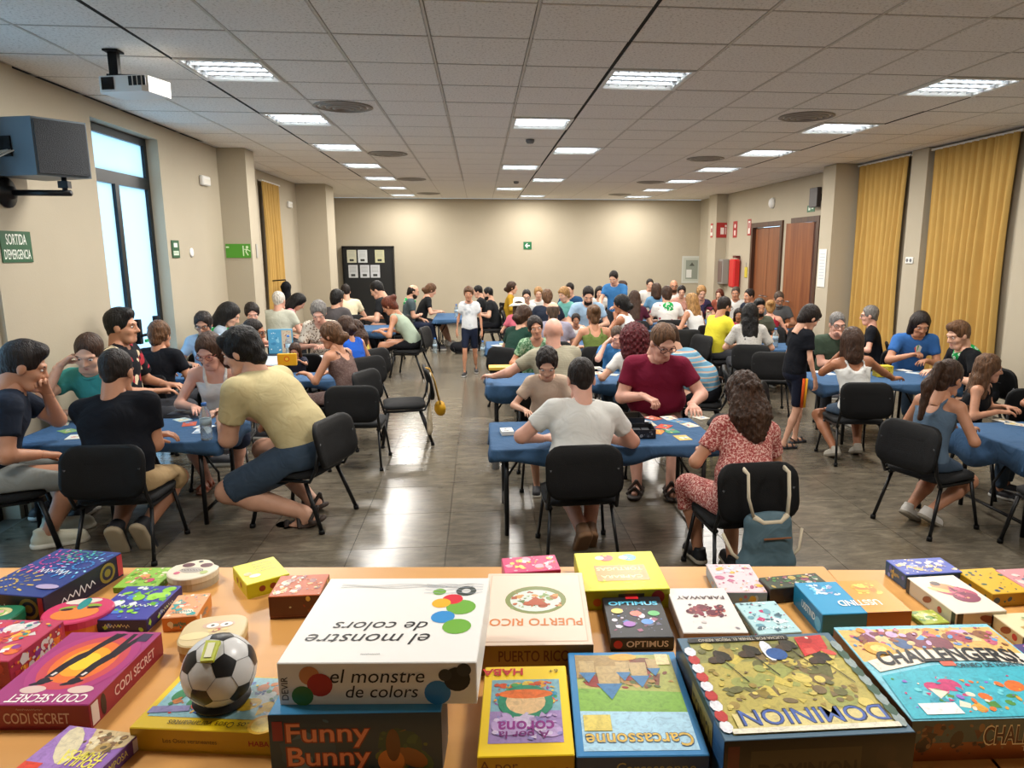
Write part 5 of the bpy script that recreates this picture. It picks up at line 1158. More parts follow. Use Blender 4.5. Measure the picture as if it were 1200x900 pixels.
def blobs(ik, x0, y0, x1, y1, cols, n, seed, r0=.006, r1=.02):
    q = random.Random(seed); n0 = n; n = int(n*2.4) if n > 9 else n
    for i_ in range(n):
        r = q.uniform(r0, r1) if i_ < n0*.8 else r0*.45+(r1-r0)*.4*q.random()**2; x = q.uniform(x0+r, x1-r); y = q.uniform(y0+r, y1-r); c = q.choice(cols)
        if q.random() < .55: ik.disc(x, y, r, c, 12, r*q.uniform(.45, 1), q.uniform(0, 3))
        else:
            a = q.uniform(0, 6); m = q.choice((3, 4, 5)); ik.poly([(x+r*math.cos(a+2*math.pi*k/m)*q.uniform(.7, 1), y+r*math.sin(a+2*math.pi*k/m)*q.uniform(.6, 1)) for k in range(m)], c)
    return ik
def scrib(ik, x, y, wd, ht, c, n=8, seed=1):
    """lettering too blurred to read: a row of broken pen strokes"""
    q = random.Random(seed); n *= 2
    ik.stroke([(x-wd/2+wd*i/n, y+ht*(.45 if i % 2 else -.45)*q.uniform(.35, 1)) for i in range(n+1)], max(wd/n*.3, .0011), c)
GAMES = {}; PAINTED = {'dom', 'cha', 'car', 'cor', 'oso', 'col', 'pol', 'jung', 'brn', 'gr2', 'pnk2', 'ros', 'blu'}
def gbox(key, label, FL, FR, NR, NL, vb, col, side=None, art=None, front=None, left=None, right=None, base=ZG, hm=None, name='game_box', cat='game box', gap=.0, rough=.4):
    def corners(h): return [atz(*p, base+h) for p in (FL, FR, NR, NL)]
    if hm is None:
        lo, hi = .004, .3
        for _ in range(40):
            h = (lo+hi)/2; c = corners(h)[3]; v = proj((c[0], c[1], base))[1]
            if v < vb: lo = h
            else: hi = h
        hm = (lo+hi)/2
    c = corners(hm); ce_ = sum(c)/4; ax = (c[1]-c[0])+(c[2]-c[3]); ang = math.atan2(ax[1], ax[0]); ex = np.array([math.cos(ang), math.sin(ang), 0]); ey = np.array([-math.sin(ang), math.cos(ang), 0])
    w_ = (abs((c[1]-c[0])@ex)+abs((c[2]-c[3])@ex))/2; d_ = (abs((c[0]-c[3])@ey)+abs((c[1]-c[2])@ey))/2
    t = thing(name, label, cat, (ce_[0], ce_[1], base), ang)
    m1 = mat('card_'+col, col, rough); m2 = mat('card_'+(side or col), side or col, rough)
    lid = MB(); lid.box((0, 0, hm*.55), (w_, d_, hm*.9), 0, bev=.0016); lo_ = lid.build('lid', m1, t)
    if side: # side faces in their own colour
        me = lo_.data; me.materials.append(m2)
        for p in me.polygons:
            if abs(p.normal.z) < .5: p.material_index = 1
    MB().box((0, 0, hm*.1), (w_-.002, d_-.002, hm*.2), 0).build('tray', m2, t)
    if art:
        ik = Ink(); art(ik, w_, d_); ik.build('cover_print', t, face_frame((0, 0, hm+.0005), (1, 0, 0), (0, 1, 0)), print_mat('painted_print') if key in PAINTED else None)
    if front:
        ik = Ink(); front(ik, w_, hm); ik.build('front_print', t, face_frame((0, -d_/2-.0006, hm/2), (1, 0, 0), (0, 0, 1)))
    if left:
        ik = Ink(); left(ik, d_, hm); ik.build('side_print', t, face_frame((-w_/2-.0006, 0, hm/2), (0, -1, 0), (0, 0, 1)))
    if right:
        ik = Ink(); right(ik, d_, hm); ik.build('side_print', t, face_frame((w_/2+.0006, 0, hm/2), (0, 1, 0), (0, 0, 1)))
    GAMES[key] = (t, hm, w_, d_, ang, ce_); return GAMES[key]
PI = math.pi
# --- big box "el monstre de colors" on "Funny Bunny"
def a(ik, w, d):
    for x, y, r in ((-.3, .33, 0), (.05, .42, 0)): pass
    blobs(ik, -w*.49, -d*.1, w*.49, d*.47, ['#7fc0e6', '#a5d3ee', '#5da85a', '#f0f4f6'], 18, 4, .01, .03)
def f(ik, w, h):
    ik.rect(-w/2, -h/2, w/2, h/2, '#1f3a4e'); blobs(ik, w*.05, -h*.48, w*.48, h*.3, ['#3f5a3a', '#5d6a3a', '#8a5a2e', '#2e4a3a'], 12, 2, .01, .03); ik.disc(w*.2, -h*.25, .022, '#c27a3a'); ik.disc(w*.215, .0, .012, '#6a4426', ry=.03)
    blobs(ik, -w*.48, -h*.4, -w*.1, h*.45, ['#3d6278', '#54788c', '#2a4a60'], 8, 3, .012, .03)
    for s, y in (('Funny', h*.2), ('Bunny', -h*.17)): ik.text(s, -w*.16, y, h*.42, '#8a2f1c', bold=.04, width=w*.5); ik.text(s, -w*.16, y, h*.4, '#e08a66', bold=.012, width=w*.48)
    ik.rect(-w*.48, h*.1, -w*.42, h*.4, '#8a2030')
FB = gbox('fb', 'deep blue rabbit game box lying under the white box', (338, 800), (517, 797), (524, 834), (310, 838), None, '#3b8fc4', '#1f3a4e', a, f, hm=.118)
def a(ik, w, d):
    for x, y, r, c in ((.36, .1, .028, '#6fae3c'), (.27, -.02, .022, '#2f8fd4'), (.36, -.13, .026, '#6fae3c'), (.3, .2, .02, '#d9283a'), (.24, .15, .018, '#f0b429'), (.21, .3, .013, '#7ab648')): ik.disc(x*w, y*d, r, c)
    ik.disc(.37*w, .31*d, .02, '#3f4a44'); ik.disc(.37*w, .31*d, .009, '#d8d8d4')
    ik.text('el monstre', -.1*w, -.26*d, .05, '#26282a', rot=PI, shear=.25); ik.text('de colors', -.06*w, -.12*d, .045, '#26282a', rot=PI, shear=.25)
    scrib(ik, -.05*w, -.42*d, .1*w, .004, '#a5a7aa', 9)
    q = random.Random(5)
    for k in range(3): ik.stroke([(w*(-.4+.09*i), d*(.36+.018*k+.012*math.sin(i*1.3+k))) for i in range(10)], .0012, '#8f9296')
    for k in range(4): ik.stroke([(w*(.12+.05*i), d*(.28+.04*k+.01*math.sin(i*2+k))) for i in range(8)], .0014, '#9fa8b4')
def f(ik, w, h):
    ik.text('el monstre', 0, h*.17, .036, '#1c1c1e', shear=.2); ik.text('de colors', .02*w, -h*.2, .032, '#1c1c1e', shear=.2)
    for x, y, r, c in ((-.34, .2, .017, '#c98a5a'), (-.29, -.02, .021, '#b0322e'), (-.38, -.28, .018, '#3c7a3c'), (.3, -.22, .022, '#2f7fc4'), (.4, .1, .022, '#2a2c2a'), (.34, .2, .011, '#3c3f3c'), (.435, .32, .012, '#3c3f3c')): ik.disc(x*w, y*h, r, c)
    ik.text('DEVIR', -.465*w, -.1*h, .016, '#1c1c1e', rot=PI/2)
gbox('mon', 'large white box titled el monstre de colors on top of the rabbit game', (381, 678), (565, 677), (570, 776), (332, 777), 826, '#e9e9e6', None, a, f, base=ZG+FB[1]+.0005)
# --- Puerto Rico, A por la corona, Carcassonne, Capbara
def a(ik, w, d):
    ik.rect(-w*.46, -d*.46, w*.46, d*.46, '#d8b9a2'); ik.rect(-w*.45, -d*.455, w*.45, d*.455, '#e6d2c0')
    ik.disc(0, .08*d, .3*w, '#7f8a4e', 28, .2*d); ik.disc(0, .07*d, .25*w, '#cfd9d2', 24, .155*d); blobs(ik, -w*.26, -d*.06, w*.26, d*.22, ['#a8542e', '#5f7a3c', '#d09a5a', '#b8683c', '#8aa46a'], 22, 8, .005, .014); ik.poly([(-.03, 0), (.03, 0), (0, .04)], '#b0522c')
    ik.text('PUERTO RICO', 0, -.22*d, .042, '#d07a3a', rot=PI, bold=.01, width=.86*w)
def f(ik, w, h): ik.rect(-w/2, -h/2, w/2, h/2, '#8f6a2c'); ik.text('PUERTO RICO', -.02*w, .12*h, .034, '#5a2716', bold=.012, width=.62*w)
gbox('pr', 'cream box titled PUERTO RICO with an oval island picture', (565, 672), (681, 671), (697, 755), (570, 757), 792, '#e2cdb9', '#8f6a2c', a, f)
def a(ik, w, d):
    ik.rect(-w*.4, -d*.38, w*.4, d*.32, '#9a83b8'); ik.poly([(-w*.4, -d*.05), (w*.4, -d*.05), (w*.4, d*.32), (-w*.4, d*.32)], '#7aa9b8'); blobs(ik, -w*.4, -d*.02, w*.4, d*.31, ['#c9542e', '#4a9a5a', '#e0a03a', '#8f4a9a', '#3f8fae', '#d9c04a'], 34, 3, .006, .02)
    ik.disc(0, .05*d, .05, '#2a8a6a'); ik.disc(0, .05*d, .036, '#e3c08f'); ik.disc(0, .14*d, .05, '#e0702e', 16, .014); blobs(ik, -w*.4, -d*.37, w*.4, -d*.05, ['#b89fd0', '#cfc3e0', '#8f86c0'], 14, 5, .01, .03)
    ik.text('A por la', -.02*w, -.3*d, .026, '#7c2a7a', rot=PI, bold=.012); ik.text('corona', .0*w, -.22*d, .044, '#8f2f8a', rot=PI, bold=.02, width=.62*w)
    ik.text('HABA', .28*w*-1, .42*d, .03, '#c4262e', rot=PI, bold=.02); ik.text('6+', .34*w, .42*d, .018, '#5a4a10', rot=PI)
def f(ik, w, h): ik.text('A por', -.28*w, .2*h, .026, '#6a3a10'); ik.text('HABA', .22*w, -.1*h, .034, '#8a1a16', bold=.02); ik.rect(-.02*w, -.3*h, .08*w, .1*h, '#3a2a10')
gbox('cor', 'bright yellow box titled A por la corona', (571, 781), (661, 780), (676, 884), (556, 888), None, '#ecca12', '#b8930c', a, f, hm=.06)
def a(ik, w, d):
    ik.rect(-w*.44, -d*.46, w*.44, d*.46, '#6fb0d4'); ik.rect(-w*.44, -d*.1, w*.44, d*.46, '#a8ad5e'); ik.poly([(-w*.44, .1*d), (w*.44, .05*d), (w*.44, -.14*d), (-w*.44, -.12*d)], '#7fae4a'); ik.poly([(-w*.44, -.12*d), (w*.44, -.14*d), (w*.44, -.46*d), (-w*.44, -.46*d)], '#a9d2e8')
    blobs(ik, -w*.44, .08*d, w*.44, .45*d, ['#a8834a', '#8a6a3a', '#c2a266', '#7a4a34', '#8f2f2a', '#5a6a3a'], 30, 9, .01, .03)
    ik.poly([(-w*.44, .2*d), (w*.05, .3*d), (w*.05, .44*d), (-w*.44, .46*d)], '#a58a58'); [ik.rect(-w*.42+.016*j, .2*d+.0025*j, -w*.42+.016*j+.008, .2*d+.012+.0025*j, '#6f5a3a') for j in range(6)]
    for x, y, s in ((-.16, .14, .022), (.12, .22, .017), (-.34, .26, .015), (-.02, .26, .013), (.26, .3, .012)):
        ik.poly([(w*x-s, d*y+s*2.6), (w*x+s, d*y+s*2.6), (w*x+s*.9, d*y), (w*x-s*.9, d*y)], '#b8a070'); ik.poly([(w*x-s*1.1, d*y), (w*x+s*1.1, d*y), (w*x, d*y-s*2.2)], '#3f78a8')
    ik.disc(.0*w, .43*d, .028, '#d9a23a', 16, .012); ik.rect(.3*w, .34*d, .42*w, .46*d, '#e3d3a0'); ik.rect(-.42*w, -.3*d, -.2*w, -.16*d, '#d9c86a')
    ik.text('Carcassonne', .0*w, -.37*d, .046, '#3a5a7a', rot=PI, bold=.03, width=.84*w); ik.text('Carcassonne', .0*w, -.37*d, .045, '#d9b65a', rot=PI, bold=.012, width=.83*w)
def f(ik, w, h): ik.text('Carcassonne', .1*w, .1*h, .03, '#8f8a5a', width=.6*w)
gbox('car', 'blue box titled Carcassonne with walled towers by the water', (662, 764), (789, 764), (833, 884), (680, 888), None, '#2f7fb8', '#123a66', a, f, hm=.058)
def a(ik, w, d):
    ik.rect(-w*.3, -.28*d, w*.32, .12*d, '#d9892e'); ik.text('CAPBARA', 0, -.17*d, .022, '#f0d9a0', rot=PI, bold=.015, width=.5*w); ik.text('TORTUGAS', 0, .03*d, .024, '#f0d9a0', rot=PI, bold=.015, width=.56*w)
    ik.disc(-.12*w, .33*d, .02, '#c4322e'); ik.disc(.17*w, .33*d, .02, '#2f86b8'); ik.disc(-.2*w, .33*d, .012, '#e6e0c0'); ik.disc(.1*w, .33*d, .012, '#e6e0c0'); blobs(ik, -w*.48, -d*.48, w*.48, d*.48, ['#c2c81c', '#b3bd14'], 22, 2, .003, .006)
def f(ik, w, h): ik.disc(.36*w, .1*h, h*.32, '#a83a3a'); ik.rect(-.1*w, -.3*h, .2*w, .3*h, '#4a4a2a'); ik.disc(-.34*w, -.1*h, h*.2, '#c9662e')
gbox('cap', 'lime yellow turtle game box with an orange title panel', (668, 648), (761, 646), (788, 689), (689, 693), 716, '#d4d21c', '#b4b412', a, f)
def a(ik, w, d):
    blobs(ik, -w*.45, -d*.4, w*.45, d*.2, ['#4a4a6a', '#8a2a5a', '#c9c2d0', '#2f5aa8'], 20, 6, .004, .012)
    for x, y, c in ((-.3, .12, '#d9c02e'), (.0, .05, '#e0522e'), (.3, .05, '#3aa84a'), (-.15, -.2, '#8a3aa8'), (.15, -.15, '#2f7fd4')): ik.disc(x*w, y*d, .014, c, 14, .012)
    ik.text('OPTIMUS', .0*w, .3*d, .024, '#5ac2e6', bold=.03, width=.84*w); ik.rect(-.1*w, .42*d, .12*w, .49*d, '#c4262e')
def f(ik, w, h): ik.text('OPTIMUS', .08*w, 0, .02, '#d9d4d0', bold=.02, width=.66*w); ik.disc(-.38*w, 0, h*.3, '#c4262e')
gbox('opt', 'small black box titled OPTIMUS with coloured dice', (705, 699), (772, 699), (791, 746), (716, 748), 764, '#17181e', None, a, f)
def a(ik, w, d):
    blobs(ik, -w*.35, -d*.2, w*.35, d*.12, ['#8a3a4a', '#6a2a3a', '#b8685a', '#4a2a3a'], 26, 3, .006, .016); ik.text('FARAWAY', 0, .26*d, .022, '#4a3438', rot=PI, bold=.015, width=.8*w); blobs(ik, -w*.45, -d*.45, w*.45, -d*.25, ['#8f8a90', '#c9c2c0'], 5, 2, .003, .006)
def l(ik, w, h): ik.text('FARAWAY', 0, 0, .02, '#5a4a4a', width=.6*w)
gbox('far', 'white box titled FARAWAY with a dark red island', (782, 689), (843, 689), (884, 741), (800, 742), 760, '#dcd8d4', '#a08a7c', a, None, l)
def bx(key, label, FL, FR, NR, NL, vb, col, side, cols, seed, n=26, title=None, tcol='#ffffff', ty=-.1, r0=.004, r1=.014, fcols=None, rot=PI, tw=.7, ts=.02, hm=None, base=ZG):
    def a(ik, w, d):
        blobs(ik, -w*.49, -d*.49, w*.49, d*.49, cols, n, seed, r0, r1)
        if title: scrib(ik, 0, ty*d, tw*w, ts*.8, tcol, 8, seed)
    def f(ik, w, h): blobs(ik, -w*.49, -h*.49, w*.49, h*.49, fcols or cols, max(5, n//4), seed+1, .003, min(.01, h*.3)); title and scrib(ik, 0, 0, tw*w*.6, h*.4, tcol, 8, seed)
    return gbox(key, label, FL, FR, NR, NL, vb, col, side, a, f, f, f, hm=hm, base=base)
# --- behind: small boxes
bx('pink', 'pink box peeping out behind PUERTO RICO', (596, 655), (640, 649), (668, 668), (583, 671), None, '#d43a72', '#b82a60', ['#e8d06a', '#f0a0b4', '#e06a3a', '#d9d4e0'], 3, hm=.045)
bx('pnk2', 'pale pink box with a yellow star standing behind FARAWAY', (827, 661), (879, 661), (899, 694), (845, 694), 708, '#dcc3c9', '#8fa9c4', ['#d9b04a', '#b86a8a', '#c9d8ea', '#a85a7a', '#e6dfe2'], 5)
bx('teal', 'pale turquoise box wedged between FARAWAY and the blue and orange box', (865, 707), (908, 703), (940, 741), (885, 743), 756, '#a9d0d6', '#8ab4bc', ['#d9eaec', '#4a6a78', '#6aa0b0', '#c43a72'], 6, title=True, tcol='#e8f2f2', ty=-.35, ts=.018)
bx('jung', 'dark jungle patterned box behind the blue and orange box', (890, 677), (952, 671), (975, 684), (902, 690), 708, '#2e3a2a', '#3a2f2a', ['#4a8a3a', '#8a3a5a', '#b8a04a', '#c9c2b8', '#2f6a4a'], 7)
def a(ik, w, d):
    ik.rect(0, -d/2, w/2, d/2, '#e0922a'); blobs(ik, -w*.42, .0, -w*.08, d*.45, ['#1f7fb0', '#5ac0e6', '#c9d8e6', '#8f9ac4'], 14, 4, .006, .018); blobs(ik, w*.08, .0, w*.42, d*.42, ['#f0b43a', '#d07a1c', '#f2d05a'], 12, 4, .006, .018); ik.text('USSTIND', .02*w, -.2*d, .036, '#f4f0e6', rot=PI, bold=.02, width=.48*w)
def f(ik, w, h): ik.rect(0, -h/2, w/2, h/2, '#a8641a')
def l(ik, w, h): ik.text('USSTIND', .05*w, 0, .024, '#d9ecf4', bold=.015, width=.46*w); ik.disc(.38*w, -.1*h, h*.3, '#4ab0dc')
gbox('dis', 'box half blue half orange with white lettering', (927, 683), (1022, 680), (1074, 716), (968, 720), 746, '#1f93c4', '#1a7fae', a, f, l)
# --- Dominion, Challengers
def a(ik, w, d):
    ik.rect(-w*.44, -d*.46, w*.45, d*.46, '#b5a95a'); ik.poly([(-w*.44, .2*d), (w*.45, .2*d), (w*.45, .46*d), (-w*.44, .46*d)], '#8f8f55'); blobs(ik, -w*.42, -.3*d, w*.42, .45*d, ['#8a7a3a', '#c9b85a', '#6a6a40', '#a08a4a', '#d3c26a', '#7a6a4a', '#9aa05a'], 60, 12, .01, .035)
    for x, y in ((-.3, .25), (-.1, .3), (.15, .35), (.3, .2)): [ik.disc(x*w+.012*math.sin(j*2.1), y*d+.01*math.cos(j*1.7), .009, ('#3a3228', '#2c2a20', '#4a3a2a')[j % 3], 8, .014, j) for j in range(7)]; ik.stroke([(x*w, y*d), (x*w+.03, y*d-.08)], .002, '#2a241c')
    ik.poly([(.22*w, .22*d), (.4*w, .3*d), (.42*w, .46*d), (.24*w, .44*d)], '#c43232'); blobs(ik, .2*w, .2*d, .44*w, .46*d, ['#d9544a', '#a82424', '#e8e0d0'], 6, 2, .006, .015); ik.disc(.02*w, .3*d, .012, '#dfe6ee', 10, .035); ik.disc(.06*w, .26*d, .02, '#2f5a9a')
    for k in range(9): ik.disc(-w*.46, d*(-.4+.09*k), .011, '#b83a3a' if k % 2 else '#dfe2ea', 8, .016)
    for k in range(9): ik.disc(w*.465, d*(-.4+.09*k), .009, '#3a5a4a' if k % 2 else '#8fa0a0', 8, .02)
    ik.rect(-w*.4, -.44*d, w*.42, -.3*d, '#d3c78a'); ik.rect(-w*.44, -.46*d, w*.45, -.42*d, '#e3e0cc')
    ik.text('DOMINION', .03*w, -.33*d, .058, '#2a3040', rot=PI, bold=.02, width=.8*w); ik.text('DOMINION', .03*w, -.33*d, .054, '#4a66b0', rot=PI, bold=0, width=.78*w)
    ik.rect(-w*.44, .42*d, .2*w, .47*d, '#26231f'); ik.text('LUCHA POR TENER EL MEJOR REINO', -.1*w, .445*d, .014, '#c9c2b0', rot=PI, width=.55*w)
def f(ik, w, h): ik.rect(-w/2, -h/2, w/2, h/2, '#17150f'); ik.rect(-.36*w, -.45*h, .22*w, .3*h, '#3a3320'); ik.text('DOMINION', -.06*w, -.1*h, .04, '#0f0e0a', bold=.03, width=.52*w); ik.rect(-.48*w, -.45*h, -.42*w, .4*h, '#5a1f1a'); blobs(ik, .25*w, -.4*h, .48*w, .4*h, ['#3a2418', '#241a12'], 5, 3, .008, .02)
def l(ik, w, h): ik.rect(-w/2, -h/2, w/2, h/2, '#25242a'); ik.rect(-.1*w, -.36*h, .3*w, .36*h, '#8a7a3a'); ik.text('DOMINION', .1*w, 0, .05, '#1a1a20', bold=.02, width=.36*w); ik.rect(.32*w, -.5*h, .5*w, .5*h, '#2f5a8a')
gbox('dom', 'large box titled DOMINION with a battlefield cover and blue-grey border', (787, 747), (966, 742), (1080, 856), (857, 870), 936, '#4a6a80', '#1d1b18', a, f, l)
def a(ik, w, d):
    ik.rect(-w/2, -d/2, w/2, d/2, '#7fc6d9'); ik.rect(-w*.49, .08*d, w*.49, .46*d, '#e0b56a'); blobs(ik, -w*.48, .16*d, w*.48, .48*d, ['#a84a5a', '#7a3a4a', '#e0902e', '#c9a8d0', '#3a5a8a', '#d9c08a', '#8a5a3a', '#5f9ad0', '#c2607a'], 50, 14, .008, .026)
    ik.disc(-.34*w, .22*d, .028, '#e8a83a', 16, .024); ik.disc(-.34*w, .22*d, .016, '#f2cf7a', 12, .013)
    ik.poly([(-w*.45, -.04*d), (-.1*w, .06*d), (.25*w, .06*d), (w*.49, -.02*d), (w*.49, .12*d), (.2*w, .19*d), (-.15*w, .19*d), (-w*.47, .08*d)], '#e9e2d2')
    ik.poly([(-w*.49, -.49*d), (w*.49, -.49*d), (w*.49, -.05*d), (.2*w, .03*d), (-.1*w, .02*d), (-w*.46, -.08*d)], '#3fb0c4'); blobs(ik, -w*.45, -.47*d, w*.48, -.1*d, ['#2f9ab4', '#6accd9', '#8a6ac4', '#d9a03a', '#c43a72', '#4a8a3a', '#e8dcc8', '#e0702e'], 40, 16, .006, .022)
    ik.text('CHALLENGERS!', .02*w, .085*d, .062, '#1c2026', bold=.03, width=.84*w, arc=.012); ik.text('TORNEO DE VERANO', .2*w, .0*d, .02, '#2a3a44', bold=.01, width=.42*w); ik.rect(-.06*w, .0*d, .02*w, .05*d, '#d9604a')
    ik.rect(-w*.4, -.46*d, -w*.2, -.36*d, '#e6ecec')
def f(ik, w, h): ik.rect(-w/2, -h/2, w/2, -h*.05, '#8a4a1c'); ik.rect(-w/2, -h*.05, w/2, h/2, '#4a5a58'); blobs(ik, -w*.48, -h*.4, w*.0, h*.45, ['#5a3424', '#7a4a2a', '#3a2a20', '#8a6a4a'], 18, 5, .006, .018); ik.text('CHALLENGERS!', .16*w, .08*h, .05, '#e3d9b8', bold=.04, width=.56*w); ik.text('CHALLENGERS!', .16*w, .08*h, .046, '#4a1f18', bold=.018, width=.55*w); ik.text('TORNEO DE VERANO', .3*w, -.25*h, .014, '#e3d9b8')
gbox('cha', 'large beach-themed box titled CHALLENGERS', (968, 735), (1152, 732), (1296, 838), (1080, 846), 893, '#62b4cc', '#6a4426', a, f)
# --- right end boxes
def a(ik, w, d):
    ik.disc(.05*w, .05*d, .05, '#a83a5a', 18, .028, -.5); ik.disc(.12*w, -.12*d, .032, '#7c2a4a', 16, .026); ik.disc(-.05*w, .18*d, .03, '#d9824a', 14, .018, -.4); ik.disc(-.12*w, .28*d, .012, '#3a241c'); ik.disc(-.18*w, .1*d, .03, '#b8b06a', 12, .01, -.6); blobs(ik, -.1*w, -.2*d, .25*w, .2*d, ['#c45a72', '#8a2a4a', '#e09a6a', '#6a2040'], 10, 3, .005, .012)
def l(ik, w, h): ik.rect(-.49*w, -.48*h, -.42*w, .48*h, '#2a2a2c'); ik.disc(-.05*w, .05*h, .018, '#8a4a2e', 12, .008, .5); ik.disc(.2*w, 0, .008, '#b83a3a'); ik.rect(.42*w, -.48*h, .49*w, .48*h, '#2a2a2c')
def f(ik, w, h): ik.rect(-.48*w, -.48*h, -.36*w, .48*h, '#2a2a2c'); ik.disc(.15*w, 0, .024, '#8a4a2e', 12, .009, -.3); blobs(ik, -.3*w, -.4*h, .45*w, .4*h, ['#c9b8a8', '#d9a090'], 5, 4, .002, .004)
gbox('sar', 'cream box with a reclining figure in purple and orange', (1058, 677), (1110, 674), (1188, 715), (1126, 719), 737, '#e0d6c4', '#d2c8b4', a, f, l)
bx('blu', 'blue box with gold lettering at the far corner of the second games table', (1038, 655), (1104, 654), (1126, 669), (1062, 675), 692, '#4a5ab0', '#35567a', ['#c9a85a', '#7a8ad4', '#d9c8a0', '#5f6ac0', '#e0d8c8'], 8, title=True, tcol='#e0c26a', ty=-.1, ts=.02)
bx('pin', 'yellow box with dark pineapple pattern', (1124, 667), (1168, 665), (1205, 693), (1158, 697), 713, '#d0a51e', '#b08a18', ['#2f4a6a', '#2a5a4a'], 9, 12, r0=.005, r1=.008)
bx('ros', 'rose and white box leaning against the pineapple box', (1172, 667), (1235, 664), (1290, 694), (1210, 699), 716, '#c98a90', '#a86a72', ['#d9c9c4', '#a84a5a', '#e6dcd6', '#3a6a8a'], 10)
def a(ik, w, d): blobs(ik, -.4*w, -.4*d, .4*w, .4*d, ['#c9b47a', '#8a9a6a', '#b89a5a'], 10, 3, .006, .014)
gbox('crm', 'cream box with a small brown figure on its edge', (1172, 719), (1230, 716), (1290, 745), (1192, 749), 764, '#ddd0a8', '#d0c294', a, f, l)
bx('drk', 'dark blue and pink box beside the summer tournament game', (1190, 755), (1232, 751), (1268, 778), (1218, 782), 794, '#4a3f7a', '#2e2a5a', ['#d94a8a', '#e8a0c0', '#5ab0d0'], 11, 14)
bx('grn', 'small green leafy card box behind the summer tournament game', (1066, 716), (1094, 714), (1112, 729), (1080, 732), 738, '#a9b84a', '#8a9a3a', ['#d9d47a', '#5f8a3a', '#e6e2b0'], 12, 12)
# --- left end boxes
def a(ik, w, d):
    for k, c in enumerate(('#a83a78', '#c4484f', '#e0702e', '#f0a024', '#f4c832')): ik.disc(.02*w, .05*d, w*(.47-.085*k), c, 26, d*(.46-.085*k))
    for x, sk in ((-.12, 0), (.18, 1)):
        P_ = lambda px, py: (w*(x+px), d*py)
        ik.poly([P_(-.09, -.17), P_(.0, -.16), P_(.03, -.02), P_(.1, .12), P_(.05, .2), P_(-.01, .14), P_(-.06, .02), P_(-.08, -.08)], '#241820')
        ik.poly([P_(.02, .1), P_(.1, .1), P_(.15, .3), P_(.22, .46), P_(.15, .47), P_(.08, .3)], '#241820'); ik.poly([P_(.0, .1), P_(.06, .12), P_(.08, .3), P_(.09, .46), P_(.04, .46), P_(.02, .3)] if sk else [P_(.04, .1), P_(.09, .12), P_(.17, .3), P_(.28, .46), P_(.22, .47), P_(.1, .3)], '#241820')
        ik.disc(*P_(-.055, -.215), .011, '#241820', 14, .012); ik.disc(*P_(-.06, -.235), .02, '#241820', 14, .006, .4); ik.stroke([P_(-.04, -.14), P_(-.02, -.1)], .006, '#e6dcd4')
    ik.disc(-.18*w, -.32*d, .024, '#d3b8b0', 14, .012); ik.disc(.28*w, -.32*d, .024, '#d9bfb4', 14, .012)
    ik.text('CODI SECRET', .05*w, -.42*d, .034, '#f0e6e2', rot=PI, bold=.012, width=.74*w); ik.rect(.33*w, .34*d, .44*w, .46*d, '#3a2a4a')
def f(ik, w, h): ik.text('CODI SECRET', .0*w, -.05*h, .03, '#d9b8b0', bold=.01, width=.62*w); ik.rect(-.49*w, -.45*h, -.42*w, .45*h, '#2a1a1e'); scrib(ik, -.06*w, .32*h, .24*w, .005, '#b88a88', 12)
def r(ik, w, h): ik.text('CODI SECRET', .08*w, -.02*h, .028, '#e0b8b0', bold=.01, width=.56*w); ik.rect(-.48*w, -.4*h, -.4*w, .4*h, '#d9c8c0'); ik.disc(-.34*w, 0, .008, '#2a1414', 10, .022)
gbox('codi', 'magenta and orange box titled CODI SECRET with two dark silhouettes', (70, 740), (180, 741), (115, 825), (-6, 827), 857, '#9c2f72', '#8f2430', a, f, None, r)
def a(ik, w, d):
    for x, y, c, c2, rr in ((-.3, -.3, '#d9b83a', '#8a7a3a', .075), (-.28, .2, '#b83a8a', '#e06aa8', .07), (.3, .15, '#3a8fd4', '#8fd0f0', .075), (.0, .38, '#2a8a7a', '#5ac0a0', .05)):
        for ring, cc in ((1, c), (.66, c2), (.34, c)):
            for k in [k for k in range(16) if abs(x*w+rr*ring*math.cos(2*PI*k/16)) < .49*w and abs(y*d+rr*ring*math.sin(2*PI*k/16)) < .49*d]: t = 2*PI*k/16; ik.stroke([(x*w+rr*ring*.78*math.cos(t), y*d+rr*ring*.78*math.sin(t)), (x*w+rr*ring*math.cos(t), y*d+rr*ring*math.sin(t))], .005, cc)
    scrib(ik, .05*w, -.02*d, .46*w, .034, '#e9edf4', 6, 3); ik.disc(.34*w, -.32*d, .03, '#a89ac0', 12, .012)
def r(ik, w, h): scrib(ik, -.1*w, -.05*h, .42*w, .03, '#dfe3ee', 6, 4); ik.disc(.28*w, 0, h*.4, '#8a7a3a'); ik.disc(.28*w, 0, h*.28, '#2a2440'); ik.disc(.28*w, 0, h*.16, '#8a7a3a'); ik.rect(.42*w, -.4*h, .49*w, .45*h, '#b83a4a')
gbox('fire', 'dark blue box with bursts of coloured fireworks', (78, 643), (152, 648), (39, 699), (-40, 693), 723, '#26357a', '#191a38', a, r, None, r)
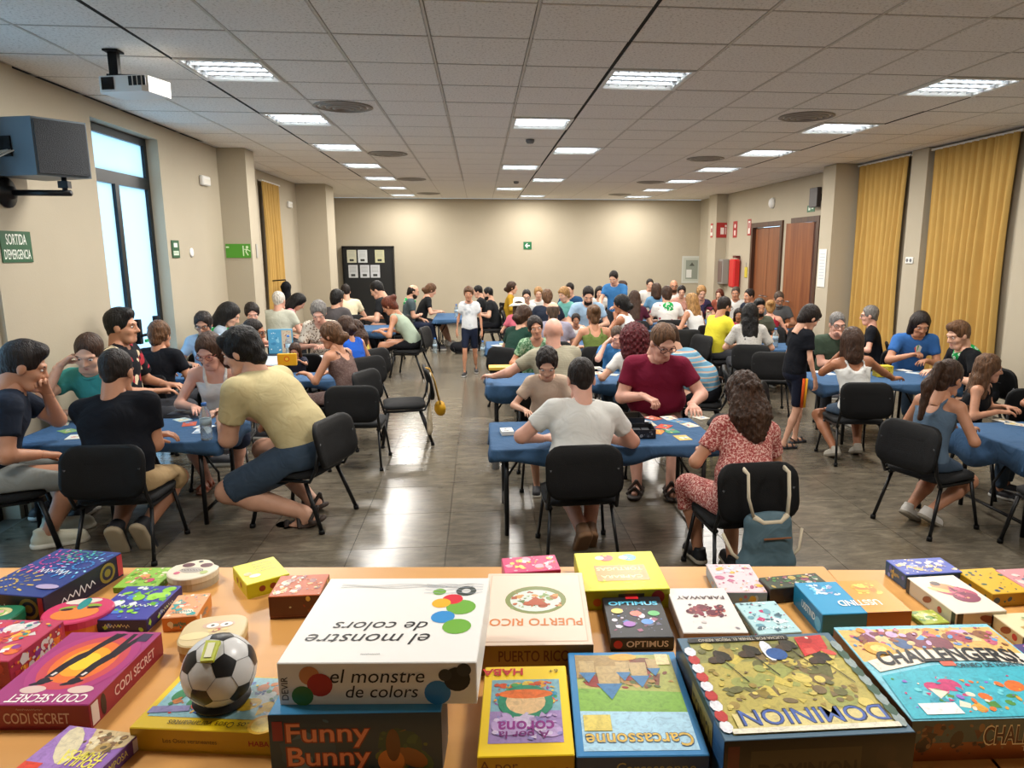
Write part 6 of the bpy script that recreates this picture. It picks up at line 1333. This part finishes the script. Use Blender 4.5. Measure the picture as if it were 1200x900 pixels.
def a(ik, w, d):
    ik.rect(-w*.5, -d*.5, -.0*w, d*.5, '#a07ac0'); ik.poly([(-.1*w, .5*d), (.5*w, .5*d), (.5*w, .2*d), (.1*w, -.1*d)], '#c9b48a'); blobs(ik, -.1*w, .0, .45*w, .48*d, ['#e0d4b0', '#6a5a3a', '#b89a5a', '#8a6a4a'], 16, 3, .004, .014); ik.disc(-.2*w, .1*d, .02, '#d9cfae', 12, .05, .5)
    ik.text('POLILLA', .14*w, -.2*d, .026, '#ece25a', rot=PI, bold=.02, width=.5*w); ik.text('TRAMPOSA', .14*w, -.05*d, .026, '#ece25a', rot=PI, bold=.02, width=.56*w); ik.rect(-.5*w, -.5*d, -.25*w, -.3*d, '#d9452e')
def r(ik, w, h): ik.text('TRAMPOSA', -.05*w, 0, .018, '#e0d46a', width=.6*w); ik.rect(.36*w, -.4*h, .46*w, .4*h, '#d9d0e0')
gbox('pol', 'purple card game box with a moth and yellow lettering', (82, 850), (158, 860), (107, 915), (15, 904), None, '#8a5fae', '#6a458c', a, None, None, r, hm=.03)
def a(ik, w, d):
    ik.rect(-.45*w, -.3*d, .48*w, .47*d, '#8fc0cc'); blobs(ik, -.44*w, -.28*d, .47*w, .46*d, ['#3a8a5a', '#d9453a', '#e8c43a', '#4a6aa8', '#d8e6ea', '#c4783a', '#a8d0dc'], 40, 21, .008, .024); ik.poly([(-.47*w, -.26*d), (-.2*w, -.2*d), (-.22*w, -.1*d), (-.47*w, -.14*d)], '#8a86b8')
    ik.text('Los Osos veraneantes', .0*w, -.4*d, .022, '#5a4a10', rot=PI, width=.55*w); ik.disc(.36*w, -.38*d, .026, '#e8b82a'); ik.disc(.36*w, -.38*d, .02, '#f2d86a')
def f(ik, w, h): ik.text('Los Osos veraneantes', -.1*w, 0, .012, '#5a3a10', width=.36*w); ik.text('HABA', .36*w, 0, .014, '#a82a1c', bold=.02)
OS = gbox('oso', 'flat yellow box titled Los Osos veraneantes under the football tin', (207, 791), (352, 793), (346, 862), (156, 851), 878, '#e3c21a', '#c49a16', a, f)
# football tin
cb = atz(252, 831, ZG+OS[1]+.012); br_ = .0635
ft = thing('football_tin', 'round tin painted like a football with a green and yellow tag', 'tin', (cb[0], cb[1]+.035, ZG+OS[1]))
bv, bq = ball((0, 0, 0), br_, 22); o = link('ball', np_mesh('ball', [(bv, bq, 0)], [mat('ball_white', '#d3d4d4', .3)]), ft, (0, 0, br_+.004))
ph = (1+5**.5)/2; ico = np.array([nv(v) for v in [(0, s1, s2*ph) for s1 in (-1, 1) for s2 in (-1, 1)]+[(s1, s2*ph, 0) for s1 in (-1, 1) for s2 in (-1, 1)]+[(s2*ph, 0, s1) for s1 in (-1, 1) for s2 in (-1, 1)]])@rotm(20, 25, 10).T
for i, v in enumerate(ico):
    nb_ = [j for j in range(12) if j != i and ico[j]@v > .4]; e1 = nv(np.cross(v, [.3, .2, .9])); e2 = np.cross(v, e1); nb_.sort(key=lambda j: math.atan2(ico[j]@e2, ico[j]@e1))
    cs = [nv(2*v+ico[j]) for j in nb_]; mb = MB(); K = 6; rim = [nv(cs[q]*(1-t/K)+cs[(q+1) % 5]*t/K) for q in range(5) for t in range(K)]
    vs = [tuple(nv(v*(1-f_)+c_*f_)*(br_*1.004)) for f_ in (.35, .7, 1) for c_ in rim]+[tuple(v*br_*1.004)]; n = len(rim)
    fs = [(3*n, q, (q+1) % n) for q in range(n)]+[(l_*n+q, (l_+1)*n+q, (l_+1)*n+(q+1) % n, l_*n+(q+1) % n) for l_ in (0, 1) for q in range(n)]
    mb.add(vs, fs, 0, True); mb.build('black_patch', mat('ball_black', '#16171a', .35), ft, (0, 0, br_+.004))
    for j in nb_:
        if j > i:
            pa, pb = nv(2*v+ico[j]), nv(v+2*ico[j]); MB().tube([tuple(nv(pa*(1-t/5)+pb*t/5)*br_*1.001) for t in range(6)], .0007, 5).build('seam', mat('ball_seam', '#8f9092', .5), ft, (0, 0, br_+.004))
MB().lathe([(.03, 0), (.045, .004), (.05, .012)], 24).build('foot_ring', mat('tin_black', '#16181c', .4), ft)
A = Matrix.Translation((0, 0, br_+.004)) @ Matrix.Rotation(R(28), 4, 'X')
MB().prism([(-.011, -.022), (.011, -.022), (.013, .016), (-.012, .018)], br_-.003, br_+.004, M=A).build('tag', mat('tag_lime', '#b8c22a', .4), ft)
MB().prism([(-.006, -.016), (.006, -.016), (.006, .012), (-.006, .012)], br_+.004, br_+.0055, M=A).build('tag_label', mat('tag_cream', '#e8e8c8', .4), ft)
# shaped tins
def tin(key, label, u, v, w_, d_, hh_, ang, prof, col, side, ink, cat='tin', name='game_tin'):
    c = atz(u, v, ZG+hh_); t = thing(name, label, cat, (c[0], c[1], ZG), ang)
    P = [(x*w_/2, y*d_/2) for x, y in prof]
    MB().prism([(x*.97, y*.97) for x, y in P], 0, hh_*.62).build('tin_base', mat('tin_'+side, side, .4), t)
    lid = MB(); n = len(P); vs = []
    for k, z in ((1, hh_*.55), (1, hh_*.94), (.96, hh_)): vs += [(x*k, y*k, z) for x, y in P]
    lid.add(vs, [tuple(range(n-1, -1, -1)), tuple(range(2*n, 3*n))]+[(q*n+i, q*n+(i+1) % n, (q+1)*n+(i+1) % n, (q+1)*n+i) for q in (0, 1) for i in range(n)]); lid.build('tin_lid', mat('tin_'+col, col, .35), t)
    ik = Ink(); ink(ik, w_, d_); ik.build('lid_print', t, face_frame((0, 0, hh_+.0005), (1, 0, 0), (0, 1, 0)))
    return t
rr = [(math.copysign(abs(math.cos(t))**.6, math.cos(t)), math.copysign(abs(math.sin(t))**.6, math.sin(t))) for t in [2*PI*k/28 for k in range(28)]]
skull = [(math.cos(t)*(1 if math.sin(t) < .45 else .78), math.sin(t)*(1 if abs(math.cos(t)) > .45 else 1.02)) for t in [2*PI*k/32 for k in range(32)]]
def ink(ik, w, d):
    ik.disc(-.18*w, .2*d, .016, '#5a1f26', 14, .013); ik.disc(.2*w, .2*d, .016, '#5a1f26', 14, .013); ik.disc(0, .38*d, .006, '#2a2a2a'); ik.disc(0, -.05*d, .03, '#a89f96', 14, .016); scrib(ik, 0, -.05*d, .5*w, .012, '#4a4440', 8, 2); ik.disc(-.24*w, -.2*d, .008, '#c9607a'); ik.disc(.3*w, -.15*d, .01, '#a9b86a')
tin('sku', 'off-white skull-shaped tin with dark red eye spots', 226, 667, .125, .12, .036, -.1, skull, '#ddd3bd', '#b8ad98', ink)
mask = [(math.cos(t)*1.0, math.sin(t)*(.9 if math.sin(t) > 0 else 1.05)) for t in [2*PI*k/30 for k in range(30)]]
def ink(ik, w, d):
    ik.disc(0, -.15*d, .05, '#e0823a', 18, .03); ik.disc(-.02*w, .3*d, .04, '#d9cfc4', 14, .014); ik.disc(-.18*w, .08*d, .018, '#8aa83a', 12, .008, .3); ik.disc(.2*w, .1*d, .018, '#8aa83a', 12, .008, -.3); ik.disc(-.17*w, .02*d, .014, '#3a1a24', 12, .006); ik.disc(.2*w, .03*d, .014, '#3a1a24', 12, .006); ik.disc(.02*w, .2*d, .012, '#2a8a8a', 10, .03)
tin('msk', 'pink and orange mask-shaped tin with narrow eye slots', 92, 714, .148, .13, .04, .1, mask, '#c93a66', '#d9782e', ink)
def ink(ik, w, d): ik.disc(-.05*w, .05*d, w*.34, '#c9c48a', 20, d*.3); blobs(ik, -.3*w, -.2*d, .25*w, .3*d, ['#d9a0a0', '#8ab84a', '#e6dcb8'], 8, 4, .008, .02)
tin('grt', 'dark green rounded tin beside the mask-shaped tin', -4, 719, .1, .08, .045, 0, rr, '#1c6a4a', '#155a3e', ink)
def ink(ik, w, d):
    ik.disc(.05*w, .16*d, .034, '#c9a890', 16, .016); ik.disc(-.04*w, .15*d, .013, '#efece0', 12, .01); ik.disc(.17*w, .15*d, .013, '#efece0', 12, .01); ik.disc(-.04*w, .15*d, .004, '#1c1c1c'); ik.disc(.17*w, .15*d, .004, '#1c1c1c'); ik.disc(-.25*w, -.15*d, .03, '#e0cf9a', 16, .016); blobs(ik, -.1*w, -.1*d, .25*w, .08*d, ['#b84a3a', '#8a4a3a', '#d9c07a'], 8, 3, .003, .008)
tin('tan', 'tan rounded tin with a pair of cartoon eyes behind the football tin', 250, 738, .135, .13, .042, .12, rr, '#cdb98a', '#a8814a', ink)
bx('gr2', 'green card game box between fireworks box and skull-shaped tin', (163, 664), (203, 666), (189, 686), (128, 690), 697, '#86b83a', '#6a9a2a', ['#b8d86a', '#c43a6a', '#e6e2c0', '#5f9a2a', '#e09a5a'], 13)
bx('pur', 'purple box with a lime splash in front of the green card game box', (140, 687), (209, 686), (176, 726), (110, 726), 741, '#3a3a9a', '#2a2660', ['#8ac82a', '#a0d84a', '#6ab02a', '#4a7ad0', '#e0e6ea'], 14, 30, title=True, tcol='#e9f0d8', ty=-.12, r1=.02)
bx('goo', 'peach and turquoise box leaning by the tan rounded tin', (215, 697), (256, 694), (221, 722), (182, 725), 742, '#e0a070', '#d9863a', ['#e8c0a8', '#3aa0a0', '#f0e0c0', '#e07a5a', '#f4ecd8'], 15, 20, title=True, tcol='#1f8a8a', ty=-.3, tw=.6)
def a(ik, w, d): blobs(ik, -.48*w, -.48*d, .48*w, .48*d, ['#e0702e', '#f0b43a', '#d9d4d0', '#8a3a8a', '#3a8a8a', '#c43a4a', '#f4f0e8'], 46, 31, .008, .024)
def r(ik, w, h): blobs(ik, -.48*w, -.48*h, .48*w, .48*h, ['#e0702e', '#f0b43a', '#d9d4d0', '#8a3a8a', '#c43a4a'], 30, 33, .006, .016); ik.text('AL', .1*w, -.2*h, .045, '#e8e4e0', bold=.02)
gbox('col', 'patchwork coloured party game box at the table end', (-60, 725), (67, 727), (18, 775), (-120, 773), 808, '#b83a5a', '#a8324a', a, r, None, r)
def a(ik, w, d):
    for k in range(4): scrib(ik, .13*w, (.34-.13*k)*d, .46*w, .008, '#4a4a10', 6, k)
    ik.disc(-.2*w, -.2*d, .014, '#e8e2b8', 12, .01); ik.disc(-.32*w, -.05*d, .01, '#c9a04a')
def f(ik, w, h): ik.disc(-.15*w, 0, .008, '#8a3a1a'); ik.disc(.1*w, 0, .008, '#8a3a1a')
gbox('yel', 'small lemon yellow box with a block of dark writing', (271, 664), (322, 652), (338, 672), (290, 686), 703, '#ddd51e', '#c9bd16', a, f, f)
bx('brn', 'small orange and brown jungle box at the edge of the white box', (327, 675), (385, 672), (376, 697), (316, 699), 726, '#b8541f', '#5a2a16', ['#e08a2e', '#8a2f16', '#d9b85a', '#c9c2a0', '#7a3a1a'], 16, 30)

# ------------------------------------------------------------------ things on the players' tables and chairs
def flat(name, label, cat, u, v, w_, d_, c, rz=0, z=None, th=.0015, group=None, marks=None):
    z = TZ+.0005 if z is None else z
    p = atz(u, v, z); o = thing(name, label, cat, (p[0], p[1], z), rz, group); MB().box((0, 0, th/2), (w_, d_, th)).build('card', mat('paper_'+c, c, .5), o)
    ik = Ink(); q = random.Random(int(u*7+v)); blobs(ik, -w_*.46, -d_*.46, w_*.46, d_*.46, marks or ['#c8574a', '#e0c45a', '#5a8fb8', '#efe9dc'], 7, int(u+v), min(w_, d_)*.08, min(w_, d_)*.22); ik.build('print', o, face_frame((0, 0, th+.0004), (1, 0, 0), (0, 1, 0)))
    return o
for k, (u, v, c, rz) in enumerate(((222, 497, '#c2573c', .3), (236, 505, '#dce3e6', .1), (214, 492, '#bcd3d6', .8), (240, 500, '#e0e6e8', 1.2), (72, 497, '#cfd6c4', .4), (80, 505, '#7fa86a', .9), (88, 512, '#dfe3dc', .2))):
    flat('playing_card', 'loose playing card lying on the table by the exit sign', 'card', u, v, .1, .14, c, rz, group='cards on the exit sign table')
for k, (u, v, c, rz) in enumerate(((778, 500, '#c8432e', -.6), (770, 506, '#d98a3a', -.5), (786, 505, '#3a8a6a', .2), (760, 497, '#c9c2b0', .1), (795, 494, '#5a8fb8', .7), (808, 498, '#d9d2c4', .3), (752, 494, '#cfd3d6', .9), (784, 490, '#dcd6cc', .2), (765, 490, '#b85a4a', .5), (800, 513, '#d3b25a', .1), (820, 489, '#cfcabd', .4))):
    flat('playing_card', 'playing card laid out beside the open black game box', 'card', u, v, .1, .14, c, rz, group='cards by the black game box')
for k, (u, v, c) in enumerate(((590, 403, '#8fae8a'), (600, 404, '#d9d6c8'), (583, 405, '#cfd3c4'), (607, 401, '#e0dccf'))):
    flat('playing_card', 'playing card on the third middle row table', 'card', u, v, .12, .18, c, .3*k, group='cards in the third middle row')
for k, (u, v, c, rz) in enumerate(((700, 437, '#d9d6d0', .2), (710, 434, '#c9d3da', .6), (699, 431, '#e0dcd4', .1), (716, 439, '#d3cfc4', 1.1))):
    flat('playing_card', 'playing card near the dark red curls', 'card', u, v, .12, .16, c, rz, group='cards in the second middle row')
for k, (u, v, c, rz) in enumerate(((1176, 493, '#e0dcd0', .2), (1190, 497, '#d9d3c0', .8), (1060, 434, '#d9d6d0', .3), (1070, 437, '#c9d3da', .7), (972, 438, '#cfd6da', .1), (960, 436, '#d9dde0', .5))):
    flat('playing_card', 'playing card on '+('the girls\' table' if u > 1100 else 'the table with the yellow boxes'), 'card', u, v, .1, .14, c, rz, group='cards on the curtain side tables')
flat('card_stack', 'small white pack of cards lying by itself before the boy in beige', 'card pack', 594, 508, .09, .12, '#dcdcd6', .1, th=.03, marks=['#3a3a3e', '#8a8a8e'])
flat('clipboard', 'dark clipboard before the woman in white tank top', 'clipboard', 222, 484, .3, .16, '#1a2230', -.05, th=.008, marks=['#2a3340', '#1f2733'])
flat('scoreboard', 'yellow and white game board on the second middle row table', 'board', 590, 432, .34, .22, '#d3a83a', 0, th=.03, marks=['#e8e2c8', '#d9b85a', '#c98a3a'])
# open black box on the middle table
p = atz(742, 510, TZ); ob = thing('open_game_box', 'open black game box tray with its lid tilted behind', 'game box', (p[0], p[1], TZ+.001), -.06)
mb = MB(); W_, D_, H_ = .3, .2, .065
mb.box((0, 0, .003), (W_, D_, .006))
for s in (-1, 1): mb.box((0, s*(D_/2-.002), H_/2), (W_, .004, H_)); mb.box((s*(W_/2-.002), 0, H_/2), (.004, D_-.008, H_))
mb.build('tray', mat('box_black', '#16181c', .4), ob)
ik = Ink(); blobs(ik, -W_*.45, -H_*.45, W_*.45, H_*.45, ['#3a3f48', '#5a606a', '#8a8f94', '#2a2d33'], 16, 3, .006, .014); ik.build('front_print', ob, face_frame((0, -D_/2-.001, H_/2), (1, 0, 0), (0, 0, 1)))
for k in range(4): MB().box((-.1+.065*k, .01, .02), (.055, .15, .03)).build('card_well', mat('box_inner', '#23262b', .5), ob)
p = atz(732, 497, TZ); lo2 = thing('empty_game_box', 'upturned black box half with a tan lining behind the tray', 'game box', (p[0], p[1]+.05, TZ+.001), -.02)
mb = MB(); mb.box((0, 0, .003), (.3, .2, .006))
for s in (-1, 1): mb.box((0, s*.098, .03), (.3, .004, .06)); mb.box((s*.148, 0, .03), (.004, .192, .06))
mb.build('shell', mat('box_black', '#16181c', .4), lo2); MB().box((0, 0, .0075), (.288, .188, .003)).build('lining', mat('box_tan', '#8a7044', .6), lo2)
# stack of yellow boxes on the curtain side table
for r_ in range(3):
    for k in range(2):
        p = atz(1008+26*k, 441, TZ); b = thing('yellow_game_box', 'flat yellow game box in the stack before the girl in white', 'game box', (p[0], p[1], TZ+.001+.04*r_), -.1+.05*r_, 'stack of yellow boxes')
        MB().box((0, 0, .0195), (.17, .12, .038), bev=.002).build('carton', mat('box_yellow', '#c9b32a', .5), b)
        ik = Ink(); blobs(ik, -.07, -.014, .07, .014, ['#4a4a1a', '#8a7a1a', '#e3d48a'], 7, r_*3+k, .004, .01); ik.build('front_print', b, face_frame((0, -.0606, .02), (1, 0, 0), (0, 0, 1)))
# yellow box in the child's hands
b = thing('yellow_game_box', 'yellow box held up by the child beside the woman in brown dress', 'game box', (PC[9][0]-.0, PC[9][1]-.43, .76), .05)
MB().box((0, 0, .06), (.2, .06, .13), bev=.003).build('carton', mat('box_orange', '#e0a516', .4), b); ik = Ink(); ik.disc(0, .01, .03, '#d9661c'); ik.disc(0, .01, .018, '#f0c83a'); ik.build('front_print', b, face_frame((0, -.031, .06), (1, 0, 0), (0, 0, 1)))
# upright blue box
p = atz(330, 414, TZ); b = thing('upright_game_box', 'tall blue and cream game box standing upright on the pale cloth', 'game box', (p[0], p[1], TZ+.001), .1)
MB().box((0, 0, .16), (.3, .08, .32), bev=.003).build('carton', mat('box_sky', '#4f9cc4', .4), b); ik = Ink(); ik.rect(.02, -.15, .145, .15, '#c9b8a0'); blobs(ik, .03, -.14, .14, .14, ['#a8664a', '#d9c8b0', '#8a4a3a'], 14, 3, .01, .03); blobs(ik, -.14, -.14, .01, .14, ['#3a84b0', '#8fc8e0', '#e0e8ea'], 10, 4, .01, .03); ik.build('front_print', b, face_frame((0, -.041, .16), (1, 0, 0), (0, 0, 1)))
# bottles
M_pet = mat('clear_plastic', '#cfdde2', .12, spec=.6, Transmission_Weight=.75, IOR=1.2); M_blue = mat('blue_cap', '#2f6fc0', .4)
def bottle(x, y, z, label, h=.24, r=.034):
    t = thing('water_bottle', label, 'bottle', (x, y, z))
    MB().lathe([(r*.9, 0), (r, .01), (r, h*.28), (r*.93, h*.33), (r, h*.38), (r, h*.62), (r*.8, h*.74), (r*.42, h*.88), (r*.42, h*.93)], 16).build('bottle_body', M_pet, t)
    MB().lathe([(r*1.01, h*.4), (r*1.01, h*.58)], 16).build('paper_band', mat('bottle_band', '#9fb8c8', .4), t); MB().lathe([(r*.46, h*.92), (r*.46, h), (.0001, h)], 12).build('cap', M_blue, t)
for u, v, z, lb in ((252, 515, TZ, 'clear water bottle on the table by the young man in sand t-shirt'), (339, 417, TZ, 'water bottle beside the upright blue box'), (535, 372, TZ, 'blue-labelled bottle on the table behind the walking boy'), (908, 407, TZ, 'water bottle on the table of the long-haired woman')):
    p = atz(u, v, z) if u != 252 else (-1.985, 5.17, z); bottle(p[0], p[1], z+.001, lb, .27, .04)
for u, v, lb in ((510, 414, 'water bottle standing on the floor beside the far left table'), (566, 418, 'bottle on the floor behind the walking boy')):
    p = atz(u, v, 0); bottle(p[0], p[1], .009, lb, .3, .045)
p = atz(581, 492, .3); th_ = thing('steel_flask', 'slim brushed steel flask on the floor by the table leg', 'flask', (p[0]-.02, 6.35, .009)); MB().lathe([(.034, 0), (.036, .01), (.036, .22), (.026, .25)], 16).build('flask_body', M_steel, th_); MB().lathe([(.027, .25), (.027, .29), (.0001, .29)], 14).build('cap', M_black, th_)
# yellow bag and cream tote on the chair by the aisle
bx_, by_ = -.82, 7.42
hb_ = thing('shoulder_bag', 'small yellow pouch bag hanging from the empty chair by the aisle', 'bag', (bx_+.375, by_-.02, .36), R(98))
S = Solid((-.15, -.1, -.12), (.15, .1, .12), .008); S.ell((0, 0, 0), I3, (.105, .06, .08), .02); S.cone((-.08, 0, .03), (.08, 0, .03), .035, .035, .03); S.noise(.004, 40, 2); V, Q = S.mesh(); link('pouch', np_mesh('pouch', [(relax(V, Q), Q, 0)], [cloth('yellow_leather', '#c2921a', rough=.6)]), hb_)
MB().tube([(-.09, 0, .05), (-.06, .05, .3), (-.03, .1, .43), (-.02, .14, .44), (.02, .14, .44), (.03, .1, .43), (.06, .05, .3), (.09, 0, .05)], .008, 6).build('strap', mat('strap_brown', '#a07a2a', .6), hb_)
tb = thing('tote_bag', 'thin cream cloth bag hanging behind the yellow pouch', 'bag', (bx_+.27, by_-.14, .12))
S = Solid((-.1, -.15, -.05), (.1, .15, .6), .01); S.cone((0, -.03, .05), (0, .0, .3), .06, .035, .03, np.array([1., 0, 0]), .5); S.cone((0, .03, .06), (0, .02, .3), .06, .03, .03, np.array([1., 0, 0]), .5); S.noise(.006, 45, 1); V, Q = S.mesh(); link('sack', np_mesh('sack', [(relax(V, Q), Q, 0)], [cloth('cream_canvas', '#b8aa90')]), tb)
MB().tube([(0, -.03, .3), (.01, -.05, .5), (.02, -.03, .64)], .009, 6).build('strap', mat('strap_cream', '#c9bda4', .8), tb); MB().tube([(0, .04, .3), (.01, .05, .5), (.02, .03, .64)], .009, 6).build('strap', mat('strap_cream', '#c9bda4', .8), tb)
# backpack on the chair of the woman in red
rp = RD[9]; ang = R(14)
cx_, cy_ = rp[0]+math.sin(ang)*.0, rp[1]
ang = R(4)
bk = thing('backpack', 'slate blue backpack with cream straps hanging on the red dress chair', 'backpack', (cx_-(-math.sin(ang))*0+math.sin(ang)*.27, cy_-math.cos(ang)*.27, .0), ang)
S = Solid((-.22, -.2, .1), (.22, .1, .75), .011); S.ell((0, -.06, .4), I3, (.15, .075, .17), .03); S.cone((-.1, -.06, .28), (.1, -.06, .28), .075, .075, .04); S.cone((-.09, -.05, .52), (.09, -.05, .52), .045, .045, .04); S.noise(.004, 28, 2); V, Q = S.mesh(); link('pack', np_mesh('pack', [(relax(V, Q), Q, 0)], [cloth('slate_nylon', '#4f6670', rough=.6)]), bk)
MB().box((.02, -.138, .45), (.16, .006, .008)).build('zip', mat('zip_orange', '#8a5a3a', .5), bk)
M_str = mat('strap_cream', '#c9bda4', .8)
for sx in (-1, 1):
    MB().tube([(sx*.1, -.08, .56), (sx*.12, -.05, .66), (sx*.12, -.03, .79), (sx*.12, .03, .8)], .016, 6, sq=.5).build('shoulder_strap', M_str, bk); MB().tube([(sx*.13, -.06, .28), (sx*.2, -.05, .34), (sx*.24, .0, .44)], .011, 6, sq=.5).build('lower_strap', M_str, bk)
MB().tube([(-.1, -.08, .56), (-.05, -.1, .53), (.05, -.1, .53), (.1, -.08, .56)], .016, 6).build('top_loop', M_str, bk)
ct = thing('coat', 'black coat hanging on the wall below the narrow curtain', 'coat', (LX2+.28, 13.2, .75)); S = Solid((-.2, -.25, -.05), (.2, .25, .8), .02); S.cone((0, 0, .1), (0, 0, .6), .15, .11, .04, np.array([1., 0, 0]), .6); S.cone((0, -.06, .62), (0, .06, .62), .08, .08, .05); S.noise(.012, 22, 2); V, Q = S.mesh(); link('coat_cloth', np_mesh('coat_cloth', [(relax(V, Q), Q, 0)], [cloth('black_wool', '#0d0f14')]), ct); MB().tube([(-.29, 0, .72), (.0, 0, .74), (.02, 0, .66)], .012, 8).build('wall_hook', M_dark, ct)
# cards in hands of a few players, spectacles of drink, belongings by the far table
for k, (pr_, sg_, rz) in enumerate(((LM, 1, .5), (YM, 1, 1.4), (PG, -1, 1.3))):
    am_ = pr_[4][sg_]; p = pr_[8]@(am_[2]+am_[3]*.1)+pr_[9]; t = thing('card_fan', ('fan of cards held by the laughing man in blue', 'fan of cards held by the man in yellow', 'fan of cards held by the girl with the ponytail')[k], 'cards', tuple(p), rz)
    for j in range(4):
        A = Matrix.Rotation(R(-30+20*j), 4, 'Y') @ Matrix.Translation((0, -.002*j, .05)); MB().box((0, 0, 0), (.06, .0012, .09), M=A).build('card', mat('paper_'+('#d94a3a', '#e6dfce', '#4a9a5a', '#dfe6ea')[j], ('#d94a3a', '#e6dfce', '#4a9a5a', '#dfe6ea')[j], .5), t)
p = atz(535, 414, 0); bp_ = thing('rucksack', 'dark rucksack lying on the floor under the far left table', 'bag', (-.42, 14.02, .009)); S = Solid((-.25, -.18, 0), (.25, .18, .3), .016); S.ell((0, 0, .1), I3, (.2, .13, .11), .03); S.cone((-.1, 0, .15), (.1, .02, .14), .07, .08, .04); S.cut((0, 0, .003), (0, 0, -1)); S.noise(.006, 25, 3); V, Q = S.mesh(); link('sack', np_mesh('sack', [(relax(V, Q), Q, 0)], [cloth('dark_nylon', '#14151a')]), bp_); MB().tube([(-.12, -.1, .12), (-.1, -.17, .05), (.05, -.18, .02), (.1, -.1, .1)], .01, 6).build('strap', M_black, bp_)
